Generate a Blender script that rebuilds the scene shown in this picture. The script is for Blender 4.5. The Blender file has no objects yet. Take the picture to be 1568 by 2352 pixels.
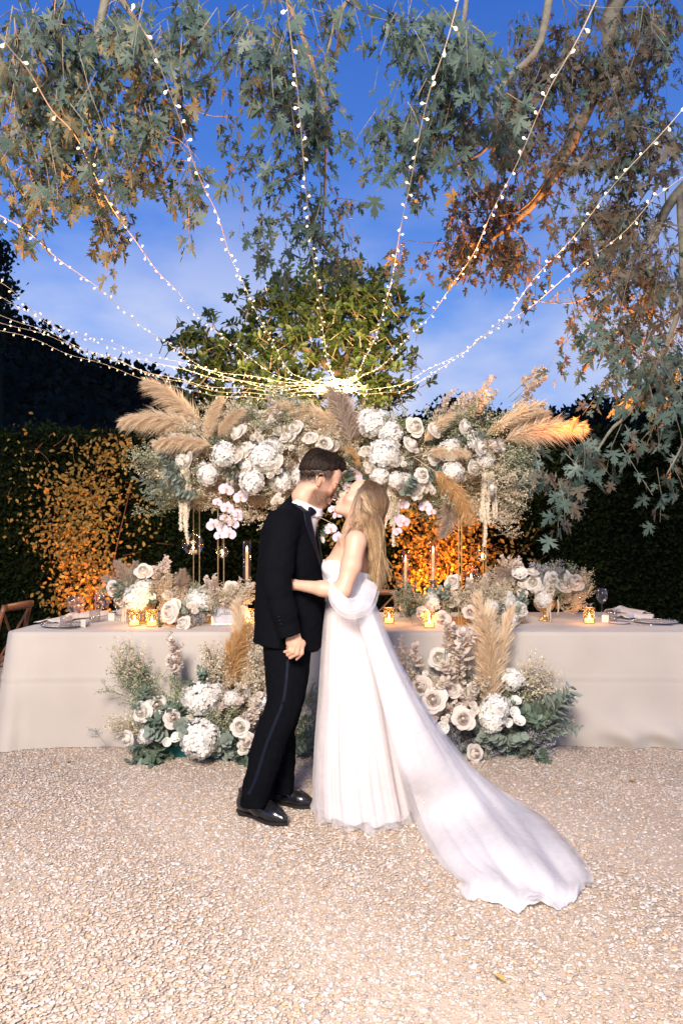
import bpy, math, random
import numpy as np
from mathutils import Matrix, Vector, Euler
rng = np.random.default_rng(11)
random.seed(11)
R = math.radians
SC = bpy.context.scene
COL = SC.collection
# ---------------------------------------------------------------- camera
CAMZ = 1.29
cam = bpy.data.objects.new('camera', bpy.data.cameras.new('camera'))
COL.objects.link(cam)
cam.location = (0, 0, CAMZ)
cam.rotation_euler = (R(90), 0, 0)
cam.data.sensor_fit = 'VERTICAL'
cam.data.sensor_height = 36
cam.data.lens = 24
cam.data.shift_y = 82 / 2352
cam.data.clip_end = 2000
cam.data.clip_start = 0.05
SC.camera = cam
# ---------------------------------------------------------------- exposure
SC.view_settings.view_transform = 'Standard'
SC.view_settings.look = 'None'
SC.view_settings.gamma = 1
SC.view_settings.exposure = 0.0
SC.cycles.use_denoising = True
SC.cycles.max_bounces = 8
SC.cycles.transparent_max_bounces = 24
SC.cycles.diffuse_bounces = 3
SC.cycles.glossy_bounces = 3
SC.cycles.caustics_reflective = False
SC.cycles.caustics_refractive = False
SC.cycles.sample_clamp_indirect = 4
# ---------------------------------------------------------------- dusk sky
W = bpy.data.worlds.new('World')
SC.world = W
W.use_nodes = True
nt = W.node_tree
bg = nt.nodes['Background']
sky = nt.nodes.new('ShaderNodeTexSky')
sky.sky_type = 'NISHITA'
sky.sun_disc = False
sky.sun_elevation = R(1.5)
sky.sun_rotation = R(120)
sky.ozone_density = 6
sky.dust_density = .3
tc = nt.nodes.new('ShaderNodeTexCoord')
sep = nt.nodes.new('ShaderNodeSeparateXYZ')
nt.links.new(tc.outputs['Generated'], sep.inputs[0])
ramp = nt.nodes.new('ShaderNodeValToRGB')
e = ramp.color_ramp.elements
e[0].position = 0.0; e[0].color = (.62, .72, .97, 1)
e[1].position = 1.0; e[1].color = (.014, .060, .27, 1)
for p_, c_ in ((.20, (.42, .56, .95)), (.30, (.22, .40, .90)), (.44, (.110, .265, .78)), (.62, (.052, .165, .61))):
    q = e.new(p_); q.color = (*c_, 1)
# thin dusk cloud low in the sky
mp = nt.nodes.new('ShaderNodeMapping'); mp.inputs['Scale'].default_value = (2.2, 2.2, 5)
nz = nt.nodes.new('ShaderNodeTexNoise'); nz.inputs['Scale'].default_value = 1.5; nz.inputs['Detail'].default_value = 6
nt.links.new(tc.outputs['Generated'], mp.inputs[0]); nt.links.new(mp.outputs[0], nz.inputs['Vector'])
cr = nt.nodes.new('ShaderNodeMapRange'); cr.inputs[1].default_value = .40; cr.inputs[2].default_value = .62
cr.inputs[3].default_value = 0; cr.inputs[4].default_value = .95
nt.links.new(nz.outputs[0], cr.inputs[0])
lo = nt.nodes.new('ShaderNodeMapRange'); lo.inputs[1].default_value = .22; lo.inputs[2].default_value = .5
lo.inputs[3].default_value = 1; lo.inputs[4].default_value = 0
nt.links.new(sep.outputs[2], lo.inputs[0])
mu = nt.nodes.new('ShaderNodeMath'); mu.operation = 'MULTIPLY'
nt.links.new(cr.outputs[0], mu.inputs[0]); nt.links.new(lo.outputs[0], mu.inputs[1])
nt.links.new(sep.outputs[2], ramp.inputs[0])
mxs = nt.nodes.new('ShaderNodeMix'); mxs.data_type = 'RGBA'; mxs.inputs[0].default_value = .18
nt.links.new(ramp.outputs[0], mxs.inputs[6]); nt.links.new(sky.outputs[0], mxs.inputs[7])
mxc = nt.nodes.new('ShaderNodeMix'); mxc.data_type = 'RGBA'; mxc.inputs[7].default_value = (.72, .76, .95, 1)
nt.links.new(mu.outputs[0], mxc.inputs[0]); nt.links.new(mxs.outputs[2], mxc.inputs[6])
nt.links.new(mxc.outputs[2], bg.inputs[0])
bg.inputs[1].default_value = 1.0

# ---------------------------------------------------------------- lamps
def lamp(name, kind, loc, energy, color, target=None, **kw):
    d = bpy.data.lights.new(name, kind)
    d.energy = energy; d.color = color
    for k, v in kw.items():
        setattr(d, k, v)
    o = bpy.data.objects.new(name, d)
    COL.objects.link(o)
    o.location = loc
    if target is not None:
        o.rotation_euler = (Vector(target) - Vector(loc)).to_track_quat('-Z', 'Y').to_euler()
    return o

# the sun has set: only a last cold trace of it is left
lamp('sun', 'SUN', (0, 0, 20), .02, (1, .85, .75), (-14, -8, 18), angle=R(10))
# the photographer's flash on a stand, left of the camera and behind it
lamp('flash', 'AREA', (-.95, -1.9, 3.8), 900, (1.0, .90, .82), (.05, 3.9, 1.1), shape='DISK', size=1.7)
# warm garden uplights at the foot of the hedge (behind the table) and under the trees
ORANGE = (1.0, .31, .055)
lamp('uplight_hedge_left', 'SPOT', (-2.75, 7.30, .12), 320, ORANGE, (-2.95, 7.85, 1.25), spot_size=R(74), spot_blend=1.0, shadow_soft_size=.05)
lamp('uplight_hedge_right', 'SPOT', (1.05, 7.30, .40), 720, ORANGE, (1.08, 7.9, 1.45), spot_size=R(86), spot_blend=1.0, shadow_soft_size=.05)
lamp('uplight_tree_left', 'SPOT', (-2.7, 2.3, .1), 4200, ORANGE, (-1.55, 3.75, 3.75), spot_size=R(40), spot_blend=.8, shadow_soft_size=.05)
lamp('uplight_tree_right', 'SPOT', (2.8, 4.25, .1), 5600, ORANGE, (.85, 4.40, 3.6), spot_size=R(32), spot_blend=.8, shadow_soft_size=.05)
# the knot of fairy lights over the installation
for lx, ly, lz, le in ((-.04, 7.1, 3.02, 100), (-.7, 6.9, 3.2, 65), (.35, 7.0, 3.3, 65), (-.25, 6.5, 3.8, 60), (.3, 6.5, 3.9, 60), (-1.3, 6.7, 3.1, 45)):
    lamp('fairy_light_glow', 'POINT', (lx, ly, lz), le, (1, .68, .36), shadow_soft_size=.10)

# ---------------------------------------------------------------- helpers
def at(x, y, Y):
    """a spot in the place from its bearing and its own distance Y (metres) in front of the camera"""
    return Vector(((x - 784) * Y / 1568, Y, CAMZ + (1258 - y) * Y / 1568))
def gnd(x, y):
    Y = CAMZ * 1568 / (y - 1258)
    return Vector(((x - 784) * Y / 1568, Y, 0))

def tag(o, label=None, cat=None, group=None, kind=None):
    if label: o['label'] = label
    if cat: o['category'] = cat
    if group: o['group'] = group
    if kind: o['kind'] = kind
    return o

def root(name, label, cat, loc=(0, 0, 0), group=None):
    o = bpy.data.objects.new(name, None)
    COL.objects.link(o)
    o.location = loc
    o.empty_display_size = .05
    return tag(o, label, cat, group)

def part(me, name, parent=None, loc=(0, 0, 0), rot=None, scale=None, local=False):
    """an object from a mesh; loc is in world space unless local"""
    o = bpy.data.objects.new(name, me)
    COL.objects.link(o)
    o.location = Vector(loc) - (Vector(parent.location) if (parent is not None and not local) else Vector((0, 0, 0)))
    if rot is not None:
        o.rotation_euler = rot.to_euler() if isinstance(rot, Matrix) else rot
    if scale is not None:
        o.scale = (scale,) * 3 if not hasattr(scale, '__len__') else scale
    o.parent = parent
    return o

def mesh_np(name, V, F, mats, mi=None, smooth=False, rnd=None, col=None):
    me = bpy.data.meshes.new(name)
    me.from_pydata(np.asarray(V, dtype=np.float32), [], F)
    for m in (mats if isinstance(mats, (list, tuple)) else [mats]):
        me.materials.append(m)
    if mi is not None:
        me.polygons.foreach_set('material_index', np.asarray(mi, dtype=np.int32))
    if smooth:
        me.polygons.foreach_set('use_smooth', np.ones(len(me.polygons), dtype=bool))
    if rnd is not None:
        a = me.attributes.new('rnd', 'FLOAT', 'POINT'); a.data.foreach_set('value', np.asarray(rnd, dtype=np.float32))
    if col is not None:
        a = me.attributes.new('Col', 'FLOAT_COLOR', 'POINT')
        c4 = np.ones((len(V), 4), dtype=np.float32); c4[:, :3] = col
        a.data.foreach_set('color', c4.ravel())
    me.update()
    return me

class MB:
    """collects shapes into one mesh"""
    def __init__(s):
        s.v = []; s.f = []; s.m = []; s.n = 0; s.r = []
    def add(s, V, F, mi=0, rnd=0.):
        V = np.asarray(V, dtype=float).reshape(-1, 3)
        s.v.append(V)
        s.f.extend([[int(i) + s.n for i in f] for f in F])
        s.m.extend([mi] * len(F))
        s.r.append(np.full(len(V), rnd) if np.isscalar(rnd) else np.asarray(rnd))
        s.n += len(V)
        return s
    def box(s, c, d, rot=None, mi=0, bev=0.):
        x, y, z = [k / 2 for k in d]
        P = np.array([[a * x, b * y, g * z] for a in (-1, 1) for b in (-1, 1) for g in (-1, 1)])
        F = [[0, 1, 3, 2], [4, 6, 7, 5], [0, 4, 5, 1], [2, 3, 7, 6], [0, 2, 6, 4], [1, 5, 7, 3]]
        if rot is not None:
            P = P @ np.array(rot.to_3x3() if isinstance(rot, Matrix) else Euler(rot).to_matrix()).T
        return s.add(P + np.array(c), F, mi)
    def tube(s, pts, rad, n=6, mi=0, cap=True, rnd=0., flat=1.):
        pts = np.asarray([list(p) for p in pts], dtype=float)
        k = len(pts)
        rad = np.full(k, rad) if np.isscalar(rad) else np.asarray(rad, dtype=float)
        T = np.gradient(pts, axis=0)
        T /= np.linalg.norm(T, axis=1)[:, None] + 1e-9
        up = np.array([0, 0, 1.]) if abs(T[0][2]) < .9 else np.array([1., 0, 0])
        V = []
        for i in range(k):
            a = up - T[i] * up.dot(T[i]); a /= np.linalg.norm(a) + 1e-9
            b = np.cross(T[i], a); up = a
            th = np.arange(n) * 2 * math.pi / n
            V.append(pts[i] + rad[i] * (np.cos(th)[:, None] * a * flat + np.sin(th)[:, None] * b))
        V = np.concatenate(V)
        F = [[i * n + j, i * n + (j + 1) % n, (i + 1) * n + (j + 1) % n, (i + 1) * n + j] for i in range(k - 1) for j in range(n)]
        if cap:
            F += [list(range(n))[::-1], [(k - 1) * n + j for j in range(n)]]
        return s.add(V, F, mi, rnd)
    def lathe(s, prof, n=20, c=(0, 0, 0), mi=0, rf=None):
        """prof: (radius, z) pairs; rf(theta, z) multiplies the radius"""
        th = np.arange(n) * 2 * math.pi / n
        V = []
        for r, z in prof:
            k = rf(th, z) if rf else 1.
            V.append(np.stack([r * k * np.cos(th) + c[0], r * k * np.sin(th) + c[1], np.full(n, z + c[2])], 1))
        F = [[i * n + j, i * n + (j + 1) % n, (i + 1) * n + (j + 1) % n, (i + 1) * n + j] for i in range(len(prof) - 1) for j in range(n)]
        return s.add(np.concatenate(V), F, mi)
    def grid(s, P, mi=0, rnd=0., wrap=False):
        """P: rows x cols x 3"""
        P = np.asarray(P, dtype=float); a, b = P.shape[:2]
        F = [[i * b + j, i * b + (j + 1) % b, (i + 1) * b + (j + 1) % b, (i + 1) * b + j] for i in range(a - 1) for j in range(b if wrap else b - 1)]
        return s.add(P.reshape(-1, 3), F, mi, rnd)
    def mesh(s, name, mats, smooth=False, org=(0, 0, 0), rnd=True):
        return mesh_np(name, np.concatenate(s.v) - np.array(org), s.f, mats, s.m, smooth, np.concatenate(s.r) if rnd else None)
    def build(s, name, mats, parent=None, smooth=False, loc=None, local=False):
        """link as an object; vertices were given in world space (or in the parent's frame when local)"""
        org = (0, 0, 0) if loc is None else loc
        me = s.mesh(name, mats, smooth, org)
        return part(me, name, parent, org, local=local)

def frames(d, n):
    """rotation matrices with y along d and z near n (arrays N x 3)"""
    y = d / (np.linalg.norm(d, axis=1)[:, None] + 1e-9)
    z = n - y * (n * y).sum(1)[:, None]
    z /= np.linalg.norm(z, axis=1)[:, None] + 1e-9
    x = np.cross(y, z)
    return np.stack([x, y, z], axis=2)

def scatter(TV, TF, pos, Rm, scl, rnd=None):
    TV = np.asarray(TV, dtype=float); TF = np.asarray(TF)
    N, n = len(pos), len(TV)
    scl = np.asarray(scl, dtype=float)
    S = scl[:, None, None] if scl.ndim == 1 else scl[:, None, :]
    V = np.einsum('nij,nkj->nki', Rm, TV[None] * S) + np.asarray(pos)[:, None, :]
    F = (TF[None] + (np.arange(N) * n)[:, None, None]).reshape(-1, TF.shape[1])
    rr = np.repeat(rng.random(N) if rnd is None else rnd, n)
    return V.reshape(-1, 3), F, rr

def unit(N):
    v = rng.normal(size=(N, 3)); return v / np.linalg.norm(v, axis=1)[:, None]

def lerp(a, b, t): return a + (b - a) * t
def curve(pts, n):
    """Catmull-Rom through points"""
    P = np.asarray([list(p) for p in pts], dtype=float)
    P = np.vstack([2 * P[0] - P[1], P, 2 * P[-1] - P[-2]])
    out = []
    m = len(P) - 3
    for u in np.linspace(0, m - 1e-6, n):
        i = int(u); t = u - i
        a, b, c, d = P[i:i + 4]
        out.append(.5 * (2 * b + (c - a) * t + (2 * a - 5 * b + 4 * c - d) * t * t + (3 * b - a - 3 * c + d) * t ** 3))
    return np.array(out)
def interp(x, xs, ys): return np.interp(x, xs, ys)

# ---------------------------------------------------------------- materials
def mat(name, c1, c2=None, rough=.6, spec=.4, scale=12., attr=False, objr=False, bump=0., bscale=60., transl=0., tcol=None,
        metal=0., sss=0., vcol=False, sheen=0., coat=0., detail=3., alpha=1., emis=None, estr=0., coord='Object', lo=.35, hi=.65):
    m = bpy.data.materials.new(name); m.use_nodes = True
    t = m.node_tree; N = t.nodes; L = t.links
    b = N['Principled BSDF']; out = N['Material Output']
    b.inputs['Roughness'].default_value = rough
    b.inputs['Specular IOR Level'].default_value = spec
    b.inputs['Metallic'].default_value = metal
    if sss:
        b.inputs['Subsurface Weight'].default_value = sss
        b.inputs['Subsurface Radius'].default_value = (.012, .005, .003)
        b.inputs['Subsurface Scale'].default_value = 1
    if sheen: b.inputs['Sheen Weight'].default_value = sheen
    if coat: b.inputs['Coat Weight'].default_value = coat; b.inputs['Coat Roughness'].default_value = .08
    if alpha < 1: b.inputs['Alpha'].default_value = alpha
    if emis: b.inputs['Emission Color'].default_value = (*emis, 1); b.inputs['Emission Strength'].default_value = estr
    co = N.new('ShaderNodeTexCoord')
    csock = None
    if c2 is None: c2 = c1
    if vcol:
        a = N.new('ShaderNodeAttribute'); a.attribute_name = 'Col'
        csock = a.outputs['Color']
    else:
        mx = N.new('ShaderNodeMix'); mx.data_type = 'RGBA'
        mx.inputs[6].default_value = (*c1, 1); mx.inputs[7].default_value = (*c2, 1)
        if attr:
            a = N.new('ShaderNodeAttribute'); a.attribute_name = 'rnd'; f = a.outputs['Fac']
        elif objr:
            a = N.new('ShaderNodeObjectInfo'); f = a.outputs['Random']
        else:
            a = N.new('ShaderNodeTexNoise'); a.inputs['Scale'].default_value = scale; a.inputs['Detail'].default_value = detail
            L.new(co.outputs[coord], a.inputs['Vector'])
            mr = N.new('ShaderNodeMapRange'); mr.inputs[1].default_value = lo; mr.inputs[2].default_value = hi
            L.new(a.outputs[0], mr.inputs[0]); f = mr.outputs[0]
        L.new(f, mx.inputs[0])
        csock = mx.outputs[2]
    L.new(csock, b.inputs['Base Color'])
    if bump:
        n2 = N.new('ShaderNodeTexNoise'); n2.inputs['Scale'].default_value = bscale; n2.inputs['Detail'].default_value = 4
        L.new(co.outputs[coord], n2.inputs['Vector'])
        bp = N.new('ShaderNodeBump'); bp.inputs['Strength'].default_value = bump; bp.inputs['Distance'].default_value = .01
        L.new(n2.outputs[0], bp.inputs['Height']); L.new(bp.outputs[0], b.inputs['Normal'])
    if transl:
        tr = N.new('ShaderNodeBsdfTranslucent')
        if tcol: tr.inputs[0].default_value = (*tcol, 1)
        else: L.new(csock, tr.inputs[0])
        ms = N.new('ShaderNodeMixShader'); ms.inputs[0].default_value = transl
        L.new(b.outputs[0], ms.inputs[1]); L.new(tr.outputs[0], ms.inputs[2]); L.new(ms.outputs[0], out.inputs[0])
    return m

def glass(name, tint=(1, 1, 1), rough=.02, lo=.06, hi=.9, bump=0., bscale=40., pattern='noise'):
    """thin clear glass: sees through, mirrors at grazing angles"""
    m = bpy.data.materials.new(name); m.use_nodes = True
    t = m.node_tree; N = t.nodes; L = t.links; N.remove(N['Principled BSDF'])
    tr = N.new('ShaderNodeBsdfTransparent'); tr.inputs[0].default_value = (*tint, 1)
    gl = N.new('ShaderNodeBsdfGlossy'); gl.inputs['Roughness'].default_value = rough
    lw = N.new('ShaderNodeLayerWeight'); lw.inputs[0].default_value = .35
    mr = N.new('ShaderNodeMapRange'); mr.inputs[3].default_value = lo; mr.inputs[4].default_value = hi
    L.new(lw.outputs['Facing'], mr.inputs[0])
    ms = N.new('ShaderNodeMixShader')
    L.new(mr.outputs[0], ms.inputs[0]); L.new(tr.outputs[0], ms.inputs[1]); L.new(gl.outputs[0], ms.inputs[2])
    L.new(ms.outputs[0], N['Material Output'].inputs[0])
    if bump:
        co = N.new('ShaderNodeTexCoord'); nn = N.new('ShaderNodeTexVoronoi'); nn.inputs['Scale'].default_value = bscale
        L.new(co.outputs['Object'], nn.inputs['Vector'])
        bp = N.new('ShaderNodeBump'); bp.inputs['Strength'].default_value = bump; bp.inputs['Distance'].default_value = .02
        L.new(nn.outputs[0], bp.inputs['Height']); L.new(bp.outputs[0], gl.inputs['Normal']); L.new(bp.outputs[0], lw.inputs['Normal'])
    return m

def emit(name, col, strength):
    m = bpy.data.materials.new(name); m.use_nodes = True
    b = m.node_tree.nodes['Principled BSDF']
    b.inputs['Base Color'].default_value = (.8, .75, .65, 1)
    b.inputs['Emission Color'].default_value = (*col, 1); b.inputs['Emission Strength'].default_value = strength
    m.cycles.emission_sampling = 'NONE'
    return m
# ================================================================ the setting
def gnode_scatter(name, pts, rots, scls, coll):
    me = bpy.data.meshes.new(name)
    me.from_pydata(np.asarray(pts, dtype=np.float32), [], [])
    for an, arr in (('rot', rots), ('scl', scls)):
        a = me.attributes.new(an, 'FLOAT_VECTOR', 'POINT'); a.data.foreach_set('vector', np.asarray(arr, dtype=np.float32).ravel())
    o = bpy.data.objects.new(name, me); COL.objects.link(o)
    g = bpy.data.node_groups.new(name, 'GeometryNodeTree')
    g.interface.new_socket('Geometry', in_out='INPUT', socket_type='NodeSocketGeometry')
    g.interface.new_socket('Geometry', in_out='OUTPUT', socket_type='NodeSocketGeometry')
    i = g.nodes.new('NodeGroupInput'); u = g.nodes.new('NodeGroupOutput')
    p = g.nodes.new('GeometryNodeInstanceOnPoints'); p.inputs['Pick Instance'].default_value = True
    c = g.nodes.new('GeometryNodeCollectionInfo'); c.inputs[0].default_value = coll
    c.inputs['Separate Children'].default_value = True; c.inputs['Reset Children'].default_value = True
    mp_ = g.nodes.new('GeometryNodeMeshToPoints')
    ar = g.nodes.new('GeometryNodeInputNamedAttribute'); ar.data_type = 'FLOAT_VECTOR'; ar.inputs[0].default_value = 'rot'
    as_ = g.nodes.new('GeometryNodeInputNamedAttribute'); as_.data_type = 'FLOAT_VECTOR'; as_.inputs[0].default_value = 'scl'
    g.links.new(i.outputs[0], mp_.inputs['Mesh']); g.links.new(mp_.outputs[0], p.inputs['Points'])
    g.links.new(c.outputs[0], p.inputs['Instance'])
    g.links.new(ar.outputs[0], p.inputs['Rotation']); g.links.new(as_.outputs[0], p.inputs['Scale'])
    g.links.new(p.outputs[0], u.inputs[0])
    m = o.modifiers.new('scatter', 'NODES'); m.node_group = g
    return o

# ---- ground sheet
M_ground = mat('ground_sand', (.56, .45, .345), (.48, .38, .285), rough=.9, spec=.2, scale=35, bump=.6, bscale=120, detail=6)
b = MB(); b.add([(-300, -60, 0), (300, -60, 0), (300, 500, 0), (-300, 500, 0)], [[0, 1, 2, 3]])
tag(b.build('ground', M_ground), kind='structure')

# ---- gravel: tens of thousands of flat river pebbles
PCOL = [(.59, .475, .385), (.68, .595, .515), (.50, .38, .285), (.60, .53, .475), (.59, .40, .245), (.40, .325, .265), (.71, .635, .56), (.58, .46, .36)]
pc = bpy.data.collections.new('pebble_kinds')
for k, c in enumerate(PCOL):
    for q in range(2):
        bm_ = []
        V = unit(1)
        # a squashed, knocked about ball
        n1, n2 = 8, 5
        vv = [(0, 0, 1)]
        for i in range(1, n2):
            for j in range(n1):
                th = math.pi * i / n2; ph = 2 * math.pi * (j + .5 * (i % 2)) / n1
                vv.append((math.sin(th) * math.cos(ph), math.sin(th) * math.sin(ph), math.cos(th)))
        vv.append((0, 0, -1))
        vv = np.array(vv); vv *= (1 + rng.normal(0, .09, len(vv)))[:, None]
        vv = vv * np.array([1, rng.uniform(.6, .85), rng.uniform(.24, .34)])
        ff = [[0, 1 + j, 1 + (j + 1) % n1] for j in range(n1)]
        for i in range(n2 - 2):
            for j in range(n1):
                a0 = 1 + i * n1 + j; a1 = 1 + i * n1 + (j + 1) % n1
                ff.append([a0, a0 + n1, a1 + n1]); ff.append([a0, a1 + n1, a1])
        L_ = len(vv) - 1
        ff += [[L_, 1 + (n2 - 2) * n1 + (j + 1) % n1, 1 + (n2 - 2) * n1 + j] for j in range(n1)]
        if k < 8 and q == 0:
            PM = mat('pebble_%d' % k, c, tuple(x * .82 for x in c), rough=.62, spec=.35, objr=True)
        me = mesh_np('pebble', vv, ff, PM, smooth=True)
        o = bpy.data.objects.new('pebble', me); pc.objects.link(o)
NP = 135000
yy = np.sqrt(rng.uniform(1.6 ** 2, 4.9 ** 2, NP * 2)); xx = rng.uniform(-1, 1, NP * 2) * (.5 * yy + .22)
bare = np.sin(xx * 2.1 + 1.3 * np.sin(yy * 1.7)) + np.sin(yy * 3.3 + xx * 1.1 + 2) + .7 * np.sin(xx * 5.3 - yy * 4.1)
keep = rng.random(NP * 2) < np.clip(3.6 / yy, .55, 1) * np.where(bare > 1.15, .55, 1); yy = yy[keep][:NP]; xx = xx[keep][:NP]; n = len(yy)
und = .006 * np.sin(xx * 3.1 + 1) * np.sin(yy * 2.3) + .004 * np.sin(xx * 7 + yy * 5)
pts = np.stack([xx, yy, .0020 + und * .35 + rng.uniform(0, .0040, n)], 1)
rots = np.stack([rng.normal(0, .14, n), rng.normal(0, .14, n), rng.uniform(0, 6.28, n)], 1)
s = np.clip(rng.lognormal(math.log(.0051), .36, n), .0028, .0150)
grav = gnode_scatter('gravel', pts, rots, np.repeat(s[:, None], 3, 1), pc)
tag(grav, 'pale pink and beige river pebbles covering the ground', 'gravel', kind='stuff')
# the left end behind the table, thinner
# ---- dark hills beyond the garden
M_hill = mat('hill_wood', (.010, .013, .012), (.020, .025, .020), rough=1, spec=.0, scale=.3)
def hill(name, px, py, Y0, Y1, seed):
    r_ = np.random.default_rng(seed)
    xs = np.linspace(px[0], px[-1], 150)
    ridge = np.interp(xs, px, py) + 5 * np.sin(xs / 17. + seed) * np.sin(xs / 41.)
    P = []
    for t in np.linspace(0, 1, 9):
        Y = lerp(Y0, Y1, t)
        z = (CAMZ + (1258 - ridge) * Y1 / 1568) * (t ** .8)
        X = (xs - 784) * Y1 / 1568 * lerp(.8, 1, t)
        P.append(np.stack([X, np.full_like(X, Y), z + r_.normal(0, .15, len(xs)) * t], 1))
    P.append(P[-1] + np.array([0, 30, -12.]))
    b = MB(); b.grid(np.array(P))
    o = b.build(name, M_hill, smooth=True)
    tag(o, kind='structure')
    # tree tops on it
    N = 9000
    i = r_.integers(0, 149, N); t = r_.uniform(.0, 1, N)
    G = np.array(P)[:9]
    row = np.clip((t ** .5 * 8), 0, 7.999); a = row.astype(int); fr = row - a
    pos = G[a, i] * (1 - fr)[:, None] + G[a + 1, i] * fr[:, None]
    pos[:, 2] += r_.uniform(0, .030, N) * Y1 * .55
    pos[:, 0] += r_.uniform(-.5, .5, N) * .02 * Y1
    TV = [(0, 0, 0), (.34, .5, .1), (0, 1, 0), (-.34, .5, .1)]; TF = [[0, 1, 2], [0, 2, 3]]
    V, F, rr = scatter(TV, TF, pos, frames(r_.normal(size=(N, 3)) + np.array([0, 0, .6]), r_.normal(size=(N, 3))), r_.uniform(.006, .014, N) * Y1)
    w = part(mesh_np(name + '_wood', V, F, M_hill, rnd=rr), 'hillside_wood')
    return w
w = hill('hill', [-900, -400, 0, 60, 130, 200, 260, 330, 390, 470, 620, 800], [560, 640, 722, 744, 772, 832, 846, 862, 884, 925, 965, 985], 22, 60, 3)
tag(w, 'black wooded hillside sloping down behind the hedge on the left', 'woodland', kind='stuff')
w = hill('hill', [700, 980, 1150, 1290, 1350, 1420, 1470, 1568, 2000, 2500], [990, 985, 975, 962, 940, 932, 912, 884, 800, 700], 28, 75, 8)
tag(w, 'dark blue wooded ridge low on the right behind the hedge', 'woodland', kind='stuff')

# ---- leaf shapes
LEAF_V = np.array([(0, 0, 0), (.20, .28, .05), (.27, .58, .03), (0, 1, -.06), (-.27, .58, .03), (-.20, .28, .05), (0, .5, -.03)])
LEAF_F = np.array([[0, 1, 6], [1, 2, 6], [2, 3, 6], [3, 4, 6], [4, 5, 6], [5, 0, 6]])
DIA_V = np.array([(0, 0, 0), (.28, .5, .07), (0, 1, 0), (-.28, .5, .07)]); DIA_F = np.array([[0, 1, 2], [0, 2, 3]])
half = [(.0, .0), (.06, .09), (.34, .0), (.22, .10), (.40, .13), (.10, .215), (.30, .33), (.47, .31), (.37, .40), (.57, .55), (.33, .46), (.30, .55), (.07, .37),
        (.05, .55), (.19, .64), (.09, .68), (.17, .82), (.05, .80), (.0, 1.0)]
hv = [(x, y, .13 * abs(x) ** 1.3 * 2 - .16 * y * y) for x, y in half]
MAP_V = [(0, .27, -.02)] + hv + [(-x, y, z) for x, y, z in hv[1:-1][::-1]]
k = len(MAP_V) - 1
MAP_F = np.array([[0, 1 + i, 1 + (i + 1) % k] for i in range(k)]); MAP_V = np.array(MAP_V)

# ---- hedge
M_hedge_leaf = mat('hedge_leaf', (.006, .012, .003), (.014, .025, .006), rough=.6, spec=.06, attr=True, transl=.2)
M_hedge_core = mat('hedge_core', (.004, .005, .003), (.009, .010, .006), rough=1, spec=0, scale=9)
M_bark_red = mat('creeper_stem', (.10, .035, .02), (.16, .06, .03), rough=.7, scale=20)
HY = 7.95
def hedge(name, label, x0, x1, y0, y1, top, N, seed):
    r_ = np.random.default_rng(seed)
    h = root(name, label, 'hedge', ((x0 + x1) / 2, (y0 + y1) / 2, 0))
    nx = 90; nz = 26
    xs = np.linspace(x0, x1, nx); zs = np.linspace(0, top - .08, nz)
    # clipped block with a lumpy skin
    P = np.zeros((nz + 2, nx, 3))
    for i, z in enumerate(zs):
        P[i, :, 0] = xs; P[i, :, 2] = z
        P[i, :, 1] = y0 + .10 + .05 * np.sin(xs * 2.7 + z * 1.9) + r_.normal(0, .03, nx)
    P[nz] = P[nz - 1] + np.array([0, .25, .05]); P[nz + 1] = P[nz - 1] + np.array([0, y1 - y0, .02])
    b = MB(); b.grid(P); b.build('branch_mass', M_hedge_core, h)
    face = r_.random(N) < .84
    X = r_.uniform(x0, x1, N); Z = r_.uniform(0, 1, N) ** .9 * top
    Y = y0 + .03 + .05 * np.sin(X * 2.7 + Z * 1.9) + r_.uniform(-.09, .06, N)
    nt_ = ~face; Y[nt_] = r_.uniform(y0 - .05, y1, nt_.sum()); Z[nt_] = top + r_.normal(-.03, .05, nt_.sum())
    Z += .03 * np.sin(X * 5) * (Z > top - .2)
    pos = np.stack([X, Y, Z], 1)
    d = r_.normal(size=(N, 3)) * .8 + np.array([0, -.35, -.05]); d[nt_, 2] += .7
    V, F, rr = scatter(DIA_V, DIA_F, pos, frames(d, r_.normal(size=(N, 3)) * .7 + np.array([0, -1, .5])), r_.uniform(.04, .075, N), r_.random(N))
    f = part(mesh_np('foliage', V, F, M_hedge_leaf, rnd=rr), 'foliage', h, (0, 0, 0)); tag(f, kind='stuff')
    # a few taller shoots breaking the top line
    b = MB()
    for q in range(26):
        px_ = r_.uniform(x0, x1); p0 = np.array([px_, y0 + r_.uniform(.05, .5), top - .05]); p1 = p0 + np.array([r_.normal(0, .08), 0, r_.uniform(.08, .22)])
        b.tube([p0, (p0 + p1) / 2, p1], [.004, .003, .002], 4)
    tag(b.build('shoot', M_hedge_core, h), kind='stuff')
    return h
hedge('hedge', 'tall clipped dark green hedge wall behind the long table', -5.8, 6.6, HY, HY + 1.0, 2.66, 60000, 5)

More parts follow.
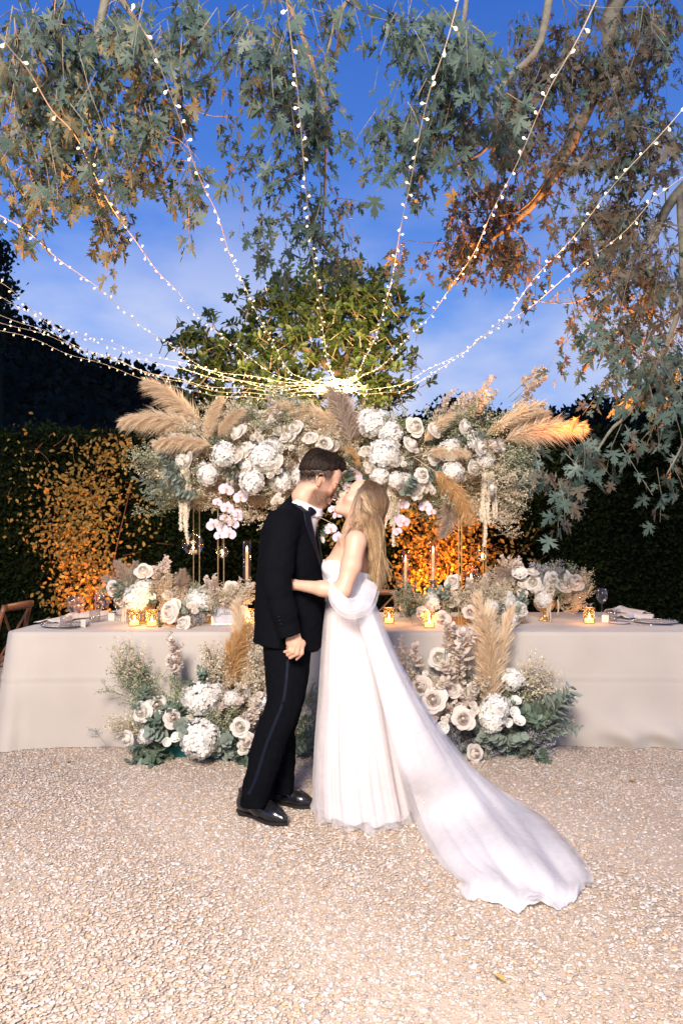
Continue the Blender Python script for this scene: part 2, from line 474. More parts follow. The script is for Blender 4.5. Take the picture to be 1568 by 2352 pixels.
# climbing creepers on the hedge, in the light of the garden uplights
M_creep = mat('creeper_leaf', (.22, .15, .035), (.44, .27, .07), rough=.5, spec=.3, attr=True, transl=.3)
M_creep_o = mat('creeper_leaf_single', (.22, .19, .04), (.34, .26, .08), rough=.5, spec=.3, objr=True, transl=.3)
def creeper(label, spots, stems, N, nobj, seed):
    r_ = np.random.default_rng(seed)
    base = at(stems[0][0][0], 1258 + CAMZ * 1568 / HY, HY)
    h = root('creeper', label, 'climbing plant', (base.x, HY - .05, 0))
    b = MB()
    for st in stems:
        c = curve([at(x, y, HY - .08 - .03 * (i % 2)) for i, (x, y) in enumerate(st)], 16)
        b.tube(c, np.linspace(.012, .004, 16), 5); b.build('stem', M_bark_red, h, True); b = MB()
    for q in range(60):
        sx, sy, srx, sry, w_ = spots[r_.integers(len(spots))]
        p0 = at(sx + r_.uniform(-srx, srx), sy + r_.uniform(-sry, sry), HY - r_.uniform(.02, .13))
        d = Vector((r_.normal(0, .1), r_.normal(0, .03), r_.uniform(-.05, .22)))
        b.tube(curve([p0, p0 + d * .5 + Vector((r_.normal(0, .02), 0, 0)), p0 + d], 5), .0035, 4)
    tag(b.build('twig', M_bark_red, h), kind='stuff')
    w = np.array([s_[4] for s_ in spots], dtype=float); w /= w.sum()
    si = r_.choice(len(spots), N, p=w)
    S_ = np.array(spots)[si]
    a = r_.normal(size=(N, 2)) * .48
    px_ = S_[:, 0] + a[:, 0] * S_[:, 2]; py_ = S_[:, 1] + a[:, 1] * S_[:, 3]
    Y = HY - r_.uniform(.03, .19, N)
    pos = np.stack([(px_ - 784) * Y / 1568, Y, np.maximum(.05, CAMZ + (1258 - py_) * Y / 1568)], 1)
    d = r_.normal(size=(N, 3)) * .7 + np.array([0, -.5, -.5])
    Rm = frames(d, r_.normal(size=(N, 3)) * .5 + np.array([0, -1, .3])); sc_ = r_.uniform(.038, .075, N)
    V, F, rr = scatter(LEAF_V, LEAF_F, pos[nobj:], Rm[nobj:], sc_[nobj:], r_.random(N - nobj))
    tag(part(mesh_np('foliage', V, F, M_creep, rnd=rr), 'foliage', h, (0, 0, 0)), kind='stuff')
    me = mesh_np('leaf', LEAF_V, LEAF_F, M_creep_o)
    for i in range(nobj):
        part(me, 'leaf', h, pos[i], Matrix(Rm[i].tolist()), float(sc_[i]))
creeper('yellow leaved creeper lit orange on the hedge at the left end of the table',
        [(190, 1130, 110, 70, 2), (170, 1220, 110, 60, 2.6), (200, 1300, 90, 50, 1.8), (190, 1370, 90, 40, 1.5), (250, 1040, 90, 50, .8), (60, 1100, 70, 120, .12), (330, 1150, 60, 120, .25)],
        [[(215, 1480), (220, 1350), (200, 1200), (225, 1050)], [(215, 1480), (160, 1330), (120, 1200)], [(240, 1480), (260, 1300), (300, 1120)]], 2800, 150, 21)
creeper('orange lit creeper on the hedge behind the woman and the right stand',
        [(1000, 1250, 80, 60, 3), (930, 1180, 60, 60, 1.2), (1060, 1180, 60, 70, 1.2), (960, 1320, 90, 40, 1.2), (1100, 1290, 70, 60, .9), (1180, 1250, 90, 90, .25), (770, 1230, 60, 60, .25)],
        [[(1000, 1480), (990, 1300), (960, 1180), (945, 1100)], [(1000, 1480), (1030, 1300), (1040, 1150)], [(980, 1480), (930, 1280), (905, 1150)]], 2800, 150, 22)

# ---- trees
M_bark = mat('maple_bark', (.13, .115, .085), (.20, .18, .13), rough=.85, scale=30, bump=.5, bscale=90)
M_maple = mat('maple_leaf', (.034, .060, .046), (.092, .130, .103), rough=.5, spec=.35, attr=True, transl=.22)
M_maple_o = mat('maple_leaf_single', (.038, .064, .050), (.092, .130, .103), rough=.5, spec=.35, objr=True, transl=.22)
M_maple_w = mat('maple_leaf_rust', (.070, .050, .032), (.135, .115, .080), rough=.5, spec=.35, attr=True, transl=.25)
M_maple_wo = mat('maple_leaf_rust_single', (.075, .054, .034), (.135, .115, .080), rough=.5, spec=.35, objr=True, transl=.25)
def maple(label, trunk_xy, trunk_h, limbs, blobs, seed, nobj=140, warm=99):
    r_ = np.random.default_rng(seed)
    tx, ty = trunk_xy
    t = root('maple_tree', label, 'tree', (tx, ty, 0))
    b = MB()
    tr = curve([(tx, ty, -.05), (tx + .05, ty, trunk_h * .4), (tx - .06, ty + .1, trunk_h), (tx, ty + .2, trunk_h + 2.5)], 12)
    b.tube(tr, np.linspace(.26, .07, 12), 10); b.build('trunk', M_bark, t, True)
    tips = []
    for li in limbs:
        c = curve([at(q[0], q[1], q[2] * 1.12 + .1) if len(q) == 3 else Vector(q[1:]) for q in li['p']], 22)
        b = MB(); b.tube(c, np.linspace(li['r'][0], li['r'][1], 22), 7); b.build('limb', M_bark, t, True)
        tips.append(c)
    tips = np.concatenate(tips) if tips else np.zeros((1, 3))
    P, D, NN, S_ = [], [], [], []
    tw = MB()
    WM = []
    for bi, (x, y, rx, ry, Y, n) in enumerate(blobs):
        for q in range(n):
            a = r_.normal(size=3) * .5
            c = at(x + a[0] * rx * .92, y + a[1] * ry * .85 - 38, Y + a[2] * .35)
            L_ = r_.uniform(.16, .36)
            d = Vector((r_.normal(0, .35), r_.normal(0, .35), -1 + r_.normal(0, .3))).normalized()
            side = Vector((r_.normal(), r_.normal(), 0)).normalized()
            p1 = c + d * L_ + side * .04
            tw.tube([c, c + d * L_ * .5 + side * .035, p1], [.0024, .0019, .0012], 3, cap=False)
            if r_.random() < .22:     # a longer shoot back up towards a limb
                j = np.argmin(((tips - np.array(c)) ** 2).sum(1)); e_ = Vector(tips[j])
                if (e_ - c).length < 1.3:
                    tw.tube(curve([c, lerp(c, e_, .4) + Vector((r_.normal(0, .07), r_.normal(0, .05), -.02)), lerp(c, e_, .75) + Vector((r_.normal(0, .05), 0, .05)), e_], 6), [.002, .0022, .0026, .003, .0036, .0042], 4, cap=False)
            m_ = r_.integers(5, 9)
            for w in range(m_):
                f = (w + .5) / m_
                pp = c + d * L_ * f + side * .035 * math.sin(f * 3)
                ang = w * 2.4 + r_.normal(0, .4)
                ld = Vector((math.cos(ang), math.sin(ang), 0)) * .8 + Vector((0, 0, -.75)) + d * .25
                ld += Vector(r_.normal(0, .22, 3))
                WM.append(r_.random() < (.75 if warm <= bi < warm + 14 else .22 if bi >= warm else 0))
                P.append(pp + ld.normalized() * .03); D.append(ld); NN.append(Vector((r_.normal(0, .5), r_.normal(0, .5) - .45, .7))); S_.append(r_.choice([r_.uniform(.045, .08), r_.uniform(.07, .12)]))
    P = np.array([list(v) for v in P]); D = np.array([list(v) for v in D]); NN = np.array([list(v) for v in NN]); S_ = np.array(S_)
    Rm = frames(D, NN)
    dist = np.linalg.norm(P - np.array([0, 0, CAMZ]), axis=1)
    px_ = 784 + P[:, 0] / P[:, 1] * 1568; py_ = 1258 - (P[:, 2] - CAMZ) / P[:, 1] * 1568
    vis = (px_ > 10) & (px_ < 1558) & (py_ > 10) & (py_ < 1300)
    order = np.argsort(np.where(vis, dist, 99) - 3.0 * S_ / .1)
    big = order[:nobj]; rest = order[nobj:]
    tag(tw.build('twig', M_bark, t), kind='stuff')
    V, F, rr = scatter(MAP_V, MAP_F, P[rest], Rm[rest], S_[rest][:, None] * np.stack([r_.uniform(.65, 1.05, len(rest)), np.ones(len(rest)), r_.uniform(.2, 3.2, len(rest))], 1), r_.random(len(rest)))
    WM = np.array(WM)
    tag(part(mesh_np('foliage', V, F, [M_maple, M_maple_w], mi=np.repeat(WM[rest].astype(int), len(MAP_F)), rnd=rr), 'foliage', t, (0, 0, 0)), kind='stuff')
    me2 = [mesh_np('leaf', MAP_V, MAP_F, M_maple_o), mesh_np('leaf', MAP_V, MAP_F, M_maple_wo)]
    for i in big:
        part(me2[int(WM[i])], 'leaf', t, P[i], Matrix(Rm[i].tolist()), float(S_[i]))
    return t
def bl(x, y, rx, ry, Y, dens=1.):
    Y = Y * 1.12 + .1
    if y < 560 or (y < 700 and x < 1250): Y = max(Y, 1.76 * 1568 / (1258 - (y + ry * .45)) + .3)
    return (x, y, rx, ry, Y, max(3, int(rx * ry / 370. * dens)))
maple('silver maple tree hanging its grey green foliage in from the left', (-3.5, 3.6), 3.2,
      [dict(p=[(0, -3.5, 3.6, 3.0), (-300, -350, 3.3), (120, -200, 3.1), (400, -160, 3.1)], r=(.11, .03)),
       dict(p=[(255, -60, 3.1), (215, 120, 3.1), (170, 230, 3.15), (90, 290, 3.2)], r=(.025, .010)),
       dict(p=[(120, -200, 3.1), (330, 80, 3.2), (345, 260, 3.3), (290, 420, 3.3)], r=(.02, .006)),
       dict(p=[(400, -160, 3.1), (620, -60, 3.1), (735, 200, 3.3), (748, 330, 3.4), (740, 560, 3.6)], r=(.02, .005)),
       dict(p=[(400, -160, 3.1), (780, -40, 3.1), (765, 60, 3.1), (700, 330, 3.2), (630, 480, 3.3)], r=(.016, .004)),
       dict(p=[(0, -3.5, 3.6, 2.6), (-180, 0, 3.4), (-20, 330, 3.3), (70, 470, 3.3)], r=(.05, .006))],
      [bl(90, 100, 170, 130, 2.9, 0.80), bl(60, 290, 130, 120, 3.0, 0.80), bl(230, 230, 150, 150, 3.1, 0.80), bl(320, 110, 130, 120, 3.0, 0.80), bl(180, 390, 120, 90, 3.1, 0.80),
       bl(410, 240, 80, 110, 3.6, 0.72), bl(90, 440, 75, 65, 3.1, 0.80), bl(262, 520, 32, 90, 3.2, 1.28), bl(425, 440, 42, 70, 3.3, 1.04), bl(430, 50, 90, 60, 2.8, 0.80),
       bl(50, 530, 26, 40, 3.1, 1.20), bl(325, 390, 50, 80, 3.8, 0.80), bl(-60, 200, 90, 200, 3.0, 0.40), bl(-40, 420, 60, 100, 3.0, 0.40),
       bl(590, 80, 105, 85, 3.0, 0.80), bl(655, 200, 105, 105, 3.0, 0.80), bl(620, 390, 75, 60, 3.2, 0.80), bl(705, 290, 75, 100, 3.2, 0.80), bl(640, 515, 70, 55, 3.4, 0.80), bl(745, 470, 50, 80, 3.6, 0.80),
       bl(640, 600, 65, 45, 3.8, 0.80), bl(770, 570, 60, 50, 4.0, 0.80), bl(700, 25, 80, 50, 3.0, 0.80), bl(500, 130, 40, 60, 3.2, 0.48), bl(530, 300, 40, 60, 3.4, 0.48)], 31)
maple('silver maple tree arching in from the right with red brown limbs', (3.6, 4.6), 3.4,
      [dict(p=[(0, 3.6, 4.6, 3.2), (1800, -260, 4.1), (1440, -30, 3.9), (1390, 150, 3.9), (1255, 430, 4.0), (1090, 580, 4.1)], r=(.10, .012)),
       dict(p=[(0, 3.6, 4.6, 2.9), (1800, 250, 3.9), (1560, 440, 3.8), (1490, 560, 3.8), (1380, 640, 3.8)], r=(.06, .008)),
       dict(p=[(1440, -30, 3.9), (1290, -60, 3.3), (1235, 110, 3.25), (1150, 200, 3.2), (1125, 330, 3.2), (1020, 395, 3.25)], r=(.030, .006)),
       dict(p=[(1440, -30, 3.9), (1130, -80, 3.2), (1060, 60, 3.1), (1010, 250, 3.1), (960, 420, 3.2)], r=(.02, .004)),
       dict(p=[(1150, 200, 3.2), (1060, 290, 3.15), (930, 390, 3.2), (860, 440, 3.25)], r=(.008, .002)),
       dict(p=[(1560, 440, 3.8), (1560, 700, 3.5), (1460, 920, 3.3), (1400, 990, 3.25), (1350, 1070, 3.2)], r=(.022, .004)),
       dict(p=[(1560, 700, 3.5), (1600, 900, 3.1), (1570, 1010, 3.0), (1530, 1090, 3.0)], r=(.012, .003)),
       dict(p=[(1390, 150, 3.9), (1300, 330, 3.95), (1210, 470, 4.0), (1120, 500, 4.05)], r=(.016, .004)),
       dict(p=[(1560, 440, 3.8), (1440, 600, 3.9), (1330, 690, 3.9), (1210, 690, 3.9)], r=(.012, .002))],
      [bl(960, 60, 95, 55, 2.8), bl(1040, 140, 115, 95, 2.9), bl(1000, 250, 105, 75, 3.0), bl(930, 300, 55, 65, 3.1), bl(1100, 290, 85, 75, 3.2), bl(945, 415, 28, 40, 3.2, 1.4),
       bl(1080, 365, 45, 45, 3.3), bl(825, 30, 45, 35, 3.2), bl(880, 300, 25, 30, 3.2),
       bl(1250, 150, 125, 105, 3.6, 1.3), bl(1200, 290, 105, 95, 3.8, 1.3), bl(1400, 150, 145, 125, 3.8, 1.2), bl(1500, 60, 100, 80, 3.5, 1.2), bl(1300, 370, 100, 65, 4.0, 1.3),
       bl(1110, 460, 110, 45, 4.0, 1.8), bl(1075, 560, 95, 55, 4.0, 2.1), bl(1180, 595, 50, 50, 4.0, 1.7), bl(1460, 330, 110, 105, 3.6, 1.5), bl(1400, 520, 105, 95, 3.8, 1.5), bl(1310, 570, 50, 45, 3.9),
       bl(930, 610, 50, 30, 4.2), bl(1490, 640, 90, 115, 3.6, 1.6), bl(1340, 690, 50, 50, 3.7), bl(1300, 790, 32, 45, 3.7), bl(1420, 770, 80, 65, 3.5, 1.5), bl(1510, 850, 70, 95, 3.3, 1.6),
       bl(1215, 690, 32, 26, 3.9), bl(1400, 890, 45, 30, 3.5, .8), bl(1350, 1050, 85, 40, 3.2), bl(1295, 1130, 42, 36, 3.2), bl(1535, 1085, 32, 40, 3.0), bl(1430, 1025, 40, 28, 3.2), bl(1545, 960, 40, 50, 3.2, .8),
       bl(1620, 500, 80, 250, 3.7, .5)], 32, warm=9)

# broad-leaved evergreen behind the hedge, lit by the knot of fairy lights
M_mag = mat('magnolia_leaf', (.036, .066, .014), (.080, .115, .026), rough=.4, spec=.4, attr=True, transl=.2)
M_mag_bark = mat('magnolia_bark', (.17, .12, .07), (.24, .18, .10), rough=.8, scale=20)
def magnolia():
    r_ = np.random.default_rng(7); Y0 = 8.5
    c0 = at(772, 1258 + CAMZ * 1568 / Y0, Y0)
    t = root('evergreen_tree', 'broad leaved evergreen tree behind the hedge where the fairy lights meet', 'tree', c0)
    b = MB(); b.tube(curve([c0, at(768, 1000, Y0), at(772, 880, 8.3), at(765, 800, 8.2), at(720, 700, 8.2)], 14), np.linspace(.11, .035, 14), 8); b.build('trunk', M_mag_bark, t, True)
    for li in ([(772, 880, 8.3), (810, 780, 8.1), (850, 690, 8.2)], [(770, 860, 8.3), (700, 800, 8.0), (600, 780, 8.0)], [(768, 960, 8.4), (640, 880, 8.0), (480, 850, 8.0)],
               [(772, 900, 8.3), (830, 860, 7.9), (900, 840, 8.0)], [(772, 890, 8.3), (774, 884, 7.7), (775, 879, 7.25)], [(765, 800, 8.2), (775, 720, 8.0), (790, 640, 8.1)]):
        b = MB(); b.tube(curve([at(*q) for q in li], 10), np.linspace(.045, .012, 10), 6); b.build('limb', M_mag_bark, t, True)
    P, D, NN, S_ = [], [], [], []
    tw = MB()
    for (x, y, rx, ry, n) in [(690, 760, 150, 115, 190), (800, 740, 120, 110, 160), (560, 800, 115, 75, 110), (470, 850, 75, 75, 75), (860, 830, 85, 110, 130), (760, 650, 120, 60, 110), (650, 890, 170, 55, 100),
                              (880, 900, 65, 60, 45), (425, 770, 38, 38, 18), (540, 930, 150, 40, 50), (860, 690, 75, 55, 60), (640, 690, 90, 55, 70)]:
        for q in range(n):
            a = r_.normal(size=3) * .52
            c = at(x + a[0] * rx, y + a[1] * ry, 8.1 + a[2] * .55)
            ax = Vector((r_.normal(0, .6), r_.normal(0, .5) - .35, r_.uniform(.1, 1))).normalized()
            tw.tube([c - ax * .18, c], [.006, .004], 4, cap=False)
            for w in range(r_.integers(6, 10)):
                ang = w * 2.4; s1 = ax.orthogonal().normalized(); s2 = ax.cross(s1)
                ld = (s1 * math.cos(ang) + s2 * math.sin(ang)) * r_.uniform(.6, 1.1) + ax * r_.uniform(.2, .9)
                P.append(c - ax * .015 * w); D.append(ld); NN.append(ax + Vector(r_.normal(0, .2, 3))); S_.append(r_.uniform(.070, .115))
    P, D, NN = [np.array([list(v) for v in q]) for q in (P, D, NN)]
    tag(tw.build('twig', M_mag_bark, t), kind='stuff')
    V, F, rr = scatter(LEAF_V * np.array([1.05, 1, 1]), LEAF_F, P, frames(D, NN), np.array(S_), r_.random(len(P)))
    tag(part(mesh_np('foliage', V, F, M_mag, rnd=rr), 'foliage', t, (0, 0, 0)), kind='stuff')
magnolia()

# far dark trees against the sky
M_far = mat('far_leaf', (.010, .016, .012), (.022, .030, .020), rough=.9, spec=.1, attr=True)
def far_tree(label, blobs, Y, basex, n, seed, ls=.35):
    r_ = np.random.default_rng(seed)
    c0 = Vector(((basex - 784) * Y / 1568, Y, 0))
    t = root('distant_tree', label, 'tree', c0, 'dark trees standing beyond the hedge')
    top = at(blobs[0][0], blobs[0][1], Y)
    b = MB(); b.tube(curve([c0, (c0 + top) / 2 + Vector((.2, 0, 0)), top], 8), np.linspace(.25, .05, 8), 6); b.build('trunk', M_far, t)
    P = []
    for (x, y, rx, ry) in blobs:
        q = r_.normal(size=(n, 3)) * .45
        P += [at(x + a[0] * rx, y + a[1] * ry, Y + a[2] * rx * Y / 1568) for a in q]
    P = np.array([list(v) for v in P]); N = len(P)
    V, F, rr = scatter(DIA_V, DIA_F, P, frames(r_.normal(size=(N, 3)), r_.normal(size=(N, 3))), r_.uniform(.5, 1, N) * ls, r_.random(N))
    tag(part(mesh_np('crown', V, F, M_far, rnd=rr), 'crown', t, (0, 0, 0)), kind='stuff')
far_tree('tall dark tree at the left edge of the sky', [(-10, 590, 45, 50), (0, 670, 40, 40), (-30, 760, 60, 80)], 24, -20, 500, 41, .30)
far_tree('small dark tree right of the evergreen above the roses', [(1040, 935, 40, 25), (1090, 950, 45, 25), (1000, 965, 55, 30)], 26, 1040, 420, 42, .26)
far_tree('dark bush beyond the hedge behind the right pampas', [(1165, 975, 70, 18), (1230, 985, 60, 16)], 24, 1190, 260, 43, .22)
# ================================================================ long table and what stands on it
TZ, TF_, TB, TL, TR = .745, 4.44, 5.75, -2.17, 2.42
def tb(x, y):
    Y = (CAMZ - TZ) * 1568 / (y - 1258)
    return Vector(((x - 784) * Y / 1568, Y, TZ))
M_cloth = mat('ivory_cloth', (.475, .42, .36), (.435, .38, .325), rough=.85, spec=.15, scale=2.5, bump=.12, bscale=700, sheen=.15)
M_wood_dark = mat('walnut', (.16, .065, .028), (.10, .04, .018), rough=.4, spec=.4, scale=14)
t = root('banquet_table', 'long banquet table hidden under the ivory cloth', 'table', ((TL + TR) / 2, 5.1, 0))
b = MB(); b.box(((TL + TR) / 2, (TF_ + TB) / 2, TZ - .03), (TR - TL - .06, TB - TF_ - .06, .03)); b.build('tabletop', M_wood_dark, t)
for x in (TL + .25, TR - .25):
    for y in (TF_ + .2, TB - .2):
        b = MB(); b.box((x, y, .355), (.05, .05, .70)); b.build('leg', M_wood_dark, t)
def make_cloth():
    # rounded rectangle followed all round, then dropped to the ground in soft folds
    per = []; rc = .05
    def seg(a, c, n):
        for i in range(n): per.append((lerp(a[0], c[0], i / n), lerp(a[1], c[1], i / n)))
    cs = [(TL + rc, TF_), (TR - rc, TF_), (TR, TF_ + rc), (TR, TB - rc), (TR - rc, TB), (TL + rc, TB), (TL, TB - rc), (TL, TF_ + rc)]
    ns = [210, 6, 60, 6, 120, 6, 60, 6]
    for i in range(8): seg(cs[i], cs[(i + 1) % 8], ns[i])
    per = np.array(per); n = len(per)
    T = np.roll(per, -1, 0) - np.roll(per, 1, 0); T /= np.linalg.norm(T, axis=1)[:, None]
    Nn = np.stack([T[:, 1], -T[:, 0]], 1)
    L = np.concatenate([[0], np.cumsum(np.linalg.norm(np.diff(per, axis=0), axis=1))])
    corner = np.zeros(n)
    for cx, cy in ((TL, TF_), (TR, TF_), (TR, TB), (TL, TB)):
        d = np.linalg.norm(per - np.array([cx, cy]), axis=1); corner = np.maximum(corner, np.exp(-(d / .16) ** 2))
    rows = []
    zs = np.concatenate([[TZ, TZ - .004, TZ - .012], np.linspace(TZ - .03, .012, 40), [.006]])
    r_ = np.random.default_rng(4)
    for z in zs:
        t_ = 1 - z / TZ
        off = .004 + .012 * min(1, (TZ - z) / .012) + .035 * t_
        fold = (.022 * np.sin(L * 2.6 + .7 + t_) + .015 * np.sin(L * 6.1 + 2.1 * t_) + .007 * np.sin(L * 11.3 + 1.2 + 2 * t_) + .004 * np.sin(L * 23 + 3 * t_)) * t_ ** 1.2
        fold = fold + corner * (.075 * t_ + .015 * np.sin(L * 60) * t_)
        # pressed crease right round, a hand's width below the middle
        fold = fold + .007 * np.exp(-((z - .445 - .006 * np.sin(L * 1.3)) / .010) ** 2) - .005 * np.exp(-((z - .428) / .010) ** 2)
        # the slack hem pushed up on the right
        g = np.exp(-((per[:, 0] - 1.95) / .30) ** 2) * (per[:, 1] < TF_ + .01)
        fold = fold + g * (.05 * math.exp(-((z - .10) / .07) ** 2) + .03 * np.sin(per[:, 0] * 21 + z * 14) * math.exp(-((z - .06) / .09) ** 2))
        g2 = np.exp(-((per[:, 0] - 1.15) / .5) ** 2) * (per[:, 1] < TF_ + .01)
        fold = fold + g2 * .020 * math.exp(-((z - .15) / .10) ** 2)
        Q = per + Nn * (off + fold)[:, None]
        rows.append(np.concatenate([Q, np.full((n, 1), z)], 1))
    b = MB(); b.grid(np.array(rows), wrap=True)
    # top, inset rings to the middle
    top = []
    c = np.array([(TL + TR) / 2, (TF_ + TB) / 2])
    for k in (1., .97, .8, .5, .2, .02):
        Q = c + (per - c) * k
        top.append(np.concatenate([Q, np.full((n, 1), TZ + (.0 if k == 1 else .0035))], 1))
    b.grid(np.array(top), wrap=True)
    return b
o = make_cloth().build('tablecloth', M_cloth, None, True, loc=((TL + TR) / 2, 5.1, 0))
tag(o, 'floor length ivory linen tablecloth on the long banquet table', 'tablecloth')

# ---- materials for the ware
M_glass = glass('clear_glass', (.98, .98, .98), .04, .03, .42)
M_crystal = glass('cut_crystal', (.97, .96, .95), .10, .04, .40, bump=.9, bscale=95)
M_amber = glass('ribbed_amber_glass', (1, .88, .70), .14, .05, .45, bump=.8, bscale=70)
M_smoke = glass('smoked_glass', (.96, .90, .83), .08, .015, .22)
M_gold = mat('brushed_gold', (.66, .44, .20), (.56, .36, .15), rough=.38, metal=.85, scale=30)
M_silver = mat('antique_silver', (.50, .45, .42), (.34, .30, .28), rough=.35, metal=1, scale=30)
M_steel = mat('steel', (.6, .58, .56), rough=.22, metal=1)
M_wax = mat('ivory_wax', (.80, .70, .54), (.76, .66, .50), rough=.5, sss=.3, transl=.15)
M_flame = emit('candle_flame', (1, .66, .26), 22)
M_glowwax = emit('lit_wax', (1, .62, .26), 3.2)
M_napkin = mat('napkin_linen', (.62, .55, .50), (.56, .50, .45), rough=.85, scale=8, bump=.15, bscale=500)
M_card = mat('cream_card', (.66, .62, .54), (.60, .57, .50), rough=.7, scale=20)
M_card_g = mat('grey_green_card', (.42, .44, .38), (.46, .48, .42), rough=.7, scale=20)
M_ink = mat('grey_ink', (.16, .15, .15), rough=.6)
M_plate = mat('glass_plate', (.55, .50, .47), (.60, .55, .52), rough=.2, spec=.6, scale=10)
M_beads = mat('beaded_rim', (.5, .47, .45), rough=.2, metal=1)

# ---- wine glasses
b = MB()
pr = [(.0001, .002), (.034, .002), (.034, .0045), (.012, .008), (.0045, .016), (.0038, .05), (.0040, .085), (.008, .098), (.026, .115), (.040, .138), (.0445, .158), (.042, .185), (.0355, .215), (.0345, .215), (.041, .185), (.0435, .158), (.039, .139), (.025, .1165), (.0001, .104)]
b.lathe(pr, 26); GL_bowl = b.mesh('bowl', M_glass, True)
WG = root('wine_glass', 'x', 'wine glass', (0, 0, 0))
b = MB(); b.lathe(pr[:8], 18); me_stem = b.mesh('stem', M_glass, True)
b = MB(); b.lathe(pr[7:], 26); me_bowl = b.mesh('bowl', M_glass, True)
bpy.data.objects.remove(WG); bpy.data.meshes.remove(GL_bowl)
def wine_glass(x, y, label, h=1.0):
    g = root('wine_glass', label, 'wine glass', tb(x, y) + Vector((0, 0, .004)), 'wine glasses on the long table')
    part(me_stem, 'stem', g, local=True, scale=h); part(me_bowl, 'bowl', g, local=True, scale=h)
wine_glass(169, 1446, 'left glass of the front pair of wine glasses at the table left end')
wine_glass(181, 1443, 'right glass of the front pair of wine glasses at the table left end')
wine_glass(229, 1430, 'left of the two rear wine glasses beside the left compote', .95)
wine_glass(241, 1427, 'right of the two rear wine glasses beside the left compote')
wine_glass(271, 1425, 'small wine glass half behind the tassel of the left compote', .78)
wine_glass(1381, 1417, 'single tall wine glass behind the rightmost votive candle', 1.02)
wine_glass(1325, 1411, 'left of two wine glasses under the right compote flowers')
wine_glass(1333, 1409, 'right of two wine glasses under the right compote flowers')
# ---- cut tumblers
b = MB()
b.lathe([(.0001, .003), (.036, .003), (.038, .006), (.0395, .088), (.037, .088), (.0355, .014), (.0001, .013)], 24, rf=lambda th, z: 1 + .025 * np.cos(12 * th) * (z > .004))
me_tum = b.mesh('tumbler', M_crystal, False)
for x, y, s_, la in ((152, 1446, 1, 'cut crystal tumbler at the front left end of the table'), (218, 1429, 1, 'cut crystal tumbler behind the front pair of wine glasses'),
                     (1404, 1427, 1, 'cut crystal tumbler right of the single tall wine glass'), (1348, 1411, .95, 'cut crystal tumbler hidden behind the rightmost votive')):
    tag(part(me_tum, 'tumbler', None, tb(x, y) + Vector((0, 0, .004)), scale=s_), la, 'tumbler', 'cut crystal tumblers')
# ---- place cards: folded cream card with a grey side
for x, y, rz, la in ((192, 1443, -.5, 'folded place card beside the front left wine glasses'), (256, 1427, .5, 'folded place card beside the rear left wine glasses'), (1389, 1431, -.35, 'folded place card right of the rightmost votive')):
    c = root('place_card', la, 'place card', tb(x, y) + Vector((0, 0, .004)), 'place cards')
    c.rotation_euler = (0, 0, rz)
    b = MB(); b.box((0, -.0008, .028), (.045, .0012, .054)); b.build('front_fold', M_card, c, local=True)
    b = MB(); b.box((-.0235, .018, .028), (.0012, .038, .054)); b.build('side_fold', M_card_g, c, local=True)
# ---- votives: ribbed amber glass, gold rim, burning tealight
b = MB(); b.lathe([(.0001, .003), (.036, .003), (.039, .012), (.037, .05), (.040, .112), (.0385, .112), (.0355, .05), (.037, .016), (.0001, .010)], 28, rf=lambda th, z: 1 + .035 * np.cos(9 * th + z * 40))
me_vg = b.mesh('glass_holder', M_amber, True)
b = MB(); b.lathe([(.0395, .111), (.0418, .1125), (.0395, .114), (.0385, .1125), (.0395, .111)], 28); me_vr = b.mesh('gold_rim', M_gold, True)
b = MB(); b.lathe([(.0001, .011), (.030, .011), (.031, .03), (.029, .038), (.0001, .037)], 20); me_vw = b.mesh('tealight', M_glowwax, True)
b = MB(); b.lathe([(.0001, .038), (.005, .044), (.0062, .052), (.004, .064), (.0001, .078)], 10); me_fl = b.mesh('flame', M_flame, True)
def votive(x, y, la, s_=1.):
    p = tb(x, y) + Vector((0, 0, .004))
    v = root('votive_candle', la, 'candle', p, 'votive candles in ribbed glass')
    for me, nm in ((me_vg, 'glass_holder'), (me_vr, 'gold_rim'), (me_vw, 'tealight'), (me_fl, 'flame')):
        part(me, nm, v, local=True, scale=s_)
    lamp('votive_glow', 'POINT', p + Vector((0, 0, .075)), 2.6, (1, .50, .17), shadow_soft_size=.03)
votive(309, 1440, 'lit votive left of the pair before the left gold compote')
votive(349, 1441, 'lit votive right of the pair before the left gold compote')
votive(573, 1438, 'lit votive half hidden behind the man, next to the framed sign')
votive(893, 1434, 'lit votive just right of the woman on the table')
votive(985, 1444, 'lit votive at the table front edge before the right low flowers')
votive(1352, 1434, 'lit votive standing alone near the right end of the table')
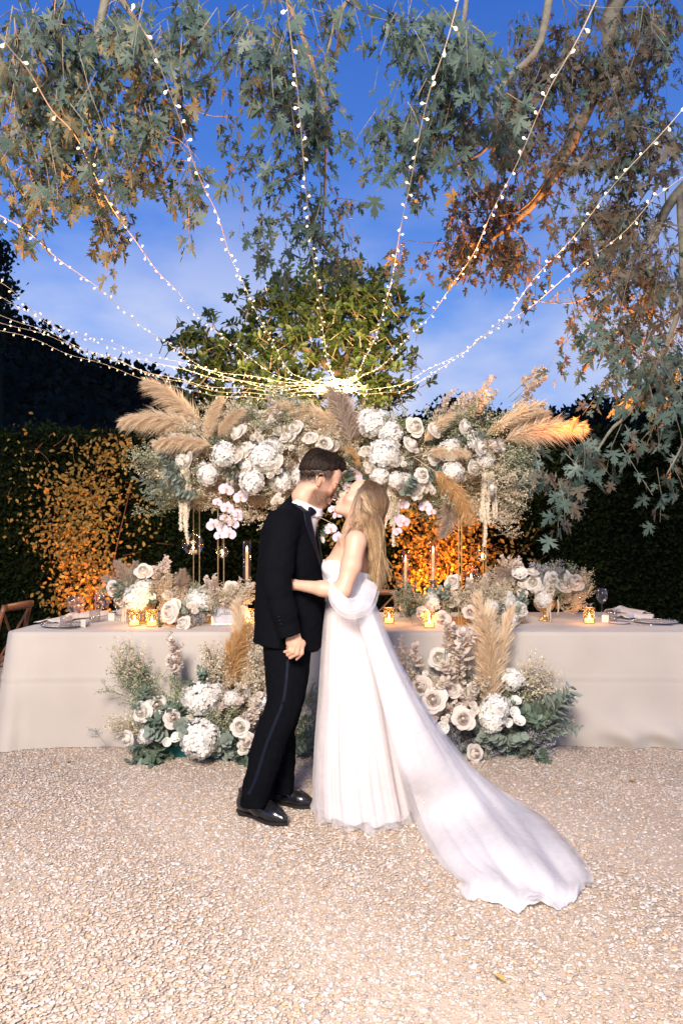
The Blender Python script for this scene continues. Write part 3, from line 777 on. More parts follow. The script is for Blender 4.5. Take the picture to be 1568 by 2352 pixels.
# ---- tall candles in glass chimneys on turned silver sticks
def hurricane(x, ybase, Y, ztop_px, la, gh=.30):
    p = Vector(((x - 784) * Y / 1568, Y, TZ + .004))
    zc = CAMZ + (1258 - ztop_px) * Y / 1568 - gh - p.z     # height of the cup
    v = root('candlestick', la, 'candlestick', p, 'tall candles in glass chimneys')
    b = MB(); b.lathe([(.0001, 0), (.05, 0), (.048, .008), (.02, .02), (.009, .04), (.013, .06), (.008, .08), (.008, zc - .07), (.016, zc - .05), (.009, zc - .035), (.014, zc - .02), (.040, zc - .006), (.042, zc), (.0001, zc)], 18)
    b.build('stick', M_silver, v, True, local=True)
    b = MB(); b.lathe([(.034, zc + .001), (.034, zc + gh), (.0325, zc + gh), (.0325, zc + .001)], 26); b.build('glass_chimney', M_smoke, v, True, local=True)
    b = MB(); b.lathe([(.0125, zc), (.0115, zc + gh * .72), (.009, zc + gh * .735), (.0001, zc + gh * .73)], 14); b.build('candle', M_wax, v, True, local=True)
    f = part(me_fl, 'flame', v, (0, 0, zc + gh * .73 - .036), local=True)
    lamp('candle_glow', 'POINT', p + Vector((0, 0, zc + gh * .73 + .03)), 2.2, (1, .55, .2), shadow_soft_size=.02)
hurricane(567, 1420, 5.35, 1242, 'tall candle in a smoked glass chimney left of the man')
hurricane(605, 1420, 5.40, 1250, 'tall chimney candle peeping out behind the man back')
hurricane(931, 1420, 5.35, 1264, 'shorter chimney candle just right of the woman')
hurricane(994, 1420, 5.35, 1243, 'taller chimney candle on a silver stick, right of the woman')
# ---- hanging glass globes with tealights
def globe(x, y, r, Y, la, ytop, m=None):
    c = at(x, y, Y)
    v = root('glass_globe', la, 'candle globe', c, 'hanging glass candle globes')
    n = 14; prof = [(r * math.sin(a), -r * math.cos(a)) for a in np.linspace(.02, math.pi - .12, n)]
    th = np.linspace(0, 2 * math.pi, 33)[:-1]
    b = MB(); b.lathe(prof, 32)
    # round opening on the front left: drop those faces
    V = np.concatenate(b.v); keep = []
    d = np.array([-.75, -.62, .12]); d /= np.linalg.norm(d)
    for f in b.f:
        cc = V[f].mean(0); cc /= np.linalg.norm(cc)
        if cc.dot(d) < .80: keep.append(f)
    b.f = keep; b.m = [0] * len(keep)
    b.build('bowl', m or M_glass, v, True, local=True)
    # rim of the opening
    a1 = np.cross(d, [0, 0, 1]); a1 /= np.linalg.norm(a1); a2 = np.cross(d, a1)
    ring = [d * r * .80 + (a1 * math.cos(q) + a2 * math.sin(q)) * r * .60 for q in np.linspace(0, 2 * math.pi, 25)]
    b = MB(); b.tube(ring, .0018, 5); b.build('opening_rim', M_glass, v, True, local=True)
    b = MB(); b.lathe([(.0001, -r * .82), (r * .34, -r * .82), (r * .34, -r * .52), (.0001, -r * .53)], 16); b.build('tealight', M_wax, v, True, local=True)
    part(me_fl, 'flame', v, (0, 0, -r * .52 - .036), local=True, scale=1.0)
    b = MB(); b.tube([(0, 0, r * .97), (.004, 0, r * 1.15), (0, 0, r * 1.28)], [.004, .006, .003], 6); b.build('loop', M_glass, v, True, local=True)
    top = CAMZ + (1258 - ytop) * Y / 1568 - c.z
    b = MB(); b.tube([(0, 0, r * 1.2), (0, 0, top)], .0012, 4); b.build('cord', M_gold, v, local=True)
    lamp('globe_glow', 'POINT', c + Vector((0, 0, -r * .2)), .5, (1, .58, .22), shadow_soft_size=.02)
globe(444, 1250, .083, 5.15, 'large glass candle globe hanging on the left stand', 1120)
globe(511, 1268, .046, 5.05, 'small glass candle globe hanging left of the man', 1150)
globe(1107, 1275, .050, 5.25, 'small glass candle globe hanging on the right stand', 1150)
globe(1081, 1319, .068, 5.35, 'gold tinted glass globe low behind the right table flowers', 1150, M_amber)
# ---- gold stands that carry the flower cloud: double rods on a base plate
def stand(la, pairs, ytop, base):
    p = Vector((base[0], base[1], TZ + .004))
    v = root('flower_stand', la, 'stand', p, 'gold rod stands on the table')
    zt = 2.02
    for (x, Y, gap) in pairs:
        X = (x - 784) * Y / 1568
        for s_ in (-1, 1):
            b = MB(); b.tube([(X + s_ * gap / 2, Y, TZ + .006), (X + s_ * gap / 2, Y, zt)], .0042, 8); b.build('rod', M_gold, v)
    X0 = (pairs[0][0] - 784) * pairs[0][1] / 1568; X1 = (pairs[1][0] - 784) * pairs[1][1] / 1568
    b = MB(); b.box(((X0 + X1) / 2, (pairs[0][1] + pairs[1][1]) / 2, TZ + .0075), (abs(X1 - X0) + .14, abs(pairs[1][1] - pairs[0][1]) + .12, .006)); b.build('base_plate', M_gold, v)
    b = MB(); b.tube([(X0, pairs[0][1], zt), (X1, pairs[1][1], zt)], .005, 6); b.build('cross_bar', M_gold, v)
stand('gold double rod stand on the left half of the table', [(507.5, 4.95, .042), (451.5, 5.30, .046)], 1060, (-.95, 5.1))
stand('gold double rod stand on the right half of the table', [(1056, 4.80, .020), (1112, 5.25, .020)], 1060, (.98, 5.0))
# crossbar between them, inside the flowers, belongs to the installation
# ---- gold compote bowls (flowers are things of their own)
b = MB(); b.lathe([(.0001, 0), (.045, 0), (.047, .006), (.03, .014), (.014, .03), (.012, .05), (.02, .062), (.055, .080), (.078, .115), (.082, .15), (.079, .15), (.074, .117), (.05, .085), (.0001, .075)], 28)
me_comp = b.mesh('compote_bowl', M_gold, True)
for x, y, la in ((329, 1431, 'gold footed compote bowl left, behind the pair of votives'), (1250, 1427, 'gold footed compote bowl on the right part of the table')):
    tag(part(me_comp, 'compote_bowl', None, tb(x, y) + Vector((0, 0, .004))), la, 'bowl', 'gold footed compote bowls')
# ---- gold framed sign with a handwritten word, leaning back
p = tb(514.5, 1436) + Vector((0, 0, .004))
f = root('framed_sign', 'small gold framed white card with handwriting at the table edge', 'sign', p)
f.rotation_euler = (R(-14), R(-1.5), R(4))
w_, h_ = .165, .142
b = MB(); b.box((0, .001, h_ / 2 + .004), (w_, .002, h_)); b.build('card', mat('sign_card', (.50, .49, .51), rough=.8, spec=.05), f, local=True)
for nm, c_, d_ in (('frame_bar', (0, 0, .003), (w_ + .008, .008, .004)), ('frame_bar', (0, 0, h_ + .006), (w_ + .008, .008, .004)), ('frame_bar', (-w_ / 2 - .002, 0, h_ / 2 + .0045), (.004, .008, h_)), ('frame_bar', (w_ / 2 + .002, 0, h_ / 2 + .0045), (.004, .008, h_))):
    b = MB(); b.box(c_, d_); b.build(nm, M_gold, f, local=True)
b = MB(); b.box((0, .0345, .055), (.010, .003, .14), rot=(R(-28), 0, 0)); b.build('easel_leg', M_gold, f, local=True)
strokes = [[(-.048, .120), (-.051, .085), (-.055, .056), (-.030, .062), (-.018, .064)], [(-.030, .082), (-.027, .070), (-.020, .070), (-.017, .083), (-.016, .070)],
           [(-.004, .084), (-.010, .076), (-.004, .069), (.002, .074)], [(.006, .116), (.005, .090), (.005, .069)], [(.005, .078), (.010, .085), (.014, .076), (.014, .068)],
           [(.020, .086), (.030, .068)], [(.030, .086), (.020, .068)], [(.036, .078), (.044, .082), (.040, .087), (.035, .077), (.041, .069), (.047, .073)], [(.052, .084), (.052, .070), (.055, .081), (.062, .084)]]
b = MB()
for st in strokes: b.tube(curve([(x, -.0012, z) for x, z in st], 14), .0016, 4)
b.build('lettering', M_ink, f, local=True)
# ---- napkins, plates, cutlery
def napkin(pts, la, wv, seed):
    """a folded cloth laid along a line of table points"""
    r_ = np.random.default_rng(seed)
    c = curve([tb(x, y) for x, y in pts], 26)
    T = np.gradient(c, axis=0); T /= np.linalg.norm(T, axis=1)[:, None]
    S = np.stack([-T[:, 1], T[:, 0], 0 * T[:, 0]], 1)
    rows = []
    for j, u in enumerate(np.linspace(-1, 1, 13)):
        w = wv * (1 + .15 * np.sin(np.linspace(0, 9, 26) + seed)); k = np.linspace(0, 1, 26)
        knot = np.exp(-((k - .42) / .10) ** 2)
        w = w * (1 - .5 * knot)
        z = .010 + .022 * (1 - u * u) * (1 + 1.0 * knot) + .006 * np.sin(u * 7 + k * 5 + seed)
        rows.append(c + S * (u * w)[:, None] + np.stack([0 * k, 0 * k, np.maximum(.0065, z)], 1))
    b = MB(); b.grid(np.array(rows))
    o = b.build('napkin', M_napkin, None, True, loc=tuple(c[0]))
    sm = o.modifiers.new('thick', 'SOLIDIFY'); sm.thickness = .004; sm.offset = 1
    tag(o, la, 'napkin', 'folded linen napkins')
napkin([(108, 1436), (150, 1428), (200, 1418), (232, 1411)], 'ivory napkin folded along the left end of the table', .09, 1)
napkin([(1424, 1424), (1455, 1421), (1500, 1423)], 'ivory napkin knotted in front at the right end of the table', .06, 2)
napkin([(1400, 1409), (1430, 1407), (1480, 1415)], 'ivory napkin lying behind the knotted one, right end', .06, 3)
napkin([(262, 1414), (290, 1411), (330, 1409)], 'ivory napkin behind the left place card', .06, 4)
def plate(x, y, r, la, bead=True):
    p = tb(x, y) + Vector((0, 0, .004)); v = root('plate', la, 'plate', p, 'glass plates')
    b = MB(); b.lathe([(.0001, .003), (r * .7, .003), (r * .75, .005), (r, .013), (r, .016), (r * .74, .008), (.0001, .006)], 36); b.build('dish', M_plate, v, True, local=True)
    if bead:
        b = MB()
        n = 44
        for i in range(n):
            a = 2 * math.pi * i / n; c = (r * math.cos(a), r * math.sin(a), .016)
            b.tube([(c[0], c[1], .011), c, (c[0], c[1], .021)], [.002, .006, .002], 5)
        tag(b.build('beaded_rim', M_beads, v, True, local=True), kind='stuff')
plate(150, 1440, .15, 'beaded glass charger plate at the left end of the table')
plate(1503, 1432, .15, 'beaded glass charger plate at the right end of the table')
plate(1421, 1434, .075, 'small bread plate left of the right charger', False)
def knife(x0, y0, x1, y1, la):
    a, c = tb(x0, y0) + Vector((0, 0, .008)), tb(x1, y1) + Vector((0, 0, .008))
    b = MB(); b.tube([a, lerp(a, c, .45), lerp(a, c, .5), lerp(a, c, .95), c], [.004, .005, .007, .008, .002], 6, flat=.35)
    tag(b.build('table_knife', M_steel, None, True, loc=tuple(a)), la, 'knife')
knife(1460, 1437, 1545, 1439, 'steel knife in front of the right charger plate')
# ---- wooden cross-back chairs
M_chair = mat('chair_wood', (.20, .075, .030), (.13, .045, .018), rough=.42, spec=.45, scale=9, coord='Generated')
M_rush = mat('rush_seat', (.24, .16, .09), (.18, .11, .06), rough=.8, scale=60)
def chair(loc, rz, la):
    v = root('cross_back_chair', la, 'chair', loc, 'wooden cross-back chairs'); v.rotation_euler = (0, 0, rz)
    # local: seat towards +y, back at y=0
    for s_ in (-1, 1):
        b = MB(); b.tube(curve([(s_ * .20, -.05, 0), (s_ * .205, .02, .45), (s_ * .215, .0, .70), (s_ * .205, -.045, .885)], 12), [.017] * 12, 8); b.build('back_post', M_chair, v, True, local=True)
        b = MB(); b.tube([(s_ * .20, .40, 0), (s_ * .20, .40, .44)], [.014, .018], 8); b.build('leg', M_chair, v, True, local=True)
        b = MB(); b.tube(curve([(s_ * .20, -.035, .84), (0, .0, .64), (-s_ * .20, .02, .47)], 12), .009, 6); b.build('cross_brace', M_chair, v, True, local=True)
        b = MB(); b.tube([(s_ * .2, .0, .22), (s_ * .2, .40, .22)], .009, 6); b.build('stretcher', M_chair, v, True, local=True)
    P = []
    for k in np.linspace(-1, 1, 17):
        y = -.05 - .035 * (1 - k * k)
        P.append([(k * .215, y - .011, .845), (k * .215, y - .012, .90 - .01 * k * k), (k * .215, y + .011, .90 - .01 * k * k), (k * .215, y + .012, .845)])
    b = MB(); b.grid(np.array(P), wrap=True); b.f += [[0, 1, 2, 3], [67, 66, 65, 64]]; b.m += [0, 0]; b.build('top_rail', M_chair, v, True, local=True)
    b = MB(); b.lathe([(.0001, .435), (.20, .435), (.225, .445), (.225, .462), (.20, .472), (.0001, .468)], 24, c=(0, .2, 0)); b.build('seat', M_rush, v, True, local=True)
    b = MB(); b.tube([(-.2, .02, .30), (.2, .02, .30)], .009, 6); b.build('stretcher', M_chair, v, True, local=True)
chair((-2.40, 4.98, 0), R(90), 'cross-back wooden chair at the left end of the table')
chair((.29, 6.35, 0), R(180), 'cross-back wooden chair behind the table, right of the woman')
# ================================================================ flowers
M_rose = mat('rose_petal', (.86, .80, .70), (.88, .83, .75), rough=.55, spec=.25, attr=True, transl=.45)
M_blush = mat('blush_rose_petal', (.84, .745, .66), (.86, .79, .71), rough=.55, spec=.25, attr=True, transl=.45)
M_hyd = mat('hydrangea_petal', (.85, .81, .73), (.88, .85, .79), rough=.6, spec=.2, attr=True, transl=.32)
M_orch = mat('orchid_petal', (.70, .55, .61), (.80, .68, .73), rough=.5, spec=.25, attr=True, transl=.2)
M_orch_c = mat('orchid_lip', (.60, .22, .12), (.72, .42, .18), rough=.5, scale=90)
M_pampas = mat('pampas_hair', (.78, .61, .41), (.90, .75, .55), rough=.8, spec=.15, attr=True, transl=.4)
M_pampas_b = mat('pampas_hair_amber', (.62, .38, .16), (.78, .53, .27), rough=.8, spec=.15, attr=True, transl=.4)
M_pampas_g = mat('pampas_hair_taupe', (.42, .32, .24), (.58, .46, .36), rough=.8, spec=.15, attr=True, transl=.25)
M_limo = mat('limonium_dry', (.46, .40, .27), (.76, .66, .50), rough=.8, spec=.1, attr=True)
M_limo_g = mat('limonium_green', (.22, .25, .14), (.58, .55, .40), rough=.8, spec=.1, attr=True)
M_stat = mat('statice_lilac', (.20, .19, .21), (.52, .49, .51), rough=.8, spec=.1, attr=True)
M_euca = mat('eucalyptus_leaf', (.17, .21, .165), (.30, .34, .28), rough=.6, spec=.25, attr=True, transl=.12)
M_rusc = mat('ruscus_leaf', (.075, .110, .070), (.150, .195, .135), rough=.45, spec=.35, attr=True, transl=.12)
M_luna = mat('lunaria_disc', (.62, .50, .40), (.76, .66, .56), rough=.5, spec=.3, attr=True, transl=.35)
M_amar = mat('amaranth_cream', (.58, .48, .34), (.74, .64, .48), rough=.8, spec=.1, attr=True)
M_stem = mat('green_stem', (.10, .13, .05), (.16, .18, .08), rough=.6, scale=20)
M_tan = mat('tan_stem', (.40, .30, .18), (.48, .36, .22), rough=.7, scale=20)
M_tray = mat('teal_plastic_tray', (.005, .07, .065), (.008, .09, .08), rough=.35, scale=20)

def rose_mesh(seed, m, openn=1.):
    r_ = np.random.default_rng(seed); b = MB()
    layers = [(3, .22, .82, 0), (4, .38, .78, 0), (5, .55, .70, 0), (5, .78, .54, .62), (5, 1.0, .32, .80)]
    off = 0
    for li, (n, Rr, H, ex_) in enumerate(layers):
        for k in range(n):
            phi = off + 2 * math.pi * k / n + r_.normal(0, .18); w = (2 * math.pi / n) * 1.25
            hj = 1 + r_.normal(0, .09); rj = 1 + r_.normal(0, .07)
            P = []
            for v in np.linspace(0, 1, 7):
                row = []
                for u in np.linspace(-1, 1, 7):
                    wid = math.sin(min(1, v * 1.2) * math.pi / 2) ** .6
                    vv = v * (1 - .24 * u * u * v)
                    rr = Rr * rj * (vv ** ex_ if ex_ else math.sin(math.pi * (.13 + .62 * vv)) * (1 - .06 * u * u))
                    z = H * hj * vv ** 1.4 + .05 * u * (li > 1)      # each petal laps over the next
                    curl = max(0, v - .74) / .26
                    rr += (.03 + .05 * openn * (li > 2)) * curl * (1 - .6 * u * u); z -= (.03 + .09 * openn * (li > 2)) * curl * curl
                    a = phi + u * w * wid * .5
                    row.append((rr * math.cos(a), rr * math.sin(a), z))
                P.append(row)
            b.grid(np.array(P), 0, rnd=float(np.clip(.05 + .2 * li + r_.normal(0, .08), 0, 1)))
        off += 1.1
    b.lathe([(.16, .25), (.15, .60), (.11, .76), (.05, .82), (.0001, .835)], 9, mi=0)      # tight bud in the middle
    # green cup under it
    b.lathe([(.03, -.30), (.12, -.14), (.26, -.02), (.30, .06)], 8, mi=1)
    return b.mesh('rose', [m, M_stem], True)
def floret(b, c, nrm, s, r_):
    z = nrm / np.linalg.norm(nrm); x = np.cross(z, [.3, .2, .93]); x /= np.linalg.norm(x); y = np.cross(z, x)
    a0 = r_.uniform(0, 1.57); g = float(r_.random())
    for k in range(4):
        a = a0 + k * math.pi / 2; d = x * math.cos(a) + y * math.sin(a); e_ = -x * math.sin(a) + y * math.cos(a)
        P = [c, c + s * (d * .55 - e_ * .42 + z * .10), c + s * (d * 1.05 - e_ * .28 + z * (.12 + .1 * r_.normal())), c + s * (d * 1.05 + e_ * .28 + z * (.12 + .1 * r_.normal())), c + s * (d * .55 + e_ * .42 + z * .10)]
        b.add(P, [[0, 1, 2, 3, 4]], 0, g)
def hyd_mesh(seed, nf=95):
    r_ = np.random.default_rng(seed); b = MB()
    for i in range(nf):
        z = 1 - 1.75 * (i + .5) / nf; a = i * 2.39996; q = math.sqrt(max(0, 1 - z * z))
        n = np.array([q * math.cos(a), q * math.sin(a), z]) + r_.normal(0, .08, 3)
        floret(b, n * r_.uniform(.80, .98) * np.array([1, 1, .85]), n + r_.normal(0, .2, 3), .25 * r_.uniform(.8, 1.15), r_)
    b.lathe([(.1, -.6), (.55, -.35), (.72, .1), (.5, .5), (.1, .68)], 12, mi=0)
    return b.mesh('hydrangea', [M_hyd], False)
def spray_mesh(seed):
    """a stem of three or four small roses"""
    r_ = np.random.default_rng(seed); b = MB()
    for c in [(-.5, .1, .1), (.42, .38, .2), (.15, -.5, .15), (.1, .05, .42)][:3 + seed % 2]:
        for li, (n, Rr, H) in enumerate([(3, .13, .36), (4, .25, .36), (5, .38, .28), (5, .46, .14)]):
            for k in range(n):
                phi = li * .9 + 2 * math.pi * k / n; w = 2 * math.pi / n * .9
                P = [[(c[0] + (Rr * v ** .7 + (.05 * max(0, v - .6) if li > 1 else 0)) * math.cos(phi + u * w * .55 * (.3 + .7 * v)), c[1] + (Rr * v ** .7) * math.sin(phi + u * w * .55 * (.3 + .7 * v)), c[2] + H * v * (1 - .15 * u * u)) for u in (-1, -.33, .33, 1)] for v in (0, .35, .7, 1)]
                b.grid(np.array(P), 0, rnd=.2 + .2 * li)
        b.tube([(c[0], c[1], c[2] + .02), (c[0] * .5, c[1] * .5, -.3), (0, 0, -.8)], .03, 4, mi=1)
    return b.mesh('spray_rose', [M_rose, M_stem], True)
def lisi_mesh(seed):
    b = MB(); r_ = np.random.default_rng(seed)
    for li, (n, Rr, H, o) in enumerate([(5, .62, .5, .0), (5, .95, .42, .3)]):
        for k in range(n):
            phi = li * .6 + 2 * math.pi * k / n; w = 2 * math.pi / n * 1.05
            P = [[(Rr * v ** .8 * math.cos(phi + u * w * .55 * (.35 + .65 * v)), Rr * v ** .8 * math.sin(phi + u * w * .55 * (.35 + .65 * v)), H * v ** 1.4 * (1 - .2 * u * u) - o * .2 * max(0, v - .7)) for u in (-1, -.5, 0, .5, 1)] for v in (.05, .4, .7, .9, 1)]
            b.grid(np.array(P), 0, rnd=.5 + .3 * li)
    b.lathe([(.0001, .22), (.09, .18), (.10, .05)], 8, mi=1)
    return b.mesh('lisianthus', [M_hyd, mat('lisianthus_eye', (.60, .42, .04), rough=.6)], True)
def orchid_mesh(seed):
    b = MB(); r_ = np.random.default_rng(seed)
    def pet(a, L, Wd, curl, g):
        P = []
        for v in np.linspace(0, 1, 6):
            wd = Wd * math.sin(math.pi * min(.97, v * .82 + .12)) ** .8
            P.append([(v * L * math.cos(a) - u * wd * math.sin(a), v * L * math.sin(a) + u * wd * math.cos(a), .06 * math.sin(v * 3) + curl * v * v + .05 * u * u) for u in (-1, -.5, 0, .5, 1)])
        b.grid(np.array(P), 0, rnd=g)
    pet(R(0), .95, .62, -.10, .8); pet(R(180), .95, .62, -.10, .8)
    for a in (90, 215, 325): pet(R(a), .9, .36, -.16, .3)
    b.lathe([(.0001, .30), (.10, .26), (.14, .12), (.05, .0)], 8, mi=1)
    b.add([(-.12, -.05, .1), (.12, -.05, .1), (.16, -.32, .22), (0, -.40, .12), (-.16, -.32, .22)], [[0, 1, 2, 3, 4]], 1)
    return b.mesh('orchid', [M_orch, M_orch_c], True)
def pampas_mesh(seed, m, N=2600, bend=.22, fat=1.):
    """a plume one unit long, stem up +z, bending to +x"""
    r_ = np.random.default_rng(seed)
    t = r_.uniform(.10, 1, N) ** .9
    ax = lambda q: np.stack([bend * q ** 2.2, 0 * q, q * (1 - .10 * bend * q)], 1)
    tan = lambda q: np.stack([bend * 2.2 * q ** 1.2, 0 * q, np.ones_like(q)], 1)
    c = ax(t); T = tan(t); T /= np.linalg.norm(T, axis=1)[:, None]
    ph = r_.uniform(0, 2 * math.pi, N)
    rad = np.stack([np.cos(ph), np.sin(ph), 0 * ph], 1)
    prof = np.sin(math.pi * np.clip(t * .82 + .16, 0, 1)) ** .7
    clump = .75 + .35 * np.sin(t * 38 + ph * 3) + .15 * np.sin(t * 90 + ph * 7)
    L_ = (.27 * prof + .05) * r_.uniform(.5, 1.2, N) * clump
    spread = r_.uniform(.30, .95, N) * fat
    d1 = T * 1 + rad * spread[:, None]; d1 /= np.linalg.norm(d1, axis=1)[:, None]
    d2 = d1 * .75 + rad * .18 * fat + np.array([.55 * bend / .22, 0, -.25]) * r_.uniform(.3, 1, N)[:, None]
    p0 = c; p1 = c + d1 * (L_ * .5)[:, None]; p2 = p1 + d2 * (L_ * .5)[:, None]
    sd = np.cross(d1, r_.normal(size=(N, 3))); sd /= np.linalg.norm(sd, axis=1)[:, None]
    w = .0027 * r_.uniform(.7, 1.3, N)[:, None]
    V = np.stack([p0 - sd * w, p0 + sd * w, p1 + sd * w * 1.2, p1 - sd * w * 1.2, p2], 1).reshape(-1, 3)
    base = (np.arange(N) * 5)[:, None]
    F = np.concatenate([base + np.array([[0, 1, 2]]), base + np.array([[0, 2, 3]]), base + np.array([[3, 2, 4]])]).tolist()
    rr = np.repeat(r_.random(N), 5)
    b = MB(); b.add(V, F, 0, rr)
    q = np.linspace(-.35, .98, 14); P = ax(np.maximum(q, 0)); P[q < 0, 2] = q[q < 0]
    b.tube(P, np.linspace(.008, .002, 14), 5, mi=1)
    return b.mesh('pampas_plume', [m, M_tan], False)
def limo_mesh(seed, m, n=150, sm=None, spread=.5):
    """airy branching sprig with tiny papery florets, one unit long"""
    r_ = np.random.default_rng(seed); b = MB()
    b.tube([(0, 0, -.2), (.02, 0, .3), (0, .02, .75)], [.010, .008, .004], 3, mi=1, cap=False)
    ends = []
    for k in range(13):
        z0 = r_.uniform(.1, .7); a = k * 2.4; d = np.array([math.cos(a) * spread * 1.3, math.sin(a) * spread * 1.3, 1]); d /= np.linalg.norm(d)
        p0 = np.array([0, 0, z0]); L_ = r_.uniform(.3, .55) * (1.1 - .5 * z0)
        p1 = p0 + d * L_ + r_.normal(0, .03, 3)
        b.tube([p0, (p0 + p1) / 2 + r_.normal(0, .015, 3), p1], [.006, .005, .003], 3, mi=1, cap=False)
        ends.append((p0, p1))
    P = []
    for i in range(n):
        p0, p1 = ends[r_.integers(len(ends))]; f = r_.uniform(.25, 1.08)
        P.append(p0 + (p1 - p0) * f + r_.normal(0, .035, 3))
    P = np.array(P)
    TV = np.array([(-.5, -.3, 0), (.5, -.3, 0), (0, .6, .25), (0, 0, -.5)]); TF = [[0, 1, 2], [0, 2, 3], [1, 3, 2]]
    V, F, rr = scatter(TV, TF, P, frames(r_.normal(size=(n, 3)), r_.normal(size=(n, 3))), r_.uniform(.026, .052, n), r_.random(n))
    b.add(V, F.tolist(), 0, rr)
    return b.mesh('limonium_sprig', [m, sm or M_tan], False)
def leafy_mesh(seed, m, TV, TF, n, sz, spread=1.0, name='leaf_sprig'):
    r_ = np.random.default_rng(seed); b = MB()
    c = curve([(0, 0, -.25), (.03, 0, .2), (.0, .04, .6), (.10, .02, 1.0)], 10); b.tube(c, np.linspace(.012, .004, 10), 4, mi=1, cap=False)
    f = np.linspace(.22, 1, n); P = np.stack([np.interp(f, np.linspace(-.25, 1, 10) * .8 + .2, c[:, k]) for k in range(3)], 1)
    P[:, 2] = f; a = np.arange(n) * 2.5 + r_.normal(0, .3, n)
    D = np.stack([np.cos(a) * spread, np.sin(a) * spread, np.full(n, .55)], 1) + r_.normal(0, .15, (n, 3))
    NN = np.stack([-np.cos(a) * .4, -np.sin(a) * .4, np.ones(n)], 1) + r_.normal(0, .25, (n, 3))
    V, F, rr = scatter(TV, TF, P, frames(D, NN), sz * r_.uniform(.75, 1.15, n) * (1.1 - .35 * f), r_.random(n))
    b.add(V, F.tolist(), 0, rr)
    return b.mesh(name, [m, M_stem], False)
a = np.linspace(0, 2 * math.pi, 9)[:-1]
DISC_V = np.array([(0, .5, .05)] + [(.45 * math.sin(q), .5 - .5 * math.cos(q), 0) for q in a]); DISC_F = np.array([[0, 1 + i, 1 + (i + 1) % 8] for i in range(8)])
def amar_mesh(seed, nr=3):
    """hanging ropes of tiny cream flowers, one unit long, down -z"""
    r_ = np.random.default_rng(seed); b = MB()
    for k in range(nr):
        x0, y0 = r_.normal(0, .045, 2); L_ = r_.uniform(.55, 1.0) if k else 1.0
        n = 26; z = np.linspace(0, -L_, n)
        P = np.stack([x0 + .02 * np.sin(z * 7 + k), y0 + .02 * np.cos(z * 6), z], 1)
        b.tube(P, .030 * np.linspace(1, .5, n) * r_.uniform(.75, 1.25, n), 6, rnd=.4)
        m_ = 150; q = r_.uniform(0, 1, m_); c = np.stack([np.interp(q, np.linspace(0, 1, n), P[:, j]) for j in range(3)], 1)
        a_ = r_.uniform(0, 6.28, m_); o_ = np.stack([np.cos(a_), np.sin(a_), 0 * a_], 1) * (.030 * (1 - .45 * q))[:, None]
        TV = np.array([(-.5, -.3, 0), (.5, -.3, 0), (0, .6, .25), (0, 0, -.5)]); TF = np.array([[0, 1, 2], [0, 2, 3], [1, 3, 2]])
        V, F, rr = scatter(TV, TF, c + o_, frames(r_.normal(size=(m_, 3)), r_.normal(size=(m_, 3))), r_.uniform(.022, .04, m_), r_.random(m_))
        b.add(V, F.tolist(), 0, rr)
    b.tube([(0, 0, .25), (0, 0, 0)], .012, 4)
    return b.mesh('amaranth_tassel', [M_amar], False)
ME = dict(
    rose=[rose_mesh(s_, M_rose, o_) for s_, o_ in ((1, 1.), (2, .6), (3, 1.2))], blush=[rose_mesh(s_, M_blush, o_) for s_, o_ in ((4, 1.), (5, .7))],
    hyd=[hyd_mesh(s_) for s_ in (1, 2, 3)], spray=[spray_mesh(s_) for s_ in (1, 2, 3)], lis=[lisi_mesh(1), lisi_mesh(2)], orchid=[orchid_mesh(1), orchid_mesh(2)],
    pampas=[pampas_mesh(s_, M_pampas, 5200, b_, .88) for s_, b_ in ((1, .22), (2, .34), (3, .12))], amber=[pampas_mesh(s_, M_pampas_b, 4200, b_, .9) for s_, b_ in ((4, .2), (5, .3))],
    taupe=[pampas_mesh(s_, M_pampas_g, 2400, b_, 1.5) for s_, b_ in ((6, .15), (7, .3))], slim=[pampas_mesh(8, M_pampas, 2200, .10, .5), pampas_mesh(9, M_pampas, 2200, .06, .45)],
    limo=[limo_mesh(s_, M_limo) for s_ in (1, 2, 3)], limog=[limo_mesh(s_, M_limo_g, sm=M_stem) for s_ in (4, 5, 6)], stat=[limo_mesh(s_, M_stat, 190, M_stem, .6) for s_ in (7, 8)],
    euca=[leafy_mesh(s_, M_euca, DISC_V, DISC_F, 22, .26, name='eucalyptus_sprig') for s_ in (1, 2)], rusc=[leafy_mesh(s_, M_rusc, LEAF_V, LEAF_F, 18, .36, name='ruscus_sprig') for s_ in (3, 4)],
    lance=[leafy_mesh(s_, M_euca, LEAF_V * np.array([.7, 1, 1]), LEAF_F, 22, .34, name='willow_leaf_sprig') for s_ in (5, 6)],
    luna=[leafy_mesh(s_, M_luna, DISC_V, DISC_F, 20, .20, .8, name='lunaria_sprig') for s_ in (7, 8)], amar=[amar_mesh(1), amar_mesh(2, 4)])
NAME = dict(rose='rose', blush='rose', hyd='hydrangea', spray='spray_rose', lis='lisianthus', orchid='orchid', pampas='pampas_plume', amber='pampas_plume', taupe='pampas_plume', slim='pampas_plume',
            limo='limonium_sprig', limog='limonium_sprig', stat='statice_sprig', euca='eucalyptus_sprig', rusc='ruscus_sprig', lance='willow_leaf_sprig', luna='lunaria_sprig', amar='amaranth_tassel')
def zrot(d, roll):
    return Vector(d).to_track_quat('Z', 'Y').to_matrix() @ Matrix.Rotation(roll, 3, 'Z')
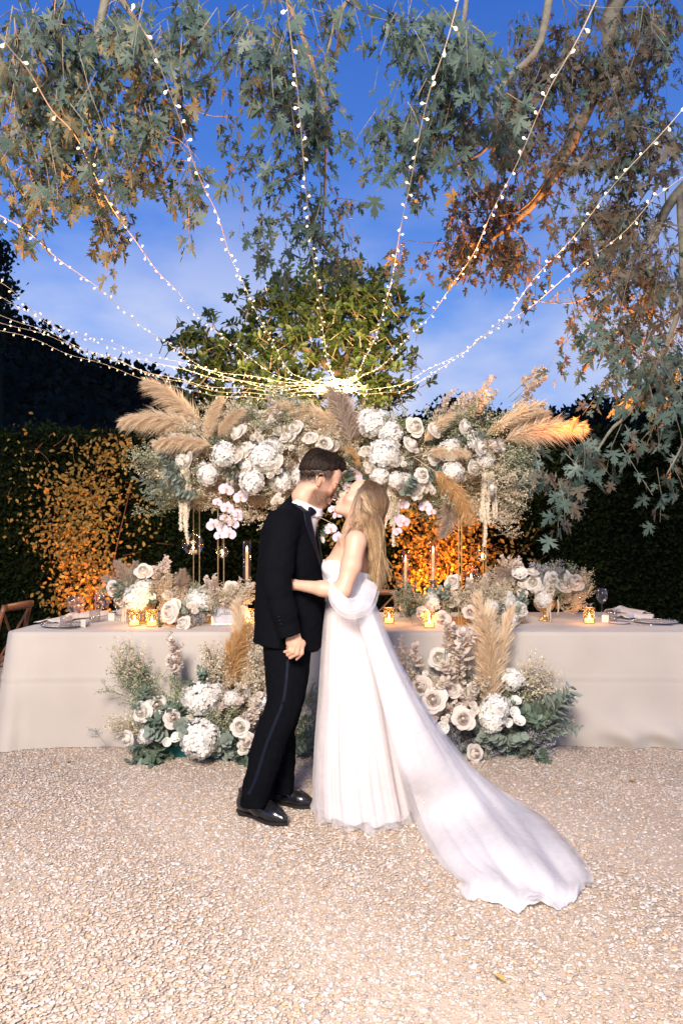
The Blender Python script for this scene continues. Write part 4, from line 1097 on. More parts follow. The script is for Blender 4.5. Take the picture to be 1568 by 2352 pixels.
class Bouquet:
    def __init__(s, label, cat, loc, core, seed, name='flower_arrangement'):
        s.o = root(name, label, cat, loc); s.core = Vector(core); s.r = np.random.default_rng(seed)
    def fl(s, kind, x, y, dpx, Y, k=.9, face=None):
        """a flower head dpx wide seen at x, y"""
        p = at(x, y, Y); rad = dpx * 1.16 * Y / 1568 / 2
        d = (p - s.core); d = Vector((d.x * k, -.55 + min(0, d.y) * .4, d.z * k + .12)) if face is None else Vector(face)
        d += Vector(s.r.normal(0, .20, 3)); d.normalize()
        ms = ME[kind]; me = ms[s.r.integers(len(ms))]
        part(me, NAME[kind], s.o, p - d * rad * .4, zrot(d, s.r.uniform(0, 6.28)) if kind != 'orchid' else zrot(d, s.r.normal(0, .3) + math.pi / 2 * 0), rad * (1.0 if kind != 'hyd' else 1.02))
    def plume(s, kind, x0, y0, Y0, x1, y1, Y1, v=None, roll=None):
        a, c = at(x0, y0, Y0), at(x1, y1, Y1); d = c - a
        ms = ME[kind]; me = ms[s.r.integers(len(ms)) if v is None else v]
        # bend falls with gravity: local +x towards the ground
        q = d.normalized(); dn = Vector((0, 0, -1)); xx_ = dn - q * dn.dot(q)
        if xx_.length < .12: xx_ = Vector((s.r.choice([-1, 1]), 0, 0)) - q * q.x * .0; xx_ = xx_ - q * xx_.dot(q)
        xx_.normalize(); yy_ = q.cross(xx_)
        m = Matrix((xx_, yy_, q)).transposed()
        part(me, NAME[kind], s.o, a - d * .10, m, d.length * (1.22 if kind in ('pampas', 'amber') else 1.1))
    def fill(s, kind, x, y, rx, ry, Y, n, L=.26, up=.3, dy=.25, out=1.):
        for i in range(n):
            a = s.r.normal(size=3) * .55
            p = at(x + a[0] * rx, y + a[1] * ry, Y + a[2] * dy)
            d = (p - s.core); d = Vector((d.x * out, d.y * .6 - .18, d.z * out + up)) + Vector(s.r.normal(0, .22, 3)); d.normalize()
            l_ = L * s.r.uniform(.7, 1.25); ms = ME[kind]
            part(ms[s.r.integers(len(ms))], NAME[kind], s.o, p - d * l_ * .55, zrot(d, s.r.uniform(0, 6.28)), l_)
    def hang(s, kind, x, y0, y1, Y):
        a = at(x, y0, Y); part(ME[kind][s.r.integers(len(ME[kind]))], NAME[kind], s.o, a, (0, 0, s.r.uniform(0, 6.28)), (y1 - y0) * Y / 1568)

# ---------------- the flower cloud over the table
YC = 5.10
B = Bouquet('floating cloud of white roses, hydrangeas and pampas on the gold stands', 'flower installation', (.0, 5.10, 1.95), at(790, 1120, 5.25), 51, 'flower_installation')
b = MB(); b.tube([(-1.1, 5.12, 2.03), (1.15, 5.12, 2.03)], .012, 8); b.build('bar', M_gold, B.o)
lz = lambda zx, zy: (294 + .35 * zx, 862.4 + .35 * zy)
rz_ = lambda zx, zy: (784 + .35 * zx, 842.8 + .35 * zy)
for kd, zx, zy, dz, Y in (('rose', 285, 420, 92, 4.9), ('rose', 715, 365, 118, 4.85), ('rose', 1095, 335, 105, 4.9), ('rose', 1190, 405, 92, 4.85), ('rose', 1285, 445, 92, 4.85), ('blush', 710, 530, 85, 4.8), ('rose', 435, 345, 72, 5.0),
                          ('hyd', 600, 515, 150, 4.8), ('hyd', 860, 535, 185, 4.78), ('hyd', 950, 465, 115, 4.85), ('hyd', 800, 695, 150, 4.78), ('spray', 955, 625, 105, 4.8), ('spray', 1060, 455, 85, 4.85), ('spray', 935, 285, 60, 4.9), ('hyd', 335, 560, 85, 4.9), ('rose', 860, 240, 45, 5.0),
                          ('spray', 980, 810, 90, 4.85), ('rose', 900, 320, 70, 5.0)):
    B.fl(kd, *lz(zx, zy), dz * .35, Y - .10)
for zx, zy, dz in ((715, 690, 118), (650, 745, 95), (735, 800, 90), (650, 870, 85), (720, 895, 70), (560, 980, 85), (640, 930, 75), (690, 965, 75), (665, 1040, 85), (600, 1045, 70), (615, 1000, 70), (720, 930, 60), (590, 830, 60)):
    B.fl('orchid', *lz(zx, zy), dz * .35, 4.82, face=(.1, -1, .15))
for kd, zx, zy, dz, Y in (('hyd', 195, 360, 170, 4.85), ('hyd', 295, 535, 190, 4.78), ('hyd', 340, 425, 145, 4.85), ('hyd', 755, 680, 125, 4.8), ('rose', 485, 388, 118, 4.82), ('rose', 465, 505, 112, 4.78), ('rose', 820, 392, 102, 4.82), ('rose', 915, 520, 108, 4.78),
                          ('blush', 1000, 505, 85, 4.85), ('spray', 385, 625, 85, 4.78), ('hyd', 360, 735, 95, 4.78), ('spray', 510, 815, 110, 4.8), ('spray', 870, 440, 80, 4.85), ('spray', 815, 540, 55, 4.8), ('spray', 180, 655, 80, 4.85), ('lis', 480, 850, 50, 4.8), ('rose', 760, 510, 45, 4.85), ('blush', 1060, 540, 60, 4.9)):
    B.fl(kd, *rz_(zx, zy), dz * .35, Y - .10)
for zx, zy, dz in ((95, 690, 112), (50, 785, 70), (400, 905, 75), (550, 915, 85), (380, 1000, 70), (410, 1025, 85), (370, 1075, 60), (590, 945, 60), (-60, 850, 60), (-35, 960, 75), (-70, 1060, 80), (-25, 1120, 75), (-60, 930, 55)):
    B.fl('orchid', *rz_(zx, zy), dz * .35, 4.82, face=(-.1, -1, .1))
for kd, x, y, d_, Y in (('rose', 640, 985, 30, 4.95), ('hyd', 570, 1065, 46, 4.82), ('rose', 505, 1045, 34, 4.85), ('spray', 530, 1100, 34, 4.85), ('hyd', 640, 1100, 48, 4.85), ('rose', 700, 1050, 32, 4.9), ('spray', 455, 1040, 34, 4.95), ('rose', 840, 1035, 32, 4.9), ('hyd', 930, 1110, 40, 4.82), ('rose', 1000, 1050, 32, 4.82), ('spray', 1060, 1090, 36, 4.85), ('hyd', 1120, 1050, 42, 4.85), ('rose', 1150, 1020, 30, 4.95), ('spray', 985, 1120, 34, 4.82), ('blush', 870, 1000, 30, 4.95), ('spray', 590, 1000, 34, 4.9), ('blush', 760, 1020, 32, 4.9), ('rose', 560, 1030, 38, 4.8), ('hyd', 690, 1090, 44, 4.82), ('rose', 900, 1045, 38, 4.75), ('hyd', 1040, 1030, 46, 4.75), ('rose', 1090, 1075, 34, 4.75), ('hyd', 470, 1085, 46, 4.8), ('rose', 430, 1055, 34, 4.8), ('rose', 630, 1060, 36, 4.75), ('rose', 1000, 985, 36, 4.8), ('hyd', 1100, 1010, 40, 4.8), ('rose', 660, 1000, 36, 4.8), ('rose', 1130, 1120, 30, 4.75), ('rose', 970, 1090, 32, 4.72), ('hyd', 870, 1090, 38, 4.75)):
    B.fl(kd, x, y, d_, Y - .06)
for a in (('pampas', 466, 985, 5.0, 376, 866, 5.0, 0), ('pampas', 446, 985, 4.9, 318, 922, 4.85, 1), ('pampas', 478, 1012, 4.9, 470, 925, 4.9, 1), ('pampas', 500, 1005, 4.85, 530, 935, 4.8, 1), ('pampas', 490, 1025, 4.8, 376, 992, 4.7, 0),
          ('pampas', 803, 1008, 4.95, 688, 895, 4.95, 1), ('taupe', 806, 1020, 4.85, 776, 880, 4.9, 0), ('taupe', 815, 1015, 4.9, 800, 900, 4.9, 0), ('pampas', 972, 1018, 4.75, 1016, 948, 4.75, 0), ('pampas', 976, 1042, 4.7, 1062, 1022, 4.65, 0),
          ('amber', 992, 1078, 4.72, 1100, 1150, 4.65, 1), ('slim', 1108, 1006, 4.9, 1236, 912, 4.9, 0), ('slim', 1105, 1010, 5.0, 1200, 925, 5.0, 1), ('pampas', 1155, 1014, 4.9, 1306, 950, 4.85, 0), ('pampas', 1150, 1016, 4.95, 1280, 965, 4.95, 2), ('amber', 792, 1022, 4.75, 828, 1052, 4.7, 0),
          ('taupe', 668, 1052, 4.85, 672, 1140, 4.85, 0), ('taupe', 655, 1050, 4.9, 650, 1135, 4.9, 0), ('taupe', 1040, 1110, 4.85, 1036, 1235, 4.85, 0), ('pampas', 1165, 990, 5.1, 1240, 940, 5.2, 2)):
    B.plume(*a)
for x, y, rx, ry, n, kd, L in ((420, 1050, 70, 50, 30, 'limo', .26), (370, 1100, 50, 50, 19, 'limog', .28), (480, 1110, 60, 60, 30, 'limo', .26), (560, 980, 90, 40, 30, 'limo', .26), (620, 1040, 90, 60, 35, 'limo', .26), (690, 1000, 80, 45, 27, 'limo', .26),
                               (560, 1130, 70, 50, 27, 'limo', .24), (650, 1120, 60, 60, 22, 'limo', .24), (760, 1060, 70, 70, 24, 'limo', .26), (880, 1060, 90, 60, 32, 'limo', .26), (960, 1070, 90, 50, 35, 'limo', .25), (1060, 1060, 80, 60, 32, 'limo', .26),
                               (1120, 1080, 70, 60, 35, 'limo', .27), (1190, 1060, 40, 60, 24, 'limog', .28), (1150, 1150, 40, 60, 22, 'limo', .26), (900, 1130, 60, 60, 19, 'limo', .24), (1010, 1130, 60, 60, 22, 'limog', .24), (980, 990, 110, 35, 22, 'limog', .28),
                               (640, 965, 90, 30, 19, 'limog', .30), (1070, 985, 80, 35, 19, 'limog', .30), (840, 980, 50, 30, 11, 'limo', .28), (460, 1000, 60, 30, 14, 'limo', .26)):
    B.fill(kd, x, y, rx, ry, 5.05, n, L)
for x, y, rx, ry, n, kd, L in ((400, 1065, 45, 30, 9, 'euca', .24), (430, 1120, 20, 40, 6, 'euca', .22), (530, 1075, 40, 20, 6, 'euca', .20), (610, 1105, 30, 40, 7, 'euca', .20), (935, 1085, 60, 30, 8, 'euca', .20), (1030, 1000, 40, 22, 7, 'euca', .20), (1165, 1085, 40, 40, 9, 'lance', .30),
                               (1190, 1120, 25, 30, 5, 'lance', .28), (370, 1120, 40, 30, 3, 'lance', .24), (820, 1090, 40, 40, 4, 'rusc', .24), (560, 1030, 120, 30, 5, 'rusc', .22), (900, 1030, 110, 40, 5, 'rusc', .22), (1065, 935, 38, 28, 11, 'luna', .22), (1030, 950, 26, 22, 5, 'luna', .20), (1100, 905, 12, 22, 3, 'luna', .22),
                               (1220, 890, 16, 30, 4, 'luna', .24), (1195, 935, 22, 16, 3, 'luna', .20), (635, 950, 18, 18, 4, 'luna', .18), (720, 1110, 40, 40, 6, 'luna', .18)):
    B.fill(kd, x, y, rx, ry, 4.98, n, L, up=.5)
for x, y0, y1 in ((425, 1075, 1250), (412, 1085, 1220), (886, 1095, 1214), (902, 1092, 1256), (1113, 1085, 1256), (1134, 1108, 1208), (893, 1090, 1190), (430, 1070, 1190)):
    B.hang('amar', x, y0, y1, 4.85)

# ---------------- floor arrangement, left
def trays(o, spots):
    for x, y, w in spots:
        g = gnd(x, y); b = MB(); b.box((g.x, g.y + .06, .032), (w, .11, .05)); b.box((g.x, g.y + .06, .06), (w + .012, .122, .006)); b.build('tray', M_tray, o)
g = gnd(450, 1745)
B = Bouquet('low arrangement of white roses and hydrangeas on the gravel left of the man', 'flower arrangement', (g.x, 4.2, 0), at(450, 1690, 4.32), 61)
trays(B.o, [(370, 1742, .30), (520, 1748, .34)])
fz = lambda zx, zy: (235.2 + .3375 * zx, 1430.8 + .3375 * zy)
for kd, zx, zy, dz, Y in (('rose', 235, 315, 92, 4.3), ('rose', 265, 605, 122, 4.05), ('rose', 370, 555, 118, 4.1), ('blush', 480, 645, 112, 4.0), ('rose', 935, 705, 120, 3.98), ('rose', 165, 790, 100, 4.1), ('blush', 985, 800, 115, 3.98), ('hyd', 650, 490, 210, 4.1), ('hyd', 740, 470, 150, 4.15), ('hyd', 640, 765, 235, 3.95),
                          ('hyd', 870, 505, 95, 4.1), ('hyd', 1095, 520, 115, 4.15), ('hyd', 290, 765, 95, 4.0), ('lis', 500, 775, 72, 4.0), ('lis', 440, 810, 60, 4.0), ('spray', 1380, 590, 95, 4.2), ('rose', 1435, 720, 70, 4.2), ('blush', 950, 470, 100, 4.2), ('hyd', 570, 510, 90, 4.1), ('spray', 600, 640, 60, 4.1), ('rose', 960, 850, 80, 4.0)):
    B.fl(kd, *fz(zx, zy), dz * .3375, Y)
for a in (('amber', 529, 1592, 4.25, 532, 1450, 4.25, 0), ('amber', 524, 1590, 4.3, 512, 1470, 4.3, 0), ('slim', 566, 1600, 4.3, 567, 1385, 4.3, 0), ('slim', 560, 1600, 4.33, 558, 1400, 4.3, 1)):
    B.plume(*a)
for x, y, rx, ry, n, kd, L in ((310, 1560, 40, 50, 8, 'limog', .26), (290, 1530, 40, 40, 6, 'limo', .26), (350, 1640, 60, 50, 16, 'limog', .20), (430, 1610, 60, 40, 14, 'limog', .20), (500, 1650, 60, 50, 22, 'limog', .20), (560, 1640, 50, 50, 20, 'limo', .20), (600, 1580, 40, 40, 12, 'limo', .26), (480, 1700, 110, 30, 26, 'stat', .17),
                               (570, 1710, 60, 30, 18, 'stat', .17), (380, 1700, 60, 30, 12, 'limog', .18), (700, 1640, 20, 60, 14, 'limog', .22), (705, 1700, 20, 40, 12, 'stat', .18), (640, 1690, 40, 50, 14, 'limog', .20), (490, 1540, 30, 40, 8, 'limo', .24), (585, 1500, 18, 50, 8, 'limo', .26), (290, 1680, 30, 20, 5, 'limo', .22)):
    B.fill(kd, x, y, rx, ry, 4.25, n, L, dy=.12)
for x, y, rx, ry, n, kd, L in ((330, 1735, 20, 14, 3, 'rusc', .22), (365, 1745, 20, 12, 3, 'rusc', .22), (500, 1725, 40, 16, 8, 'euca', .20), (540, 1700, 40, 20, 5, 'rusc', .20), (570, 1735, 30, 16, 4, 'rusc', .20), (390, 1660, 40, 30, 5, 'rusc', .20), (340, 1620, 30, 20, 3, 'rusc', .18), (460, 1570, 20, 12, 2, 'rusc', .15), (450, 1680, 80, 30, 8, 'euca', .18),
                               (690, 1720, 15, 20, 4, 'euca', .18), (700, 1680, 20, 30, 2, 'rusc', .18), (397, 1540, 12, 50, 4, 'luna', .20), (400, 1480, 8, 20, 2, 'luna', .16), (560, 1600, 40, 30, 8, 'luna', .18), (580, 1660, 30, 30, 6, 'luna', .16)):
    B.fill(kd, x, y, rx, ry, 4.12, n, L, dy=.08, up=.2)
# ---------------- floor arrangement, right
g = gnd(1100, 1740)
B = Bouquet('low arrangement of cream roses and lunaria on the gravel right of the woman', 'flower arrangement', (g.x, 4.2, 0), at(1090, 1690, 4.32), 62)
trays(B.o, [(1150, 1738, .26), (1082, 1734, .2)])
gz = lambda zx, zy: (882 + .3125 * zx, 1430.8 + .3125 * zy)
for kd, zx, zy, dz, Y in (('rose', 400, 258, 145, 4.25), ('blush', 265, 470, 145, 4.1), ('blush', 360, 565, 165, 4.0), ('blush', 580, 705, 150, 3.98), ('blush', 500, 490, 125, 4.1), ('hyd', 950, 400, 150, 4.15), ('hyd', 840, 605, 185, 4.0), ('hyd', 800, 700, 165, 3.98), ('lis', 992, 712, 88, 3.95), ('lis', 960, 655, 78, 3.98), ('lis', 918, 735, 66, 3.95),
                          ('lis', 430, 770, 90, 3.95), ('lis', 970, 565, 75, 4.05), ('spray', 670, 640, 120, 4.0), ('spray', 450, 700, 75, 4.0), ('hyd', 660, 490, 90, 4.15), ('rose', 310, 610, 70, 4.05), ('lis', 300, 370, 45, 4.2)):
    B.fl(kd, *gz(zx, zy), dz * .3125, Y)
for a in (('slim', 1118, 1640, 4.2, 1128, 1372, 4.2, 0), ('slim', 1128, 1640, 4.22, 1155, 1400, 4.2, 1), ('pampas', 1122, 1630, 4.18, 1138, 1440, 4.15, 2), ('slim', 1112, 1640, 4.24, 1110, 1410, 4.22, 1)):
    B.plume(*a)
for x, y, rx, ry, n, kd, L in ((1000, 1600, 60, 50, 12, 'limo', .24), (1080, 1600, 60, 40, 14, 'limo', .22), (1180, 1600, 40, 40, 12, 'limog', .26), (1230, 1570, 25, 40, 8, 'limo', .28), (1060, 1700, 60, 30, 24, 'stat', .18), (1120, 1715, 50, 25, 18, 'stat', .17), (1210, 1715, 40, 28, 22, 'stat', .18), (1190, 1660, 40, 30, 14, 'limog', .20), (1260, 1620, 30, 30, 6, 'limo', .26), (1100, 1670, 70, 30, 14, 'limog', .18), (1010, 1680, 40, 30, 10, 'stat', .18)):
    B.fill(kd, x, y, rx, ry, 4.25, n, L, dy=.12)
for x, y, rx, ry, n, kd, L in ((1215, 1650, 35, 20, 5, 'rusc', .24), (1260, 1625, 25, 12, 5, 'lance', .26), (1265, 1670, 25, 10, 4, 'lance', .26), (1110, 1690, 40, 14, 6, 'euca', .18), (1180, 1700, 30, 20, 7, 'euca', .18), (1235, 1738, 10, 10, 2, 'rusc', .16), (1060, 1500, 25, 35, 6, 'luna', .22), (1030, 1470, 20, 25, 4, 'luna', .20), (930, 1530, 20, 40, 6, 'luna', .20), (1085, 1590, 30, 30, 8, 'luna', .20), (1060, 1640, 40, 25, 7, 'luna', .17), (1040, 1560, 30, 40, 6, 'luna', .22), (1180, 1645, 20, 16, 2, 'rusc', .18)):
    B.fill(kd, x, y, rx, ry, 4.12, n, L, dy=.08, up=.3)
g = gnd(1086, 1752)
o = part(ME['blush'][1], 'fallen_rose', None, g + Vector((0, 0, .055)), zrot((.4, -.8, .25), .3), .058)
tag(o, 'single cream rose fallen on the gravel by the edge of the train', 'rose')
M_dryleaf = mat('dry_leaf', (.55, .33, .08), (.62, .42, .14), rough=.6, scale=30, transl=.2)
me_dl = mesh_np('fallen_leaf', LEAF_V * np.array([1, 1, 1.5]), LEAF_F, M_dryleaf)
for x, y, a_, la in ((1160, 2268, .6, 'small yellow leaf lying on the gravel bottom right'), (1350, 2035, 2.2, 'brown leaf on the gravel at the tip of the train'), (1462, 1802, 1.1, 'tiny yellow leaf on the gravel far right'), (165, 1752, 2.8, 'tiny dry leaf on the gravel below the tablecloth left')):
    tag(part(me_dl, 'fallen_leaf', None, gnd(x, y) + Vector((0, 0, .016)), (.1, .15, a_), .05), la, 'leaf')

# ---------------- table flowers
cz = lambda zx, zy: (.3875 * zx, 1215.2 + .3875 * zy)
p = tb(329, 1431)
B = Bouquet('flowers with taupe pampas in the left gold compote bowl', 'flower arrangement', (p.x, p.y, TZ + .13), (p.x, p.y, TZ + .12), 71)
for kd, zx, zy, dz in (('rose', 850, 245, 92), ('rose', 675, 355, 84), ('hyd', 795, 400, 150), ('hyd', 850, 345, 110), ('spray', 710, 425, 70), ('hyd', 830, 450, 70), ('lis', 905, 400, 40), ('rose', 1000, 390, 60)):
    B.fl(kd, *cz(zx, zy), dz * .3875, p.y - .08)
for a in (('taupe', 305, 1375, 4.95, 283, 1285, 4.95, 0), ('taupe', 300, 1380, 4.95, 262, 1310, 4.95, 1), ('taupe', 300, 1370, 5.0, 300, 1290, 5.0, 0), ('taupe', 410, 1385, 5.0, 408, 1308, 5.0, 0), ('taupe', 405, 1385, 5.05, 420, 1320, 5.05, 0)): B.plume(*a)
for x, y, rx, ry, n, kd in ((300, 1350, 50, 25, 12, 'limog'), (370, 1350, 45, 30, 20, 'limo'), (400, 1375, 40, 22, 14, 'limo'), (330, 1375, 40, 18, 8, 'limog')): B.fill(kd, x, y, rx, ry, p.y, n, .17, dy=.1)
for x, y, rx, ry, n, kd in ((365, 1330, 14, 16, 5, 'luna'), (380, 1308, 8, 16, 3, 'luna'), (345, 1370, 25, 14, 4, 'rusc'), (285, 1370, 20, 14, 3, 'rusc')): B.fill(kd, x, y, rx, ry, p.y - .05, n, .17, dy=.05)
B.hang('amar', 284, 1384, 1437, 4.9); B.hang('amar', 290, 1390, 1432, 4.9)
p = tb(470, 1436)
B = Bouquet('low white roses and hydrangea on the table beside the framed sign', 'flower arrangement', (p.x, p.y + .1, TZ + .004), (p.x, p.y + .15, TZ + .06), 72)
for kd, zx, zy, dz, Y in (('rose', 1000, 490, 120, 4.6), ('rose', 1080, 555, 88, 4.55), ('rose', 1370, 350, 76, 4.85), ('blush', 1378, 418, 84, 4.8), ('hyd', 1170, 400, 150, 4.75), ('hyd', 1430, 505, 85, 4.75), ('spray', 1150, 460, 80, 4.65), ('blush', 1260, 330, 60, 4.9), ('rose', 1035, 450, 70, 4.7), ('hyd', 1250, 400, 90, 4.8)):
    B.fl(kd, *cz(zx, zy), dz * .3875, Y)
for x, y, rx, ry, n, kd, L in ((450, 1385, 40, 30, 18, 'limog', .15), (500, 1375, 50, 20, 16, 'limo', .16), (560, 1380, 30, 25, 16, 'limo', .17), (455, 1425, 20, 14, 10, 'stat', .12), (540, 1365, 40, 20, 8, 'luna', .16), (490, 1350, 30, 18, 6, 'luna', .16), (385, 1440, 14, 8, 2, 'rusc', .14), (425, 1410, 25, 14, 5, 'euca', .15), (460, 1400, 20, 10, 2, 'rusc', .13)):
    B.fill(kd, x, y, rx, ry, 4.78, n, L, dy=.1)
dz_ = lambda zx, zy: (862.4 + .45 * zx, 1215.2 + .45 * zy)
p = tb(1060, 1432)
B = Bouquet('low white roses and hydrangea on the table right of the woman', 'flower arrangement', (p.x, p.y + .1, TZ + .004), (p.x, p.y + .15, TZ + .06), 73)
for kd, zx, zy, dz, Y in (('rose', 390, 265, 76, 5.0), ('blush', 385, 352, 76, 4.75), ('rose', 235, 440, 76, 4.65), ('blush', 335, 462, 84, 4.6), ('blush', 480, 425, 66, 4.7), ('hyd', 270, 365, 90, 4.75), ('hyd', 600, 385, 70, 4.75), ('hyd', 695, 460, 76, 4.6), ('rose', 745, 405, 76, 4.7), ('hyd', 690, 360, 90, 4.8), ('spray', 560, 430, 60, 4.65), ('rose', 130, 400, 34, 4.8), ('spray', 520, 330, 50, 4.85)):
    B.fl(kd, *dz_(zx, zy), dz * .45, Y)
for a in (('taupe', 1110, 1390, 4.9, 1108, 1315, 4.9, 0), ('taupe', 1095, 1390, 4.95, 1085, 1330, 4.95, 0), ('taupe', 1120, 1385, 4.9, 1130, 1325, 4.9, 1)): B.plume(*a)
for x, y, rx, ry, n, kd, L in ((940, 1375, 30, 25, 16, 'limog', .17), (1000, 1390, 50, 25, 16, 'limog', .15), (1080, 1380, 40, 35, 24, 'limo', .17), (1130, 1370, 40, 30, 16, 'limo', .16), (1110, 1425, 40, 14, 12, 'limog', .15), (1180, 1400, 30, 25, 10, 'euca', .14), (1010, 1365, 25, 14, 5, 'euca', .15), (1110, 1350, 25, 25, 6, 'luna', .16), (1160, 1430, 30, 10, 8, 'limo', .15), (945, 1400, 20, 14, 2, 'rusc', .14)):
    B.fill(kd, x, y, rx, ry, 4.8, n, L, dy=.1)
p = tb(1250, 1427)
B = Bouquet('white roses and bleached fern in the right gold compote bowl', 'flower arrangement', (p.x, p.y, TZ + .13), (p.x, p.y, TZ + .14), 74)
for kd, zx, zy, dz in (('lis', 735, 222, 76), ('rose', 800, 270, 76), ('rose', 800, 212, 60), ('rose', 900, 255, 72), ('rose', 960, 285, 76), ('rose', 1015, 265, 92), ('rose', 880, 312, 70), ('lis', 980, 225, 34), ('hyd', 860, 350, 84), ('blush', 815, 320, 44), ('rose', 750, 325, 50), ('rose', 830, 290, 50), ('rose', 745, 280, 44)):
    B.fl(kd, *dz_(zx, zy), dz * .45, p.y - .10)
for a in (('taupe', 1190, 1330, 5.0, 1142, 1310, 5.0, 1), ('taupe', 1195, 1335, 5.0, 1150, 1290, 5.0, 1)): B.plume(*a)
for x, y, rx, ry, n, kd, L in ((1250, 1310, 35, 20, 16, 'stat', .17), (1170, 1345, 30, 20, 16, 'limo', .17), (1300, 1350, 40, 20, 16, 'limog', .16), (1330, 1340, 25, 18, 8, 'limo', .18), (1310, 1380, 30, 18, 12, 'limo', .15), (1250, 1345, 50, 25, 16, 'limog', .15), (1185, 1300, 14, 12, 4, 'luna', .16), (1295, 1310, 12, 12, 2, 'rusc', .15), (1175, 1300, 30, 12, 4, 'luna', .14)):
    B.fill(kd, x, y, rx, ry, p.y, n, L, dy=.1)
B.hang('amar', 1261, 1380, 1430, p.y - .1); B.hang('amar', 1282, 1378, 1412, p.y - .1); B.hang('amar', 1257, 1384, 1424, p.y - .1)
# ================================================================ fairy light strings
M_wire = mat('clear_wire', (.74, .64, .50), (.80, .70, .56), rough=.4, scale=40)  # tan made brighter to stand in for the bulbs' light on the wire
M_bulb = emit('fairy_bulb', (1.0, .72, .40), 1.7)
M_cap = mat('bulb_cap', (.75, .70, .62), rough=.3, transl=.4, emis=(1, .6, .28), estr=.9)  # warm emission on the cap stands in for the halo round the bulb
M_cap.cycles.emission_sampling = 'NONE'
b = MB()
b.lathe([(.0014, .0), (.0018, .008), (.0034, .016)], 7, mi=1)
b.lathe([(.0030, .0145), (.0062, .018), (.0076, .0235), (.0062, .029), (.0030, .0325), (.0001, .0332)], 9, mi=0)
me_bulb = b.mesh('bulb', [M_bulb, M_cap], True)
ZS = 3.05
def fairy(label, pts, spacing, seed, n=120, wire_r=.0026, bs=1.0):
    r_ = np.random.default_rng(seed)
    P = []
    for x, y in pts:
        Y = min(7.25, (ZS - CAMZ) * 1568 / (1258 - y)); P.append(at(x, y, Y))
    c = curve(P, n)
    c[:, 2] += .012 * np.sin(np.linspace(0, 40, n) + seed)
    s_ = root('fairy_light_string', label, 'string lights', tuple(c[-1]), 'fairy light strings fanning out overhead')
    b = MB(); b.tube(c, np.interp(c[:, 1], [2, 6], [wire_r, wire_r * .55]), 5); b.build('wire', M_wire, s_, True)
    d = np.concatenate([[0], np.cumsum(np.linalg.norm(np.diff(c, axis=0), axis=1))])
    u = r_.uniform(0, spacing)
    while u < d[-1]:
        p = [np.interp(u, d, c[:, k]) for k in range(3)]
        if p[1] > 1.2:
            a = r_.uniform(0, 6.28); dr = Vector((math.cos(a), .35 * math.sin(a), r_.normal(-.25, .75)))
            part(me_bulb, 'bulb', s_, p, zrot(dr, 0), bs * (.76 + .035 * max(0, p[1] - 3)))
        u += spacing * r_.uniform(.75, 1.3)
S = [('fairy light string crossing the upper left corner of the sky', [(-230, -260), (0, 70), (97, 215), (182, 332), (285, 520), (380, 640), (455, 722), (600, 842), (705, 885)]),
     ('fairy light string leaving the top edge left of centre', [(190, -300), (290, 0), (375, 165), (435, 345), (500, 500), (545, 625), (605, 745), (660, 845), (725, 885)]),
     ('fairy light string hanging nearly straight down the middle of the sky', [(640, -320), (658, 0), (683, 205), (705, 460), (722, 610), (738, 730), (752, 830), (770, 880)]),
     ('fairy light string leaving the top edge right of centre', [(1130, -280), (1055, 0), (980, 240), (925, 500), (890, 680), (855, 790), (815, 862), (785, 884)]),
     ('fairy light string passing through the orange lit leaves at right', [(1520, -240), (1370, 0), (1240, 255), (1130, 490), (1050, 640), (950, 765), (860, 850), (790, 884)]),
     ('upper of the two fairy light strings reaching the right edge', [(1900, -80), (1568, 245), (1350, 500), (1210, 662), (1120, 765), (985, 850), (880, 893), (790, 888)]),
     ('lower of the two fairy light strings reaching the right edge', [(1950, 120), (1568, 400), (1430, 530), (1240, 685), (1100, 782), (960, 880), (870, 905), (785, 892)]),
     ('fairy light string entering at the left edge below the maple foliage', [(-250, 330), (0, 492), (160, 610), (330, 750), (470, 845), (600, 888), (720, 886), (772, 880)]),
     ('highest of the bundle of fairy light strings over the left hill', [(-300, 540), (0, 652), (110, 735), (280, 797), (450, 842), (620, 872), (770, 882)]),
     ('second string of the bundle over the left hill', [(-300, 600), (0, 683), (120, 748), (300, 815), (470, 862), (620, 884), (772, 884)]),
     ('third string of the bundle over the left hill', [(-300, 650), (0, 722), (170, 790), (330, 850), (480, 886), (640, 896), (774, 886)]),
     ('fourth string of the bundle over the left hill', [(-300, 670), (0, 738), (200, 806), (370, 866), (520, 900), (660, 904), (776, 890)]),
     ('lowest of the bundle of strings, sagging to the pampas tips', [(-300, 700), (0, 757), (190, 822), (380, 884), (540, 912), (680, 912), (778, 892)])]
for i, (la, pts) in enumerate(S):
    fairy(la, pts, .115 if i < 8 else .105, 100 + i)
fairy('tangled knot of fairy lights round the branch of the evergreen', [(690, 880), (740, 895), (800, 872), (830, 890), (770, 902), (720, 884), (760, 868), (815, 882), (790, 900), (730, 892), (700, 900), (765, 884), (840, 884), (800, 896), (748, 880), (778, 872), (760, 898), (700, 888)], .085, 140, n=240, bs=.8)
